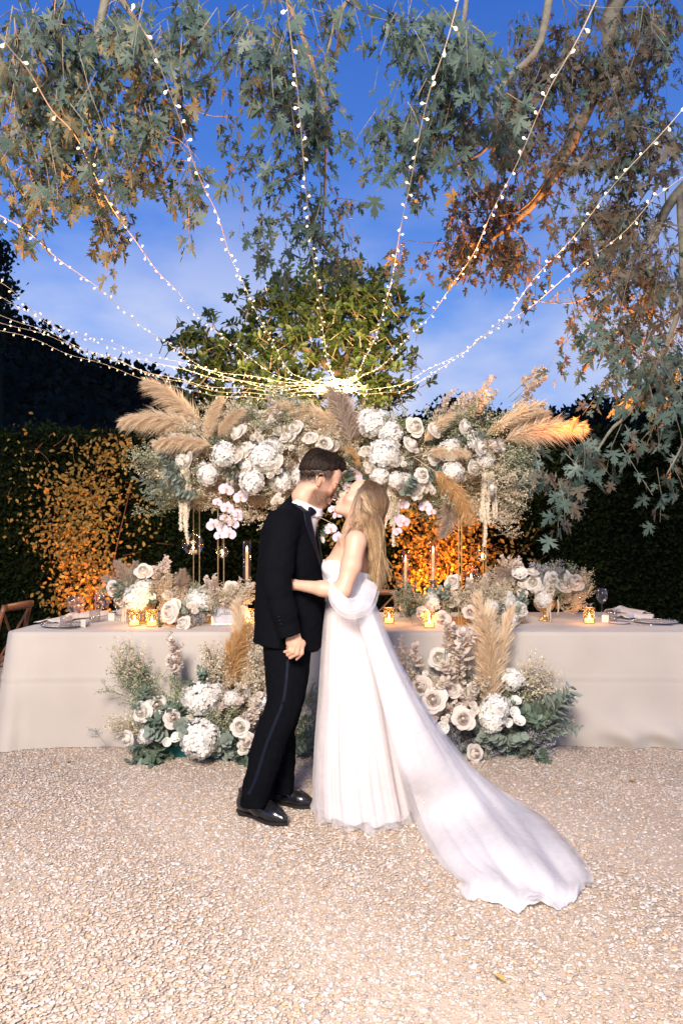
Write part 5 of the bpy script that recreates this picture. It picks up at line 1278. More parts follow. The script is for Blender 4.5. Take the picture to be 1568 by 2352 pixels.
# ================================================================ people, grown from distance fields
class Vol:
    """a signed distance grid shaped by blending limbs, ellipsoids and lofts, meshed by surface nets"""
    def __init__(s, lo, hi, h):
        s.lo = np.array(lo, dtype=float); s.h = h
        s.n = np.ceil((np.array(hi) - s.lo) / h).astype(int) + 1
        s.D = np.full(s.n, 1.0, dtype=np.float32)
        s.frame((0, 0, 0), np.eye(3), 1.)
    def frame(s, o, Rm, k=1.): s.o = np.array(o, dtype=float); s.R = np.array(Rm, dtype=float); s.k = k
    def w(s, p): return s.o + s.R @ (np.array(p, dtype=float) * s.k)
    def _do(s, fn, lo, hi, k, mode):
        a = np.maximum(0, np.floor((lo - s.lo) / s.h).astype(int)); c = np.minimum(s.n, np.ceil((hi - s.lo) / s.h).astype(int) + 1)
        if (c <= a).any(): return
        g = [s.lo[i] + s.h * np.arange(a[i], c[i]) for i in range(3)]
        P = np.stack(np.meshgrid(*g, indexing='ij'), -1)
        d = fn(P).astype(np.float32)
        sl = tuple(slice(a[i], c[i]) for i in range(3)); A = s.D[sl]
        if mode == 'u':
            if k > 0:
                h_ = np.clip(.5 + .5 * (A - d) / k, 0, 1); s.D[sl] = A + (d - A) * h_ - k * h_ * (1 - h_)
            else: s.D[sl] = np.minimum(A, d)
        elif mode == 's':
            d = -d
            if k > 0:
                h_ = np.clip(.5 - .5 * (A - d) / k, 0, 1); s.D[sl] = A + (d - A) * h_ + k * h_ * (1 - h_)
            else: s.D[sl] = np.maximum(A, d)
    def loc(s, P): return ((P - s.o) @ s.R) / s.k
    def ell(s, c, r, k=.01, rot=None, mode='u'):
        r = np.array([r] * 3 if np.isscalar(r) else r, dtype=float); c = np.array(c, dtype=float)
        rm = np.eye(3) if rot is None else np.array(Euler(rot).to_matrix())
        def fn(P):
            q = (s.loc(P) - c) @ rm
            k0 = np.linalg.norm(q / r, axis=-1); k1 = np.linalg.norm(q / (r * r), axis=-1)
            return k0 * (k0 - 1) / (k1 + 1e-9) * s.k
        W_ = s.w(c); e_ = r.max() * s.k + k + .012
        s._do(fn, W_ - e_, W_ + e_, k, mode)
    def cone(s, a, b, ra, rb, k=.01, mode='u', flat=None):
        a = np.array(a, dtype=float); b = np.array(b, dtype=float)
        def fn(P):
            q = s.loc(P); ba = b - a; t = np.clip(((q - a) @ ba) / (ba @ ba + 1e-12), 0, 1)
            d = q - a - t[..., None] * ba
            if flat is not None: d = d / np.array(flat)
            return (np.linalg.norm(d, axis=-1) - (ra + (rb - ra) * t)) * s.k
        A_, B_ = s.w(a), s.w(b); e_ = max(ra, rb) * (1.6 if flat is not None else 1) * s.k + k + .012
        s._do(fn, np.minimum(A_, B_) - e_, np.maximum(A_, B_) + e_, k, mode)
    def chain(s, pts, rad, k=.01, flat=None):
        for i in range(len(pts) - 1): s.cone(pts[i], pts[i + 1], rad[i], rad[i + 1], k, flat=flat)
    def loft(s, z, cx, cy, rx, ry, k=.01, wob=None, mode='u', p=2.):
        z = np.array(z); o_ = np.argsort(z); z = z[o_]
        cx, cy, rx, ry = [np.array(v, dtype=float)[o_] for v in (cx, cy, rx, ry)]
        # smooth the station curves
        zz = np.linspace(z[0], z[-1], 80)
        def sm(v):
            q = np.interp(zz, z, v); ker = np.ones(7) / 7; return np.convolve(np.pad(q, 3, mode='edge'), ker, 'valid')
        CX, CY, RX, RY = sm(cx), sm(cy), sm(rx), sm(ry)
        def fn(P):
            Z = P[..., 2]
            x = P[..., 0] - np.interp(Z, zz, CX); y = P[..., 1] - np.interp(Z, zz, CY)
            a_, b_ = np.interp(Z, zz, RX), np.interp(Z, zz, RY)
            if wob is not None:
                w_ = wob(np.arctan2(y, x), Z); a_ = a_ * w_; b_ = b_ * w_
            q = (np.abs(x / a_) ** p + np.abs(y / b_) ** p) ** (1 / p)
            d = (q - 1) * np.minimum(a_, b_)
            return np.maximum(d, np.maximum(zz[0] - Z, Z - zz[-1]))
        m_ = max(rx.max(), ry.max()) * 1.25 + k + .02
        s._do(fn, np.array([cx.min() - m_, cy.min() - m_, z[0] - k - .02]), np.array([cx.max() + m_, cy.max() + m_, z[-1] + k + .02]), k, mode)
    def cut(s, fn):
        """keep only where fn(P) <= 0"""
        g = [s.lo[i] + s.h * np.arange(s.n[i]) for i in range(3)]
        X = g[0][:, None, None]; Y = g[1][None, :, None]; Z = g[2][None, None, :]
        s.D = np.maximum(s.D, fn(X, Y, Z).astype(np.float32))
    def sample(s, P):
        q = (np.asarray(P, dtype=float) - s.lo) / s.h
        q = np.clip(q, 0, np.array(s.n) - 1.001); i = q.astype(int); f = q - i; out = 0
        for dx in (0, 1):
            for dy in (0, 1):
                for dz in (0, 1):
                    w_ = (f[..., 0] if dx else 1 - f[..., 0]) * (f[..., 1] if dy else 1 - f[..., 1]) * (f[..., 2] if dz else 1 - f[..., 2])
                    out = out + w_ * s.D[i[..., 0] + dx, i[..., 1] + dy, i[..., 2] + dz]
        return out
    def hit(s, P, d, off=.003, far=.5):
        """march points P along d till they stand off above the skin; NaN-free: the last point when it misses"""
        P = np.array(P, dtype=float); d = np.array(d, dtype=float); d = d / np.linalg.norm(d, axis=-1, keepdims=True)
        t = np.zeros(P.shape[:-1]); done = np.zeros(P.shape[:-1], bool)
        for _ in range(int(far / .002)):
            v = s.sample(P + d * t[..., None]); done |= v < off
            if done.all(): break
            t = np.where(done, t, t + .002)
        return P + d * t[..., None], done
    def mesh(s, smooth=1):
        D = s.D; S_ = D < 0
        n = S_.shape
        c = np.zeros(tuple(k - 1 for k in n), np.uint8)
        for dx in (0, 1):
            for dy in (0, 1):
                for dz in (0, 1):
                    c += S_[dx:n[0] - 1 + dx, dy:n[1] - 1 + dy, dz:n[2] - 1 + dz]
        act = np.argwhere((c > 0) & (c < 8)); idx = np.full(c.shape, -1, np.int32); idx[tuple(act.T)] = np.arange(len(act))
        cs = np.array([(x, y, z) for x in (0, 1) for y in (0, 1) for z in (0, 1)])
        val = np.stack([D[act[:, 0] + q[0], act[:, 1] + q[1], act[:, 2] + q[2]] for q in cs], 1)
        acc = np.zeros((len(act), 3)); cnt = np.zeros(len(act))
        for a in range(8):
            for b_ in range(a + 1, 8):
                if np.abs(cs[a] - cs[b_]).sum() != 1: continue
                va, vb = val[:, a], val[:, b_]; m = (va < 0) != (vb < 0)
                t = np.where(m, va / np.where(m, va - vb, 1), 0)
                acc += np.where(m[:, None], cs[a] + t[:, None] * (cs[b_] - cs[a]), 0); cnt += m
        V = s.lo + s.h * (act + acc / cnt[:, None])
        F = []
        for ax in range(3):
            o1, o2 = (ax + 1) % 3, (ax + 2) % 3
            sa = [slice(None)] * 3; sb = [slice(None)] * 3; sa[ax] = slice(0, n[ax] - 1); sb[ax] = slice(1, n[ax])
            A_, B_ = S_[tuple(sa)], S_[tuple(sb)]
            for up in (True, False):
                e = np.argwhere(A_ & ~B_ if up else ~A_ & B_)
                e = e[(e[:, o1] > 0) & (e[:, o2] > 0) & (e[:, o1] < n[o1] - 1) & (e[:, o2] < n[o2] - 1)]
                def cell(d1, d2):
                    q = e.copy(); q[:, o1] -= d1; q[:, o2] -= d2; return idx[tuple(q.T)]
                q = np.stack([cell(1, 1), cell(0, 1), cell(0, 0), cell(1, 0)], 1)
                F.append(q if up else q[:, ::-1])
        F = np.concatenate(F)
        for _ in range(smooth):
            acc = np.zeros_like(V); cnt = np.zeros(len(V))
            for i in range(4):
                for j in (1, 3):
                    np.add.at(acc, F[:, i], V[F[:, (i + j) % 4]]); np.add.at(cnt, F[:, i], 1)
            V = V * .5 + .5 * acc / np.maximum(cnt, 1)[:, None]
        return V, F
def vnormals(V, F):
    N = np.cross(V[F[:, 2]] - V[F[:, 0]], V[F[:, 3]] - V[F[:, 1]]); A = np.zeros_like(V)
    for i in range(4): np.add.at(A, F[:, i], N)
    return A / (np.linalg.norm(A, axis=1)[:, None] + 1e-12)
def sstep(a, b, x): t = np.clip((x - a) / (b - a), 0, 1); return t * t * (3 - 2 * t)
def vnoise(P, f, seed=0):
    """cheap smooth noise from sines"""
    r_ = np.random.default_rng(seed); out = 0
    for i in range(5):
        k = r_.normal(size=3) * f * (1 + .6 * i); out = out + np.sin(P @ k + r_.uniform(0, 6.28)) / (1 + .5 * i)
    return out / 3
def head(v, male, k=1.0):
    """head in its own frame: x to the face, z up, origin between the ears at eye height"""
    v.ell((-.012, 0, .035), (.098, .076, .088), .01)
    v.ell((.030, 0, -.030), (.060, .060, .082), .03)
    jw = .050 if male else .043
    for s_ in (-1, 1):
        v.cone((-.012, s_ * jw, -.058), (.064, s_ * .014, -.104), .021 if male else .019, .015, .025)
        v.ell((.056, s_ * .043, -.030), (.024, .020, .020), .02)                       # cheekbone
        v.cone((.080, s_ * .044, .014), (.088, s_ * .010, .017), .010 if male else .007, .010, .015)   # brow ridge
    v.ell((.072, 0, -.104), (.019, .022 if male else .017, .016), .018)
    v.ell((.060, 0, .050), (.036, .055, .045), .03)                                      # forehead
    v.cone((.086, 0, .010), (.108, 0, -.036), .008, .009, .012)                          # nose bridge
    v.ell((.112 if male else .108, 0, -.040), (.013, .011, .010) if male else (.011, .010, .009), .008)
    for s_ in (-1, 1):
        v.ell((.101, s_ * .012, -.043), (.010, .008, .008), .006)
        v.ell((.094, s_ * .033, -.002), (.012, .014, .011), .012, mode='s')              # socket
        v.ell((.076, s_ * .033, -.003), .0155, .004)                                     # closed lid over the eye
        v.cone((-.012, s_ * .072, .010), (-.004, s_ * .071, -.034), .012, .008, .006, flat=(1.25, .7, 1.1))   # ear
        ring = [(.004, .076, .012), (-.004, .081, .022), (-.016, .085, .022), (-.026, .087, .010), (-.027, .086, -.008), (-.020, .082, -.024), (-.008, .077, -.036), (.002, .074, -.034)]
        v.chain([(a_, s_ * b_, c_) for a_, b_, c_ in ring], [.0045, .005, .005, .005, .0045, .0045, .006, .0045], .003)     # helix and lobe
        v.ell((-.008, s_ * .084, -.004), (.011, .007, .017), .004, mode='s')
        v.ell((-.013, s_ * .078, -.002), (.005, .004, .012), .004)
        v.ell((.102, s_ * .007, -.052), (.006, .004, .003), .003, mode='s')              # nostril
    v.ell((.086, 0, -.068), (.016, .026, .014), .014)
    v.ell((.0985, 0, -.0685), (.008, .020, .0055), .005)
    v.ell((.0965, 0, -.0830), (.009, .018, .0065), .005)
    v.cone((.104, -.020, -.0755), (.104, .020, -.0755), .0028, .0028, .003, mode='s')
def mpx(x, y, Y): return np.array(at(x, y, Y))
M_skin_m = mat('skin_groom', (.5, .3, .2), rough=.5, spec=.35, vcol=True, sss=.12, bump=.08, bscale=400)
M_skin_f = mat('skin_bride', (.6, .4, .3), rough=.45, spec=.35, vcol=True, sss=.12, bump=.05, bscale=400)
M_hair_m = mat('dark_hair', (.005, .0035, .0028), (.024, .013, .008), rough=.6, spec=.12, attr=True)
M_hair_f = mat('blond_hair', (.5, .3, .2), rough=.5, spec=.3, vcol=True)
M_wool = mat('black_wool', (.0024, .0026, .0036), (.0045, .0048, .0065), rough=.9, spec=.03, scale=400, bump=.1, bscale=900)
M_satin = mat('navy_satin', (.003, .0045, .010), (.005, .007, .014), rough=.5, spec=.12, scale=200)
M_shirt = mat('white_shirt', (.74, .73, .74), (.70, .69, .70), rough=.7, scale=60)
M_leather = mat('black_leather', (.006, .006, .007), (.010, .010, .011), rough=.22, spec=.5, scale=30, coat=.25)
M_sole = mat('shoe_sole', (.010, .008, .007), rough=.6)
M_brow_m = mat('dark_brow', (.02, .012, .008), rough=.7)
M_brow_f = mat('brown_brow', (.13, .07, .04), rough=.7)
M_teeth = mat('teeth', (.78, .74, .68), rough=.3, spec=.5)
def tubes(me_name, mats, lines, parent, name, n=5, smooth=True):
    b = MB()
    for pts, rad in lines: b.tube(pts, rad, n)
    return b.build(name, mats, parent, smooth)

# ---------------------------------------------------------------- groom
yaw, pit = R(14), R(25)
fx = np.array([math.cos(yaw) * math.cos(pit), math.sin(yaw) * math.cos(pit), -math.sin(pit)])
ly = np.array([-math.sin(yaw), math.cos(yaw), 0]); uz = np.cross(fx, ly)
HR_m = np.stack([fx, ly, uz], 1)
ear = mpx(733, 1103, 3.235)
HO_m = ear - HR_m @ (np.array([-.010, -.078, -.012]) * .97)
GR = root('person', 'man in a black tuxedo and bow tie leaning in to kiss, hand at his side', 'person', (-.30, 3.27, 0))
v = Vol((-.56, 2.94, .02), (.06, 3.60, 1.80), .0040)
v.frame(HO_m, HR_m, .97); head(v, True)
v.cone((-.026, 0, -.050), (-.040, 0, -.115), .053, .054, .025)
v.frame((0, 0, 0), np.eye(3))
neckb = mpx(703, 1170, 3.31)
v.cone(HO_m + HR_m @ np.array([-.026, 0, -.07]), neckb, .053, .060, .02)
v.cone(neckb, mpx(676, 1232, 3.30), .062, .09, .03)
v.loft([.80, .95, 1.1, 1.25, 1.36, 1.42], [-.256, -.25, -.247, -.247, -.25, -.24], [3.30] * 6, [.10, .10, .105, .11, .10, .06], [.14, .13, .135, .15, .16, .12], .03)
sh, el, wr = mpx(653, 1216, 3.12), mpx(637, 1345, 3.035), mpx(673, 1452, 3.055)
v.chain([sh, el, wr], [.045, .036, .026], .02)
v.chain([mpx(695, 1205, 3.46), mpx(682, 1345, 3.50), mpx(735, 1420, 3.46)], [.045, .036, .026], .02)
hz = lambda zx, zy, Y: mpx((640 + zx / 15.68) * .98, (1460 + zy / 15.68) * .98, Y)
# right hand: palm, knuckles, four curled fingers and the thumb
v.cone(wr, hz(800, 760, 3.050), .026, .030, .01, flat=(1.15, .62, 1))
v.cone(hz(640, 700, 3.052), hz(1040, 760, 3.060), .022, .020, .012, flat=(1, .7, 1))
for kn, mid, tip, r0, Yk in (((655, 830), (600, 1010), (425, 1062), .0095, 3.040), ((800, 840), (725, 1065), (530, 1180), .0100, 3.036), ((935, 850), (885, 1130), (620, 1285), .0098, 3.038), ((1075, 840), (1060, 1110), (860, 1335), .0088, 3.046)):
    a_, m_, t_ = hz(*kn, Yk + .006), hz(*mid, Yk), hz(*tip, Yk + .016)
    v.cone(hz(760, 560, 3.05), a_, .013, r0 * 1.1, .006); v.cone(a_, m_, r0 * 1.08, r0, .0025); v.cone(m_, t_, r0, r0 * .78, .002)
v.chain([hz(640, 560, 3.062), hz(575, 760, 3.072), hz(540, 930, 3.078)], [.014, .0105, .008], .004)
# far hand
fw = mpx(735, 1420, 3.46)
v.cone(fw, fw + np.array([.03, -.01, -.07]), .026, .028, .01, flat=(1.1, .6, 1))
for i in range(4):
    a_ = fw + np.array([.012 + .016 * i, -.01, -.085]); v.chain([a_, a_ + np.array([.004, -.006, -.04]), a_ + np.array([.0, -.022, -.065])], [.009, .0085, .007], .003)
v.chain([fw + np.array([.0, -.01, -.03]), fw + np.array([-.015, -.03, -.06]), fw + np.array([-.01, -.04, -.085])], [.012, .010, .008], .004)
# legs inside the trousers
v.chain([np.array([-.27, 3.22, .86]), mpx(652, 1604, 3.20), mpx(588, 1838, 3.20)], [.075, .050, .034], .03)
v.chain([np.array([-.25, 3.38, .86]), mpx(664, 1620, 3.38), mpx(648, 1806, 3.38)], [.075, .050, .034], .03)
V, F = v.mesh(1)
q = ((V - HO_m) @ HR_m) / .97
sk = np.array([.50, .280, .182]); col = np.tile(sk, (len(V), 1)) * (1 + .05 * vnoise(V, 60, 1))[:, None]
col[:, 1:] *= (1 - .10 * np.exp(-((np.linalg.norm(q - np.array([.075, -.045, -.04]), axis=1)) / .03) ** 2))[:, None]   # ruddy cheek
inhead = (q[:, 2] > -.14) & (q[:, 2] < .2) & (np.abs(q[:, 0]) < .16) & (np.abs(q[:, 1]) < .12)
grain = .75 + .35 * vnoise(V, 900, 3)
x, y, z = q.T
ay = np.abs(y)
beard = sstep(-.035, -.060, z - .28 * (x - .02)) * sstep(-.030, -.005, x) * sstep(-.150, -.128, z - .3 * x)
side_ = sstep(.035, .022, np.abs(x - .026)) * sstep(-.08, -.05, z) * sstep(.05, .02, z) * sstep(.045, .06, ay) * .75
mous = sstep(.020, .010, np.abs(z + .058)) * sstep(.034, .026, ay) * sstep(.07, .085, x)
lipm = sstep(.013, .009, np.abs(z + .0755)) * sstep(.026, .018, ay) * sstep(.088, .094, x)
chk = sstep(.055, .075, x) * sstep(-.062, -.050, z) * sstep(.018, .03, ay)     # the cheek stays clear
be = np.clip(np.maximum(np.maximum(beard * (1 - chk), side_), mous * .9), 0, 1) * (1 - lipm) * inhead * np.clip(grain, .4, 1.05)
hl = .047 + .45 * x
fade = sstep(-.090, -.040, z - hl) * sstep(.050, .038, x) * (z < .11) * sstep(.035, .050, ay + .9 * np.clip(-x - .02, 0, 1)) * inhead
fade *= np.clip(.92 + .15 * vnoise(V, 1100, 5), .6, 1.05)
earm = (np.linalg.norm((q - np.array([-.008, 0, -.012])) * np.array([1, 0, .62]), axis=1) < .024) & (ay > .068)
fade[earm] = 0; be[earm] = 0
dark = np.array([.022, .014, .010])
mixv = np.clip(np.maximum(be * .86, fade * .95), 0, 1)[:, None]
col = col * (1 - mixv) + dark * mixv
col = np.where((lipm * inhead)[:, None] > .01, col * (1 - .6 * (lipm * inhead)[:, None]) + np.array([.40, .15, .11]) * .6 * (lipm * inhead)[:, None], col)
body = part(mesh_np('body', V - np.array(GR.location), F, M_skin_m, smooth=True, col=col), 'body', GR, local=True)
VB_m = v
# --- brows, closed lashes
def face_strip(vol, O, Rm, k, pts, rad, parent, m, nm, off=.0015):
    """a thin tuft laid on the face through local (y, z) points, found by looking in from the front"""
    P = np.array([O + Rm @ (np.array([.16, yy_, zz_]) * k) for yy_, zz_ in curve([(a_, b_, 0) for a_, b_ in pts], 10)[:, :2]])
    H_, ok = vol.hit(P, -Rm[:, 0], off, .14)
    b = MB(); b.tube(H_, rad, 5); return b.build(nm, m, parent, True)
for s_ in (-1, 1):
    face_strip(v, HO_m, HR_m, .97, [(s_ * .012, .015), (s_ * .032, .023), (s_ * .058, .014)], np.array([.003, .0035, .004, .0045, .0045, .0042, .004, .0035, .003, .002]), GR, M_brow_m, 'eyebrow')
    face_strip(v, HO_m, HR_m, .97, [(s_ * .020, -.009), (s_ * .033, -.0125), (s_ * .046, -.008)], .0018, GR, M_brow_m, 'eyelashes')
# --- hair: quiffed cap and loose strands
hv_ = Vol(HO_m - .22, HO_m + .22, .0036); hv_.frame(HO_m, HR_m, .97)
hv_.ell((-.014, 0, .040), (.106, .084, .092), .0)
hv_.ell((.020, 0, .096), (.084, .066, .046), .02)
hv_.ell((.064, 0, .108), (.044, .052, .027), .02, rot=(0, .15, 0))
hv_.ell((-.055, 0, .085), (.055, .066, .050), .02)
r_ = np.random.default_rng(17)
for i in range(34):       # tufts combed up and forward
    xl, yl = r_.uniform(-.07, .075), r_.uniform(-.048, .048)
    a_ = np.array([xl, yl, .118 - 4.5 * xl * xl * (xl < 0) - 6 * yl * yl + r_.uniform(-.006, .004)]); hv_.cone(a_, a_ + np.array([.026, r_.normal(0, .006), r_.uniform(.006, .020)]), .013, .005, .008)
g = [hv_.lo[i] + hv_.h * np.arange(hv_.n[i]) for i in range(3)]
PP = np.stack(np.meshgrid(*g, indexing='ij'), -1); Q = hv_.loc(PP)
xx_, yy_, zz_ = Q[..., 0], Q[..., 1], Q[..., 2]
wv = .003 * np.sin(xx_ * 130 + yy_ * 90) + .002 * np.sin(xx_ * 310 + 2)
line = np.where(xx_ > .055, np.maximum(.047 + .45 * xx_, .073 + .2 * (xx_ - .08) + 2.0 * yy_ * yy_ / .08), .024 + .45 * xx_) + wv
hv_.D = (hv_.D + .018 * (1 - sstep(-.006, .045, zz_ - line)) + .02 * (zz_ < line - .01)).astype(np.float32)
ridge = .0022 * np.sin(yy_ * 420 + 3 * np.sin(xx_ * 40)) + .0015 * np.sin(yy_ * 900 + xx_ * 60)
hv_.D = (hv_.D + ridge).astype(np.float32)
V, F = hv_.mesh(1)
hair = part(mesh_np('hair', V - np.array(GR.location), F, M_hair_m, smooth=True, rnd=.5 + .5 * vnoise(V, 300, 8)), 'hair', GR, local=True)
b = MB(); r_ = np.random.default_rng(3)
NS = 1700
y0 = r_.uniform(-.075, .075, NS)[:, None]; x0 = r_.uniform(-.115, .045, NS)[:, None]; L_ = r_.uniform(.025, .065, NS)[:, None] * r_.choice([1, 1, 1, -.6], NS)[:, None]; t_ = np.linspace(0, 1, 6)[None]
PL = np.stack([x0 + L_ * t_, y0 * (1 - .1 * t_) + .003 * np.sin(t_ * 5 + np.arange(NS)[:, None]), np.full((NS, 6), .2)], -1) * .97
H_, ok = hv_.hit(HO_m + PL @ HR_m.T, -HR_m[:, 2], .0012, .2)
H_ = H_ + HR_m[:, 2] * (np.linspace(0, 1, 6)[None] * .018 * r_.random((NS, 1)) ** 2)[..., None]
for i in range(NS):
    if ok[i].all(): b.tube(H_[i], [.0010, .0014, .0014, .0012, .0009, .0003], 3, cap=False, rnd=float(r_.random()))
# short hairs blending the cap into the clipped sides
NS = 1300
xl = r_.uniform(-.112, .048, NS); sg = r_.choice([-1, 1, -1], NS); bk = (xl < -.06) & (r_.random(NS) < .7)
PL = np.stack([xl, sg * .15, .024 + .45 * xl + r_.uniform(-.010, .020, NS)], 1)
PL[bk] = np.stack([np.full(NS, -.2), r_.uniform(-.07, .07, NS), -.026 + r_.uniform(-.010, .03, NS)], 1)[bk]
dr = np.where(bk[:, None], HR_m[:, 0][None], -HR_m[:, 1][None] * sg[:, None])
H_, ok = VB_m.hit(HO_m + (PL * .97) @ HR_m.T, dr, .003, .25)
for i in range(NS):
    if not ok[i]: continue
    dn = -HR_m[:, 2] * .9 - HR_m[:, 0] * .45 + r_.normal(0, .12, 3); L_ = r_.uniform(.005, .011)
    P = np.array([H_[i] + dn * L_ * q_ + dr[i] * (.0022 + .0012 * q_) for q_ in (0, .4, 1)])
    b.tube(P, [.0005, .0006, .0002], 3, cap=False, rnd=float(r_.random() * .6))
me = b.mesh('strands', M_hair_m, True, org=tuple(GR.location)); part(me, 'strands', hair, local=True)
# --- jacket
JW = lambda th, Z: 1 + .012 * np.sin(3 * th + 9 * Z) + .010 * np.sin(5 * th - 14 * Z)
ys = np.array([1180, 1212, 1275, 1350, 1400, 1455, 1495]); zs = CAMZ + (1258 - ys) * 3.3 / 1568
cxp = np.array([668, 663, 666, 666.5, 665, 662, 660]); hw = np.array([50, 63, 72, 77.5, 79, 79.5, 80])
jv = Vol((-.52, 2.92, .76), (.0, 3.60, 1.58), .0046)
TX, TXw = (cxp - 784) * 3.3 / 1568, hw * 3.3 / 1568
def jacket_core(vol, sh_=0.):
    vol.loft(zs, TX, [3.30] * 7, TXw - sh_, np.array([.165, .185, .185, .172, .178, .19, .195]) - sh_, .02, JW if sh_ == 0 else None, p=2.3)
    vol.cone(mpx(690, 1164, 3.32), mpx(650, 1207, 3.13), .058 - sh_, .066 - sh_, .04)
    vol.cone(mpx(694, 1164, 3.34), mpx(684, 1200, 3.48), .058 - sh_, .064 - sh_, .04)
    vol.cone(mpx(692, 1160, 3.32), mpx(672, 1200, 3.31), .066 - sh_, .10 - sh_, .04)
jacket_core(jv)
fdir = np.array([math.cos(R(18)), -math.sin(R(18)), 0]); rdir = np.array([-math.sin(R(18)), -math.cos(R(18)), 0]); tc = np.array([-.247, 3.30, 0])
def vhalf(Z): return np.interp(Z, [1.165, 1.20, 1.40, 1.50, 1.60], [0, .016, .062, .078, .085])
core = jv.D.copy()
g = [jv.lo[i] + jv.h * np.arange(jv.n[i]) for i in range(3)]
Xg, Yg, Zg = g[0][:, None, None], g[1][None, :, None], g[2][None, None, :]
uu = (Xg - tc[0]) * rdir[0] + (Yg - tc[1]) * rdir[1]; ff_ = (Xg - tc[0]) * fdir[0] + (Yg - tc[1]) * fdir[1]
vee = np.maximum(np.abs(uu) - vhalf(Zg), .02 - ff_)
jv.D = np.maximum(jv.D, -vee).astype(np.float32)                                          # open front
neck_ax = mpx(712, 1135, 3.29) - neckb; neck_ax /= np.linalg.norm(neck_ax)
jv.cone(neckb - neck_ax * .0, neckb + neck_ax * .15, .076, .072, .004, mode='s')          # neck hole
jv.cut(lambda X, Y, Z: (.822 - .14 * (X + .25) + .0 * Y) - Z)                            # hem, lower in front
jv.cut(lambda X, Y, Z: ((X + .115) / .035) * .03 - (Z - .80) * 1.0 + 0 * Y)             # rounded front corner
# sleeves
slw = lambda: None
jv.cone(mpx(651, 1212, 3.125), mpx(638, 1300, 3.055), .072, .066, .02)
jv.cone(mpx(638, 1300, 3.055), mpx(637, 1350, 3.035), .066, .060, .03)
jv.chain([mpx(637, 1345, 3.035), mpx(652, 1405, 3.035), mpx(669, 1475, 3.05)], [.060, .056, .051], .02)
jv.chain([mpx(688, 1205, 3.48), mpx(680, 1345, 3.50), mpx(728, 1412, 3.465)], [.068, .060, .05], .02)
sdir = mpx(668, 1462, 3.05) - mpx(637, 1345, 3.035); sdir /= np.linalg.norm(sdir)
cuff = mpx(669, 1459, 3.05); nrm = np.array([.25, 0, -1.]); nrm /= np.linalg.norm(nrm)
def cuffcut(X, Y, Z):
    d = (X - cuff[0]) * nrm[0] + (Z - cuff[2]) * nrm[2]; near = np.sqrt((X - cuff[0]) ** 2 + (Y - cuff[1]) ** 2) - .085
    return np.where((near < 0) & (Y < 3.125), d, -1.)
jv.cut(cuffcut)
V, F = jv.mesh(1)
V = V + vnormals(V, F) * (.0034 * vnoise(V, 24, 4) + .0014 * vnoise(V * np.array([1, 1, 1.3]), 44, 6))[:, None]
jacket = part(mesh_np('jacket', V - np.array(GR.location), F, M_wool, smooth=True), 'jacket', GR, local=True)
# shirt inside the open front, and the collar round the neck
sv = Vol((-.50, 3.0, 1.05), (.05, 3.65, 1.62), .0036)
jacket_core(sv, .014)
sv.cone(neckb, mpx(672, 1230, 3.30), .076, .09, .03)
sv.cut(lambda X, Y, Z: np.maximum((Z - 1.465 - .25 * (X + .2) * -1), 1.10 - Z) + 0 * Y)
sv.cut(lambda X, Y, Z: np.abs((X - tc[0]) * rdir[0] + (Y - tc[1]) * rdir[1]) - (vhalf(Z) + .02))
V, F = sv.mesh(1)
part(mesh_np('shirt', V - np.array(GR.location), F, M_shirt, smooth=True), 'shirt', GR, local=True)
# stand collar: a band tilted forward round the neck
ang = np.linspace(0, 2 * math.pi, 49)
c0 = neckb + neck_ax * .005; e1 = np.cross(neck_ax, [0, 1, 0]); e1 /= np.linalg.norm(e1); e2 = np.cross(neck_ax, e1)
if e1[0] < 0: e1, e2 = -e1, -e2
rows = []
for t_ in np.linspace(0, 1, 6):
    ring = []
    for a_ in ang[:-1]:
        r0 = .083 - .012 * t_; hgt = .058 * t_ * (1 - .38 * max(0, math.cos(a_))) - .016
        ring.append(c0 + neck_ax * hgt + e1 * math.cos(a_) * r0 + e2 * math.sin(a_) * r0)
    rows.append(ring)
b = MB(); b.grid(np.array(rows), wrap=True); o = b.build('collar', M_shirt, GR, True); sm = o.modifiers.new('t', 'SOLIDIFY'); sm.thickness = .004; sm.offset = 1
# lapels in satin
cj = Vol.__new__(Vol); cj.__dict__.update(jv.__dict__); cj.D = core
for s_ in (1, -1):
    rows = []
    for Z in np.linspace(1.520, 1.168, 34):
        t_ = (1.520 - Z) / (1.520 - 1.168)
        wl = np.interp(t_, [0, .12, .30, .55, 1], [.022, .040, .060, .058, .006])
        row = [tc + fdir * .30 + rdir * s_ * (vhalf(Z) - .003 + wl * f_) + np.array([0, 0, Z]) for f_ in np.linspace(0, 1, 9)]
        rows.append(row)
    rows = np.array(rows); H_, ok = cj.hit(rows, -fdir, .005, .45); H_ = H_[ok.all(1)]
    b = MB(); b.grid(H_); o = b.build('lapel', M_satin, GR, True); sm = o.modifiers.new('t', 'SOLIDIFY'); sm.thickness = .005; sm.offset = 1 if s_ < 0 else -1
# bow tie
bt = neckb + fdir * .085 + np.array([0, 0, -.004])
bt = mpx(721, 1176, 3.25)
b = MB()
for s_ in (-1, 1):
    P = []
    for u_ in np.linspace(0, 1, 7):
        w_ = .008 + .018 * u_ ** .7 - .004 * (u_ > .9); c_ = bt + rdir * s_ * .052 * u_ + fdir * (.006 - .012 * u_ * u_)
        P.append([c_ + np.array([0, 0, w_ * math.cos(a_)]) + fdir * .006 * math.sin(a_) for a_ in np.linspace(0, 2 * math.pi, 11)[:-1]])
    b.grid(np.array(P), wrap=True); b.f.append(list(range(b.n - 10, b.n))); b.m.append(0)
b.tube([bt - rdir * .008, bt + rdir * .008], .010, 8); b.build('bow_tie', M_satin, GR, True)
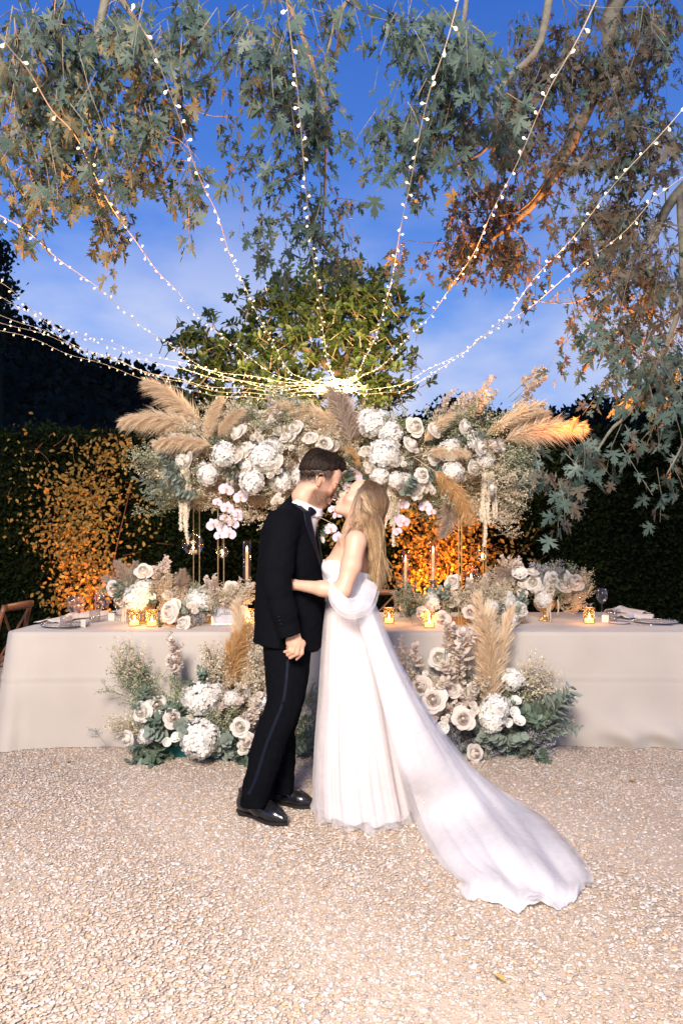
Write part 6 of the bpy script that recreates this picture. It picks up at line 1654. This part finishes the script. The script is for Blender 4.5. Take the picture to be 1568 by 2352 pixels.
# boutonniere on the far lapel
P0 = tc + fdir * .3 + rdir * -.062 + np.array([0, 0, 1.33]); H_, ok = cj.hit(P0[None], -fdir, .014, .45)
part(ME['lis'][0], 'boutonniere', GR, Vector(H_[0]), zrot(tuple(fdir + np.array([.1, -.2, .3])), .3), .022)
part(ME['rusc'][0], 'boutonniere_leaf', GR, Vector(H_[0]), zrot((.35, -.25, 1), .3), .07)
# cuff buttons
b = MB()
for x_, y_ in ((634, 1424), (636, 1433), (638, 1442)):
    P_, ok = jv.hit(mpx(x_, y_, 2.85)[None], (0, 1, 0), .002, .4); c_ = P_[0]; b = MB(); b.tube([c_ + np.array([0, .003, 0]), c_ - np.array([0, .003, 0])], .0055, 8); b.build('cuff_button', M_satin, GR, True)

# --- trousers
tv = Vol((-.56, 3.04, .02), (-.06, 3.54, .95), .0048)
zf = lambda ys_, Y: CAMZ + (1258 - np.array(ys_)) * Y / 1568
xf = lambda xs_, Y: (np.array(xs_) - 784) * Y / 1568
WB = lambda th, Z: 1 + .020 * np.sin(2 * th + 30 * Z) * np.exp(-((Z - .52) / .10) ** 2) + .035 * np.sin(3 * th + 55 * Z) * np.exp(-((Z - .12) / .10) ** 2) + .012 * np.sin(4 * th - 18 * Z)
ly_ = [1445, 1490, 1540, 1604, 1650, 1694, 1760, 1800, 1842]
tv.loft(zf(ly_, 3.22), xf([659, 657, 660, 656, 640, 622, 606, 592, 585], 3.22), [3.27, 3.25, 3.22, 3.20, 3.19, 3.19, 3.19, 3.19, 3.19], np.array([56, 55, 50, 41, 42, 40, 36, 34, 31]) * 3.22 / 1568, [.13, .12, .10, .085, .08, .075, .07, .068, .066], .02, WB, p=2.2)
ly2 = [1445, 1490, 1540, 1604, 1681, 1760, 1800, 1822]
tv.loft(zf(ly2, 3.36), xf([666, 668, 666, 664, 650, 649, 648, 648], 3.36), [3.34, 3.36, 3.38, 3.39, 3.39, 3.39, 3.39, 3.39], np.array([52, 48, 44, 36, 29, 28, 27, 26]) * 3.36 / 1568, [.12, .11, .10, .085, .078, .072, .068, .066], .02, WB, p=2.2)
V, F = tv.mesh(1)
V = V + vnormals(V, F) * (.0034 * vnoise(V * np.array([1, 1, .5]), 30, 14) + .0022 * vnoise(V, 60, 16))[:, None]
tro = part(mesh_np('trousers', V - np.array(GR.location), F, M_wool, smooth=True), 'trousers', GR, local=True)
c_ = curve([(663, 1500, 0), (658, 1560, 0), (652, 1604, 0), (640, 1640, 0), (627, 1672, 0), (608, 1722, 0), (594, 1768, 0), (584, 1798, 0), (570, 1826, 0)], 60)
rows = []
for i in range(60):
    t_ = c_[min(59, i + 1)] - c_[max(0, i - 1)]; n_ = np.array([-t_[1], t_[0]]); n_ /= np.linalg.norm(n_)
    rows.append([mpx(c_[i][0] + n_[0] * w_, c_[i][1] + n_[1] * w_, 2.96) * np.array([1, 1, 1]) for w_ in (-4.4, -1.5, 1.5, 4.4)])
rows = np.array(rows)
# from bearing to the trouser's own distance
cp = np.array([0, 0, CAMZ]); dirs = rows - cp; dirs /= np.linalg.norm(dirs, axis=-1)[..., None]
t_ = np.zeros(rows.shape[:2]); done = np.zeros(rows.shape[:2], bool)
for _ in range(200):
    done |= tv.sample(rows + dirs * t_[..., None]) < .003; t_ = np.where(done, t_, t_ + .002)
H_ = rows + dirs * t_[..., None]
b = MB(); b.grid(H_); o = b.build('side_stripe', M_satin, GR, True); sm = o.modifiers.new('t', 'SOLIDIFY'); sm.thickness = .003; sm.offset = -1
# --- shoes
def shoe(heel, toe, la):
    heel = np.array(heel); toe = np.array(toe); x_ = toe - heel; L_ = np.linalg.norm(x_); x_ /= L_; z_ = np.array([0, 0, 1.]); y_ = np.cross(z_, x_)
    Rm = np.stack([x_, y_, z_], 1)
    o_ = root_part = bpy.data.objects.new('shoe', None); COL.objects.link(o_); o_.parent = GR; o_.location = Vector(heel) - Vector(GR.location)
    k = L_ / .285
    sv_ = Vol(heel - .2 - .15 * 0, heel + x_ * L_ + .2, .0032); sv_.frame(heel, Rm, k)
    sv_.cone((.040, 0, .052), (.14, 0, .052), .036, .040, .02); sv_.cone((.14, 0, .050), (.215, .0, .036), .041, .036, .03); sv_.cone((.205, 0, .034), (.258, .003, .030), .036, .022, .03)
    sv_.cone((.050, 0, .06), (.060, 0, .13), .040, .046, .03); sv_.cone((.10, 0, .085), (.19, 0, .055), .028, .020, .02)
    sv_.cut(lambda X, Y, Z: (heel[2] + .016 * k) - Z + 0 * X + 0 * Y)
    sv_.cut(lambda X, Y, Z: Z - (heel[2] + .118 * k) + 0 * X + 0 * Y)
    V, F = sv_.mesh(1); part(mesh_np('upper', V - heel, F, M_leather, smooth=True), 'upper', o_, local=True)
    # sole: outline extruded, with a heel block
    out = [(.0, .0), (.004, .022), (.03, .034), (.08, .034), (.13, .038), (.18, .046), (.22, .043), (.26, .026), (.283, .0)]
    loop = out + [(a_, -b_) for a_, b_ in out[1:-1][::-1]]
    b = MB()
    def slab(lp, z0, z1):
        n = len(lp); P = [heel + Rm @ (np.array([a_, b_, z0]) * k) for a_, b_ in lp] + [heel + Rm @ (np.array([a_, b_, z1]) * k) for a_, b_ in lp]
        b.add(np.array(P) - heel, [list(range(n))[::-1], [n + i for i in range(n)]] + [[i, (i + 1) % n, n + (i + 1) % n, n + i] for i in range(n)])
    lp = [(p_[0], p_[1]) for p_ in curve([(a_, b_, 0) for a_, b_ in loop + [loop[0]]], 48)[:-1]]
    slab(lp, .012, .021); b.build('sole', M_sole, o_, local=True)
    b = MB(); slab([(.002 + .07 * (1 + math.cos(a_)) / 2, .031 * math.sin(a_)) for a_ in np.linspace(0, 2 * math.pi, 17)[:-1]], .0, .0125); b.build('heel', M_sole, o_, local=True)
    b = MB()
    for i in range(4):
        xl = .125 + .018 * i
        P = np.array([heel + Rm @ (np.array([xl + .004 * s_, .020 * s_, .16]) * k) for s_ in np.linspace(-1, 1, 7)])
        H_, ok = sv_.hit(P, (0, 0, -1), .001, .2); b.tube(H_ - heel, .0018, 4)
    tag(b.build('laces', M_sole, o_, True, local=True), kind='stuff')
shoe(gnd(549, 1868) + Vector((0, 0, .006)), gnd(660, 1904) + Vector((0, 0, .006)), 'near')
shoe(gnd(606, 1842) + Vector((0, 0, .006)), gnd(722, 1862) + Vector((0, 0, .006)), 'far')

# ---------------------------------------------------------------- bride
YB = 3.25
yaw, pit = R(176), R(41)
fx = np.array([math.cos(yaw) * math.cos(pit), math.sin(yaw) * math.cos(pit), math.sin(pit)])
ly = np.array([-math.sin(yaw), math.cos(yaw), 0]); uz = np.cross(fx, ly); HR_f = np.stack([fx, ly, uz], 1)
ear = mpx(828, 1160, 3.165); KF = .91
HO_f = ear - HR_f @ (np.array([-.010, .078, -.012]) * KF)
BR = root('person', 'woman in a white strapless gown with long train, head tipped back, arm round the man', 'person', (.06, 3.28, 0))
v = Vol((-.42, 2.94, .02), (.24, 3.58, 1.66), .0040)
v.frame(HO_f, HR_f, KF); head(v, False); v.frame((0, 0, 0), np.eye(3))
nb = mpx(815, 1232, 3.26)
v.cone(HO_f + HR_f @ np.array([-.022, 0, -.055]), nb, .049, .050, .02)
ns, fs = mpx(817, 1244, 3.095), mpx(812, 1240, 3.42)
v.cone(nb, ns, .040, .046, .03); v.cone(nb, fs, .040, .046, .03)
v.cone(mpx(815, 1218, 3.26), mpx(815, 1240, 3.17), .03, .035, .03)
ys = np.array([1238, 1262, 1290, 1320, 1350, 1390, 1440, 1500]); L_ = np.array([778, 763, 749, 747, 753, 758, 760, 768]); Rr = np.array([838, 850, 850, 848, 845, 842, 842, 838])
v.loft(CAMZ + (1258 - ys) * YB / 1568, ((L_ + Rr) / 2 - 784) * YB / 1568, [3.255] * 8, (Rr - L_) / 2 * YB / 1568, [.10, .135, .132, .118, .106, .098, .095, .08], .03)
for s_ in (-1, 1): v.ell(mpx(764, 1302, 3.255 + s_ * .065), (.048, .055, .05), .03)           # bust
v.cone(mpx(786, 1246, 3.16), mpx(786, 1240, 3.36), .012, .012, .02)                         # collar bones
el, wr = mpx(787, 1356, 3.03), mpx(676, 1343, 3.095)
v.chain([ns, mpx(806, 1300, 3.055), el], [.047, .045, .035], .02)
v.chain([el, mpx(740, 1352, 3.055), wr], [.036, .033, .0225], .02)
# near hand on his back
pm = mpx(652, 1341, 3.105); v.cone(wr, pm, .022, .027, .01, flat=(1, .55, 1.1))
for i, dz in enumerate((-.024, -.008, .008, .024)):
    a_ = pm + np.array([-.012, 0, dz]); v.chain([a_, a_ + np.array([-.035, .002, dz * .25]), a_ + np.array([-.062 + .006 * abs(i - 1.5), .010, dz * .4])], [.0085, .0078, .006], .003)
v.chain([wr + np.array([-.02, 0, .016]), pm + np.array([-.0, 0, .045]), pm + np.array([-.022, .004, .062])], [.011, .009, .007], .004)
fe = mpx(775, 1372, 3.46); fh = mpx(705, 1362, 3.50)
v.chain([fs, fe, fh], [.044, .034, .023], .02)
v.cone(fh, fh + np.array([-.06, .0, .0]), .022, .026, .01, flat=(1, .55, 1.1))
for i, dz in enumerate((-.024, -.008, .008, .024)):
    a_ = fh + np.array([-.07, 0, dz]); v.chain([a_, a_ + np.array([-.033, -.004, dz * .2]), a_ + np.array([-.056, -.012, dz * .3])], [.0085, .0078, .006], .003)
v.chain([fh + np.array([-.02, 0, .018]), fh + np.array([-.05, 0, .045])], [.011, .008], .004)
# hips and legs under the gown
for s_ in (-1, 1): v.chain([np.array([.05, 3.27 + s_ * .055, .80]), np.array([.06, 3.29 + s_ * .07, .45]), np.array([.07, 3.30 + s_ * .07, .08]), np.array([-.04, 3.29 + s_ * .07, .06])], [.06, .05, .035, .03], .03)
V, F = v.mesh(1); VB_f = v
q = ((V - HO_f) @ HR_f) / KF; x, y, z = q.T; ay = np.abs(y)
col = np.tile(np.array([.54, .315, .215]), (len(V), 1)) * (1 + .03 * vnoise(V, 40, 2))[:, None]
inhead = (z > -.14) & (z < .2) & (np.abs(x) < .16) & (ay < .12)
bl_ = np.exp(-((np.linalg.norm(q - np.array([.072, .046, -.038]), axis=1)) / .028) ** 2) * inhead
col[:, 1] *= 1 - .22 * bl_; col[:, 2] *= 1 - .20 * bl_
lipm = (sstep(.015, .010, np.abs(z + .0755)) * sstep(.027, .019, ay) * sstep(.088, .094, x) * inhead)[:, None]
col = col * (1 - .75 * lipm) + np.array([.50, .16, .14]) * .75 * lipm
lid = (np.exp(-(((z + .003) / .010) ** 2 + ((ay - .033) / .016) ** 2)) * (x > .07) * inhead)[:, None]
col = col * (1 - .25 * lid) + np.array([.34, .19, .13]) * .25 * lid
body = part(mesh_np('body', V - np.array(BR.location), F, M_skin_f, smooth=True, col=col), 'body', BR, local=True)
for s_ in (-1, 1):
    face_strip(v, HO_f, HR_f, KF, [(s_ * .013, .015), (s_ * .030, .022), (s_ * .050, .015)], np.array([.002, .0026, .003, .003, .003, .0028, .0025, .002, .0016, .001]), BR, M_brow_f, 'eyebrow')
    face_strip(v, HO_f, HR_f, KF, [(s_ * .018, -.007), (s_ * .033, -.0125), (s_ * .048, -.006)], .0022, BR, M_brow_m, 'eyelashes')
face_strip(v, HO_f, HR_f, KF, [(-.015, -.0755), (0, -.0772), (.015, -.0755)], .0032, BR, M_teeth, 'teeth', off=.0005)
# earring
b = MB(); c_ = mpx(818, 1178, 3.160); b.lathe([(.0001, -.006), (.004, -.004), (.0055, 0), (.004, .004), (.0001, .006)], 10, c=tuple(c_)); b.build('pearl_earring', mat('pearl', (.8, .77, .74), rough=.2, spec=.6), BR, True)
# --- hair
hv_ = Vol(HO_f + np.array([-.16, -.16, -.56]), HO_f + np.array([.22, .16, .18]), .004); hv_.frame(HO_f, HR_f, KF)
hv_.ell((-.018, 0, .040), (.106, .085, .094), .0)
hv_.ell((-.075, 0, .010), (.052, .068, .065), .03)
hv_.frame((0, 0, 0), np.eye(3))
hv_.chain([mpx(858, 1165, 3.25), mpx(862, 1215, 3.25), mpx(866, 1270, 3.26), mpx(867, 1320, 3.25), mpx(868, 1345, 3.25)], [.052, .036, .028, .024, .014], .03, flat=(.85, 1.7, 1))
hv_.chain([mpx(832, 1150, 3.175), mpx(838, 1190, 3.155), mpx(850, 1230, 3.16), mpx(858, 1280, 3.17), mpx(862, 1320, 3.18)], [.024, .022, .024, .020, .012], .03)
hv_.frame(HO_f, HR_f, KF)
g = [hv_.lo[i] + hv_.h * np.arange(hv_.n[i]) for i in range(3)]
PP = np.stack(np.meshgrid(*g, indexing='ij'), -1); Q = hv_.loc(PP); xx_, yy_, zz_ = Q[..., 0], Q[..., 1], Q[..., 2]
# hairline: the face and the ear stay free
facecut = np.maximum(xx_ - (.062 - .018 * (np.abs(yy_) / .08) ** 2 + .35 * np.maximum(0, zz_ - .04)), -1)
lowcut = np.where(xx_ > -.010, (.030 - zz_) - .0, -1)
inh = np.linalg.norm(Q - np.array([-.01, 0, .02]), axis=-1) < .135
hv_.D = np.where(inh, np.maximum(hv_.D, np.maximum(np.minimum(facecut, .02), lowcut * .8)), hv_.D).astype(np.float32)
hv_.D = (hv_.D + .0015 * np.sin(yy_ * 380 + 20 * xx_) * (np.abs(zz_) < .2)).astype(np.float32)
V, F = hv_.mesh(2)
def hair_col(P, r_, k=None):
    zz_ = P[:, 2]; t_ = np.clip((HO_f[2] + .06 - zz_) / .26, 0, 1)[:, None]
    root_c, mid_c, tip_c = np.array([.085, .047, .024]), np.array([.23, .135, .067]), np.array([.43, .28, .145])
    c = np.where(t_ < .5, root_c + (mid_c - root_c) * t_ * 2, mid_c + (tip_c - mid_c) * (t_ - .5) * 2)
    return c
r_ = np.random.default_rng(9)
hair = part(mesh_np('hair', V - np.array(BR.location), F, M_hair_f, smooth=True, col=hair_col(V, r_) * (.75 + .3 * vnoise(V * np.array([1, 3, .4]), 120, 9))[:, None]), 'hair', BR, local=True)
SV, SF, SCc, nn = [], [], [], 0
def ribbon(P, w, colr):
    global nn
    P = np.asarray(P); n = len(P); T = np.gradient(P, axis=0); T /= np.linalg.norm(T, axis=1)[:, None] + 1e-9
    s1 = np.cross(T, r_.normal(size=3)); s1 /= np.linalg.norm(s1, axis=1)[:, None] + 1e-9; s2 = np.cross(T, s1)
    w = np.full(n, w) * np.concatenate([[.6], np.ones(n - 3), [.7, .2]])
    SV.append(np.stack([P + s1 * w[:, None], P - s1 * w[:, None] * .5 + s2 * w[:, None] * .87, P - s1 * w[:, None] * .5 - s2 * w[:, None] * .87], 1).reshape(-1, 3))
    for i in range(n - 1):
        for j in range(3):
            a_ = nn + i * 3 + j; b_ = nn + i * 3 + (j + 1) % 3; SF.append((a_, b_, b_ + 3, a_ + 3))
    SCc.append(np.repeat(colr, 3, axis=0)); nn += 3 * n
knot = HO_f + HR_f @ (np.array([-.118, 0, .010]) * KF)
vi = V[((V - HO_f) @ HR_f)[:, 2] > -.10]
vi = vi[(vi[:, 1] < HO_f[1] + .05)]
P_ = vi[r_.integers(0, len(vi), 1500)] + r_.normal(0, .002, (1500, 3))
path = [P_.copy()]
ex = np.array([[.004, 0, 0], [0, .004, 0], [0, 0, .004]])
for st_ in range(13):
    to = knot + np.array([.0, -.02, -.02]) - P_; dk = np.linalg.norm(to, axis=1)[:, None]
    low = sstep(.02, -.05, P_[:, 2] - knot[2])[:, None]
    D_ = (to / dk) * (1 - low) * .9 + np.array([.10, 0, -1.]) * (.35 + low) + .10 * np.sin(st_ * .9 + P_[:, :1] * 90) * np.array([1, 0, 0])
    G_ = np.stack([hv_.sample(P_ + e_) - hv_.sample(P_ - e_) for e_ in ex], 1); G_ /= np.linalg.norm(G_, axis=1)[:, None] + 1e-9
    D_ -= G_ * (D_ * G_).sum(1)[:, None]; D_ /= np.linalg.norm(D_, axis=1)[:, None] + 1e-9
    P_ = P_ + D_ * .012
    P_ = P_ - G_ * np.clip(hv_.sample(P_) - .0018, -.006, .006)[:, None]
    path.append(P_.copy())
path = np.array(path)
for i in range(1500):
    L_ = r_.integers(7, 14); P = path[:L_, i]
    sh_ = r_.uniform(.55, 1.3) * (1.3 if r_.random() < .25 else 1)
    ribbon(P, .0010, hair_col(P, r_) * sh_)
for i in range(1100):      # the long fall down her back
    near = r_.random() < .45
    u = r_.normal(0, 1); y0 = r_.uniform(-.075, .075) if not near else -r_.uniform(.05, .085)
    st = HO_f + HR_f @ (np.array([r_.uniform(-.11, -.03), -y0 if near else y0, r_.uniform(-.01, .05)]) * KF) if not near else HO_f + HR_f @ (np.array([r_.uniform(-.10, .035), .080, r_.uniform(.0, .05)]) * KF)
    xe = r_.normal(868, 10); ye = 1368 - abs(r_.normal(0, 34)) - .9 * abs(xe - 868)
    Yk = lerp(3.16, 3.32, r_.random()) if not near else lerp(3.13, 3.22, r_.random())
    ph = (xe - 868) * .05 + (1.2 if near else 0) + r_.normal(0, .15)
    m1 = mpx(lerp(842, 876, np.clip((xe - 848) / 38, 0, 1)) + r_.normal(0, 2), 1205, Yk); m2 = mpx(lerp(852, 880, np.clip((xe - 848) / 38, 0, 1)) + 3 * math.sin(ph * 6), 1262, Yk)
    P = curve([st, m1, m2, mpx(xe, ye, Yk)], 14)
    P[:, 0] += .011 * np.sin(np.linspace(0, 9, 14) + ph * 2) * np.linspace(.1, 1, 14); P[:, 1] += .004 * np.cos(np.linspace(0, 6, 14) + ph * 2)
    sh_ = r_.uniform(.5, 1.3)
    ribbon(P, .0011, hair_col(P, r_) * sh_)
for i in range(90):      # the lighter lock drawn back over the ear to the clasp
    o_ = r_.normal(0, 1, 3) * np.array([.007, .0, .009])
    P = curve([mpx(826, 1128, 3.150), mpx(836, 1150, 3.13), mpx(847, 1170, 3.13), mpx(862, 1183, 3.15), mpx(875, 1188, 3.19)], 12) + o_ * np.linspace(1.3, .6, 12)[:, None]
    for _ in range(3):
        G_ = np.stack([hv_.sample(P + e_) - hv_.sample(P - e_) for e_ in ex], 1); G_ /= np.linalg.norm(G_, axis=1)[:, None] + 1e-9
        P = P - G_ * np.clip(hv_.sample(P) - .003 - .002 * (i % 3), -.012, .012)[:, None]
    ribbon(P, .0011, np.tile(np.array([.42, .29, .16]), (12, 1)) * r_.uniform(.5, 1.2))
for i in range(110):      # loose strands framing the face and neck
    st = HO_f + HR_f @ (np.array([r_.uniform(.025, .055), .074 + r_.uniform(0, .008), r_.uniform(.035, .075)]) * KF)
    e_ = mpx(r_.normal(816, 9), r_.uniform(1195, 1250), 3.12 + r_.uniform(0, .06)); m_ = mpx(r_.normal(819, 4), 1160, 3.135)
    P = curve([st, m_, mpx(r_.normal(822, 6), 1195, 3.13), e_], 12); P[:, 0] += .004 * np.sin(np.linspace(0, 6, 12) + i * .3)
    ribbon(P, .0012, np.clip(hair_col(P, r_) * r_.uniform(.9, 1.5) + .04, 0, 1))
for i in range(26):       # a thin lock before the throat
    P = curve([HO_f + HR_f @ (np.array([.05, .07, .05]) * KF), mpx(808 + r_.normal(0, 2), 1170, 3.12), mpx(797 + r_.normal(0, 3), 1205, 3.12), mpx(784 + r_.normal(0, 4), r_.uniform(1225, 1262), 3.13)], 12)
    ribbon(P, .0010, np.clip(hair_col(P, r_) * r_.uniform(1, 1.5) + .05, 0, 1))
me = mesh_np('strands', np.concatenate(SV) - np.array(BR.location), SF, M_hair_f, smooth=True, col=np.concatenate(SCc)); part(me, 'strands', hair, local=True)
# --- bodice
M_lin = mat('blush_satin', (.74, .605, .57), (.79, .69, .665), rough=.5, spec=.3, scale=5)
M_bod = mat('white_tulle_bodice', (.68, .655, .67), (.74, .72, .735), rough=.7, spec=.2, scale=60, bump=.25, bscale=260)
def tulle(name, c, fac):
    m = bpy.data.materials.new(name); m.use_nodes = True; t = m.node_tree; N = t.nodes; L = t.links; N.remove(N['Principled BSDF'])
    df = N.new('ShaderNodeBsdfDiffuse'); df.inputs[0].default_value = (*c, 1); tl = N.new('ShaderNodeBsdfTranslucent'); tl.inputs[0].default_value = (*c, 1)
    m1 = N.new('ShaderNodeMixShader'); m1.inputs[0].default_value = .35; L.new(df.outputs[0], m1.inputs[1]); L.new(tl.outputs[0], m1.inputs[2])
    tr = N.new('ShaderNodeBsdfTransparent'); m2 = N.new('ShaderNodeMixShader')
    co = N.new('ShaderNodeTexCoord'); nz_ = N.new('ShaderNodeTexNoise'); nz_.inputs['Scale'].default_value = 9; nz_.inputs['Detail'].default_value = 8
    L.new(co.outputs['Object'], nz_.inputs['Vector']); mr = N.new('ShaderNodeMapRange'); mr.inputs[1].default_value = .3; mr.inputs[2].default_value = .7
    mr.inputs[3].default_value = fac - .08; mr.inputs[4].default_value = fac + .08; L.new(nz_.outputs[0], mr.inputs[0]); L.new(mr.outputs[0], m2.inputs[0])
    L.new(tr.outputs[0], m2.inputs[1]); L.new(m1.outputs[0], m2.inputs[2]); L.new(m2.outputs[0], N['Material Output'].inputs[0])
    return m
M_tulle = tulle('tulle_net', (.83, .795, .79), .36); M_tulle_d = tulle('tulle_net_dense', (.86, .83, .82), .88); M_tulle_l = tulle('tulle_net_light', (.82, .80, .815), .34)
bv = Vol((-.18, 3.04, .98), (.24, 3.47, 1.30), .0036)
ys = np.array([1285, 1300, 1320, 1350, 1385, 1400]); L_ = np.array([743, 741, 741, 746, 749, 748]); Rr = np.array([853, 854, 853, 851, 849, 851])
bv.loft(CAMZ + (1258 - ys) * YB / 1568, ((L_ + Rr) / 2 - 784) * YB / 1568, [3.255] * 6, (Rr - L_) / 2 * YB / 1568 + .002, [.143, .143, .132, .122, .119, .12], .01, lambda th, Z: 1 + .006 * np.sin(26 * th + 12 * Z))
for s_ in (-1, 1): bv.ell(mpx(764, 1303, 3.255 + s_ * .062), (.052, .058, .050), .02)
ztop = lambda X: np.interp(X, [-.10, -.06, -.02, .08, .14], [CAMZ + (1258 - q_) * YB / 1568 for q_ in (1290, 1286, 1291, 1310, 1320)])
bv.cut(lambda X, Y, Z: Z - ztop(X) - .006 * np.cos((Y - 3.255) * 48) * (X < 0) + 0 * Y)
V, F = bv.mesh(1); part(mesh_np('bodice', V - np.array(BR.location), F, M_bod, smooth=True), 'bodice', BR, local=True)
# --- tulle swag over the elbow
def swag(mid, wid, off, m, seed, nf=21, amp=.0034):
    c = curve([mpx(*q_) for q_ in mid], 44); w_ = np.interp(np.linspace(0, 1, 44), np.linspace(0, 1, len(wid)), wid)
    T = np.gradient(c, axis=0); T /= np.linalg.norm(T, axis=1)[:, None]
    out = np.array([0, -1., .0]); S_ = np.cross(T, out); S_ /= np.linalg.norm(S_, axis=1)[:, None]
    rows = []
    for u_ in np.linspace(-1, 1, 30):
        rows.append(c + S_ * (w_ * u_)[:, None] + np.outer(np.cos(u_ * 1.3) * .020 * np.ones(44) + amp * np.sin(u_ * nf * 1.7 + np.linspace(0, 3, 44) + seed) + off, out))
    b = MB(); b.grid(np.array(rows)); return b.build('tulle_swag', m, BR, True)
swag([(757, 1330, 3.06), (772, 1368, 2.985), (800, 1392, 2.97), (835, 1378, 3.03), (853, 1335, 3.16)], [.010, .026, .034, .038, .034], .0, tulle('tulle_net_swag', (.82, .80, .815), .62), 1)
swag([(755, 1335, 3.07), (770, 1378, 3.0), (802, 1402, 2.985), (840, 1388, 3.04), (856, 1350, 3.17)], [.008, .027, .036, .038, .034], .010, M_tulle, 2)
# --- skirt
def skirt(rscale, amp, m, nm, seed, zlo=.010, zhi=1.035):
    zst = np.array([1.035, .92, .79, .58, .37, .17, .01]); cx_ = np.array([.031, .037, .046, .068, .086, .106, .128]); rx_ = np.array([.106, .125, .144, .178, .213, .242, .260]); ry_ = np.array([.120, .135, .155, .19, .225, .25, .265]); cy_ = np.array([3.255, 3.26, 3.27, 3.29, 3.31, 3.33, 3.34])
    th = np.linspace(0, 2 * math.pi, 361)[:-1]; rows = []
    for z in np.linspace(zhi, zlo, 64):
        t_ = 1 - z / 1.035; f_ = lambda v_: np.interp(z, zst[::-1], v_[::-1])
        A_ = amp * (.12 + .88 * t_ ** .8)
        drift = .22 * math.sin(2.2 * z + seed)
        r_ = 1 + A_ * (.45 * np.sin(13 * th + seed + drift * 3) + .35 * np.sin(21 * th + 2 * seed - drift * 4) + .25 * np.sin(34 * th + drift * 5 + 1) + .3 * np.sin(5 * th + seed))
        r_ = r_ * (rscale if t_ > .1 else lerp(1.0, rscale, t_ / .1))
        r_ = r_ * (1 - .09 * t_ * np.maximum(0, np.cos(th - .6)) ** 1.5)
        if t_ > .93: r_ = r_ * (1 + .35 * (t_ - .93) + .06 * (t_ - .93) / .07 * np.sin(17 * th + seed))
        rows.append(np.stack([f_(cx_) + f_(rx_) * r_ * np.cos(th), f_(cy_) + f_(ry_) * r_ * np.sin(th), np.full(360, z) + (.008 * np.sin(11 * th + seed) * (t_ > .95))], 1))
    b = MB(); b.grid(np.array(rows), wrap=True); return b.build(nm, m, BR, True)
skirt(.90, .055, M_lin, 'underskirt', 1.0, zlo=.03)
skirt(1.0, .075, M_tulle, 'tulle_skirt', 2.3)
skirt(.955, .070, M_tulle, 'tulle_skirt', 4.1, zlo=.02)
# --- train
def train(exp, lift, m, nm, seed, rough=1.):
    G = lambda x_, y_, h_=.012: np.array(gnd(x_, y_)) + np.array([0, 0, h_])
    G2 = lambda x_, y_, h_: mpx(x_, y_, (CAMZ - h_) * 1568 / (y_ - 1258))
    Lc = [mpx(806, 1390, 3.125), mpx(848, 1520, 3.04), mpx(886, 1650, 2.97), mpx(924, 1775, 2.96), G2(962, 1890, .05), G(1012, 1985), G(1068, 2042), G(1062, 2062)]
    Mc = [mpx(846, 1388, 3.12), mpx(898, 1515, 3.04), mpx(962, 1640, 2.98), mpx(1030, 1755, 3.03), G2(1092, 1860, .13), G2(1155, 1955, .085), G2(1210, 2042, .045), G(1215, 2098)]
    Rc = [mpx(851, 1386, 3.36), mpx(912, 1530, 3.40), mpx(985, 1655, 3.40), mpx(1085, 1772, 3.36), G(1212, 1872), G(1290, 1950), G(1345, 2030), G(1348, 2062)]
    ns_ = 90; nc = 120
    L2, M2, R2 = curve(Lc, ns_), curve(Mc, ns_), curve(Rc, ns_); rows = []
    for i in range(ns_):
        s_ = i / (ns_ - 1); c = np.linspace(-exp, 1 + exp, nc); cc = np.clip(c, 0, 1)
        ctrl = 2 * M2[i] - .5 * (L2[i] + R2[i])
        P = np.outer((1 - c) ** 2, L2[i]) + np.outer(2 * c * (1 - c), ctrl) + np.outer(c ** 2, R2[i])
        A_ = (.003 + .006 * s_) * rough
        wr_ = A_ * (np.sin(c * 15 + seed + 2.5 * np.sin(s_ * 4 + seed)) + .6 * np.sin(c * 29 + seed * 2 + 5 * s_) + .25 * np.sin(c * 61 - s_ * 9))
        if s_ > .55: wr_ = wr_ + max(0, s_ - .60) * .032 * rough * (np.sin(s_ * 24 + 6 * np.sin(3 * c + seed)) + .6 * np.sin(s_ * 17 - 9 * c + seed) + .5 * np.sin(c * 21 + 9 * s_))
        n_ = np.array([.35, -.75, .55]) + (np.array([.0, -.25, 1.]) - np.array([.35, -.75, .55])) * float(sstep(.35, .65, s_))
        P = P + np.outer(wr_ + lift, n_)
        if s_ > .9:
            P[:, 1] -= .035 * (s_ - .9) / .1 * (np.sin(c * 17 + seed) * .6 + .3 * np.sin(c * 37))
        P[:, 2] = np.maximum(P[:, 2], .010 + .006 * np.sin(c * 40 + s_ * 30 + seed) ** 2)
        rows.append(P)
    b = MB(); b.grid(np.array(rows)); return b.build(nm, m, BR, True)
train(-.03, .0, M_tulle_d, 'train', 1.0)
train(.02, .016, M_tulle, 'train_overlay', 1.0, 1.12)
train(.05, .030, M_tulle_l, 'train_edge', 1.0, 1.25)
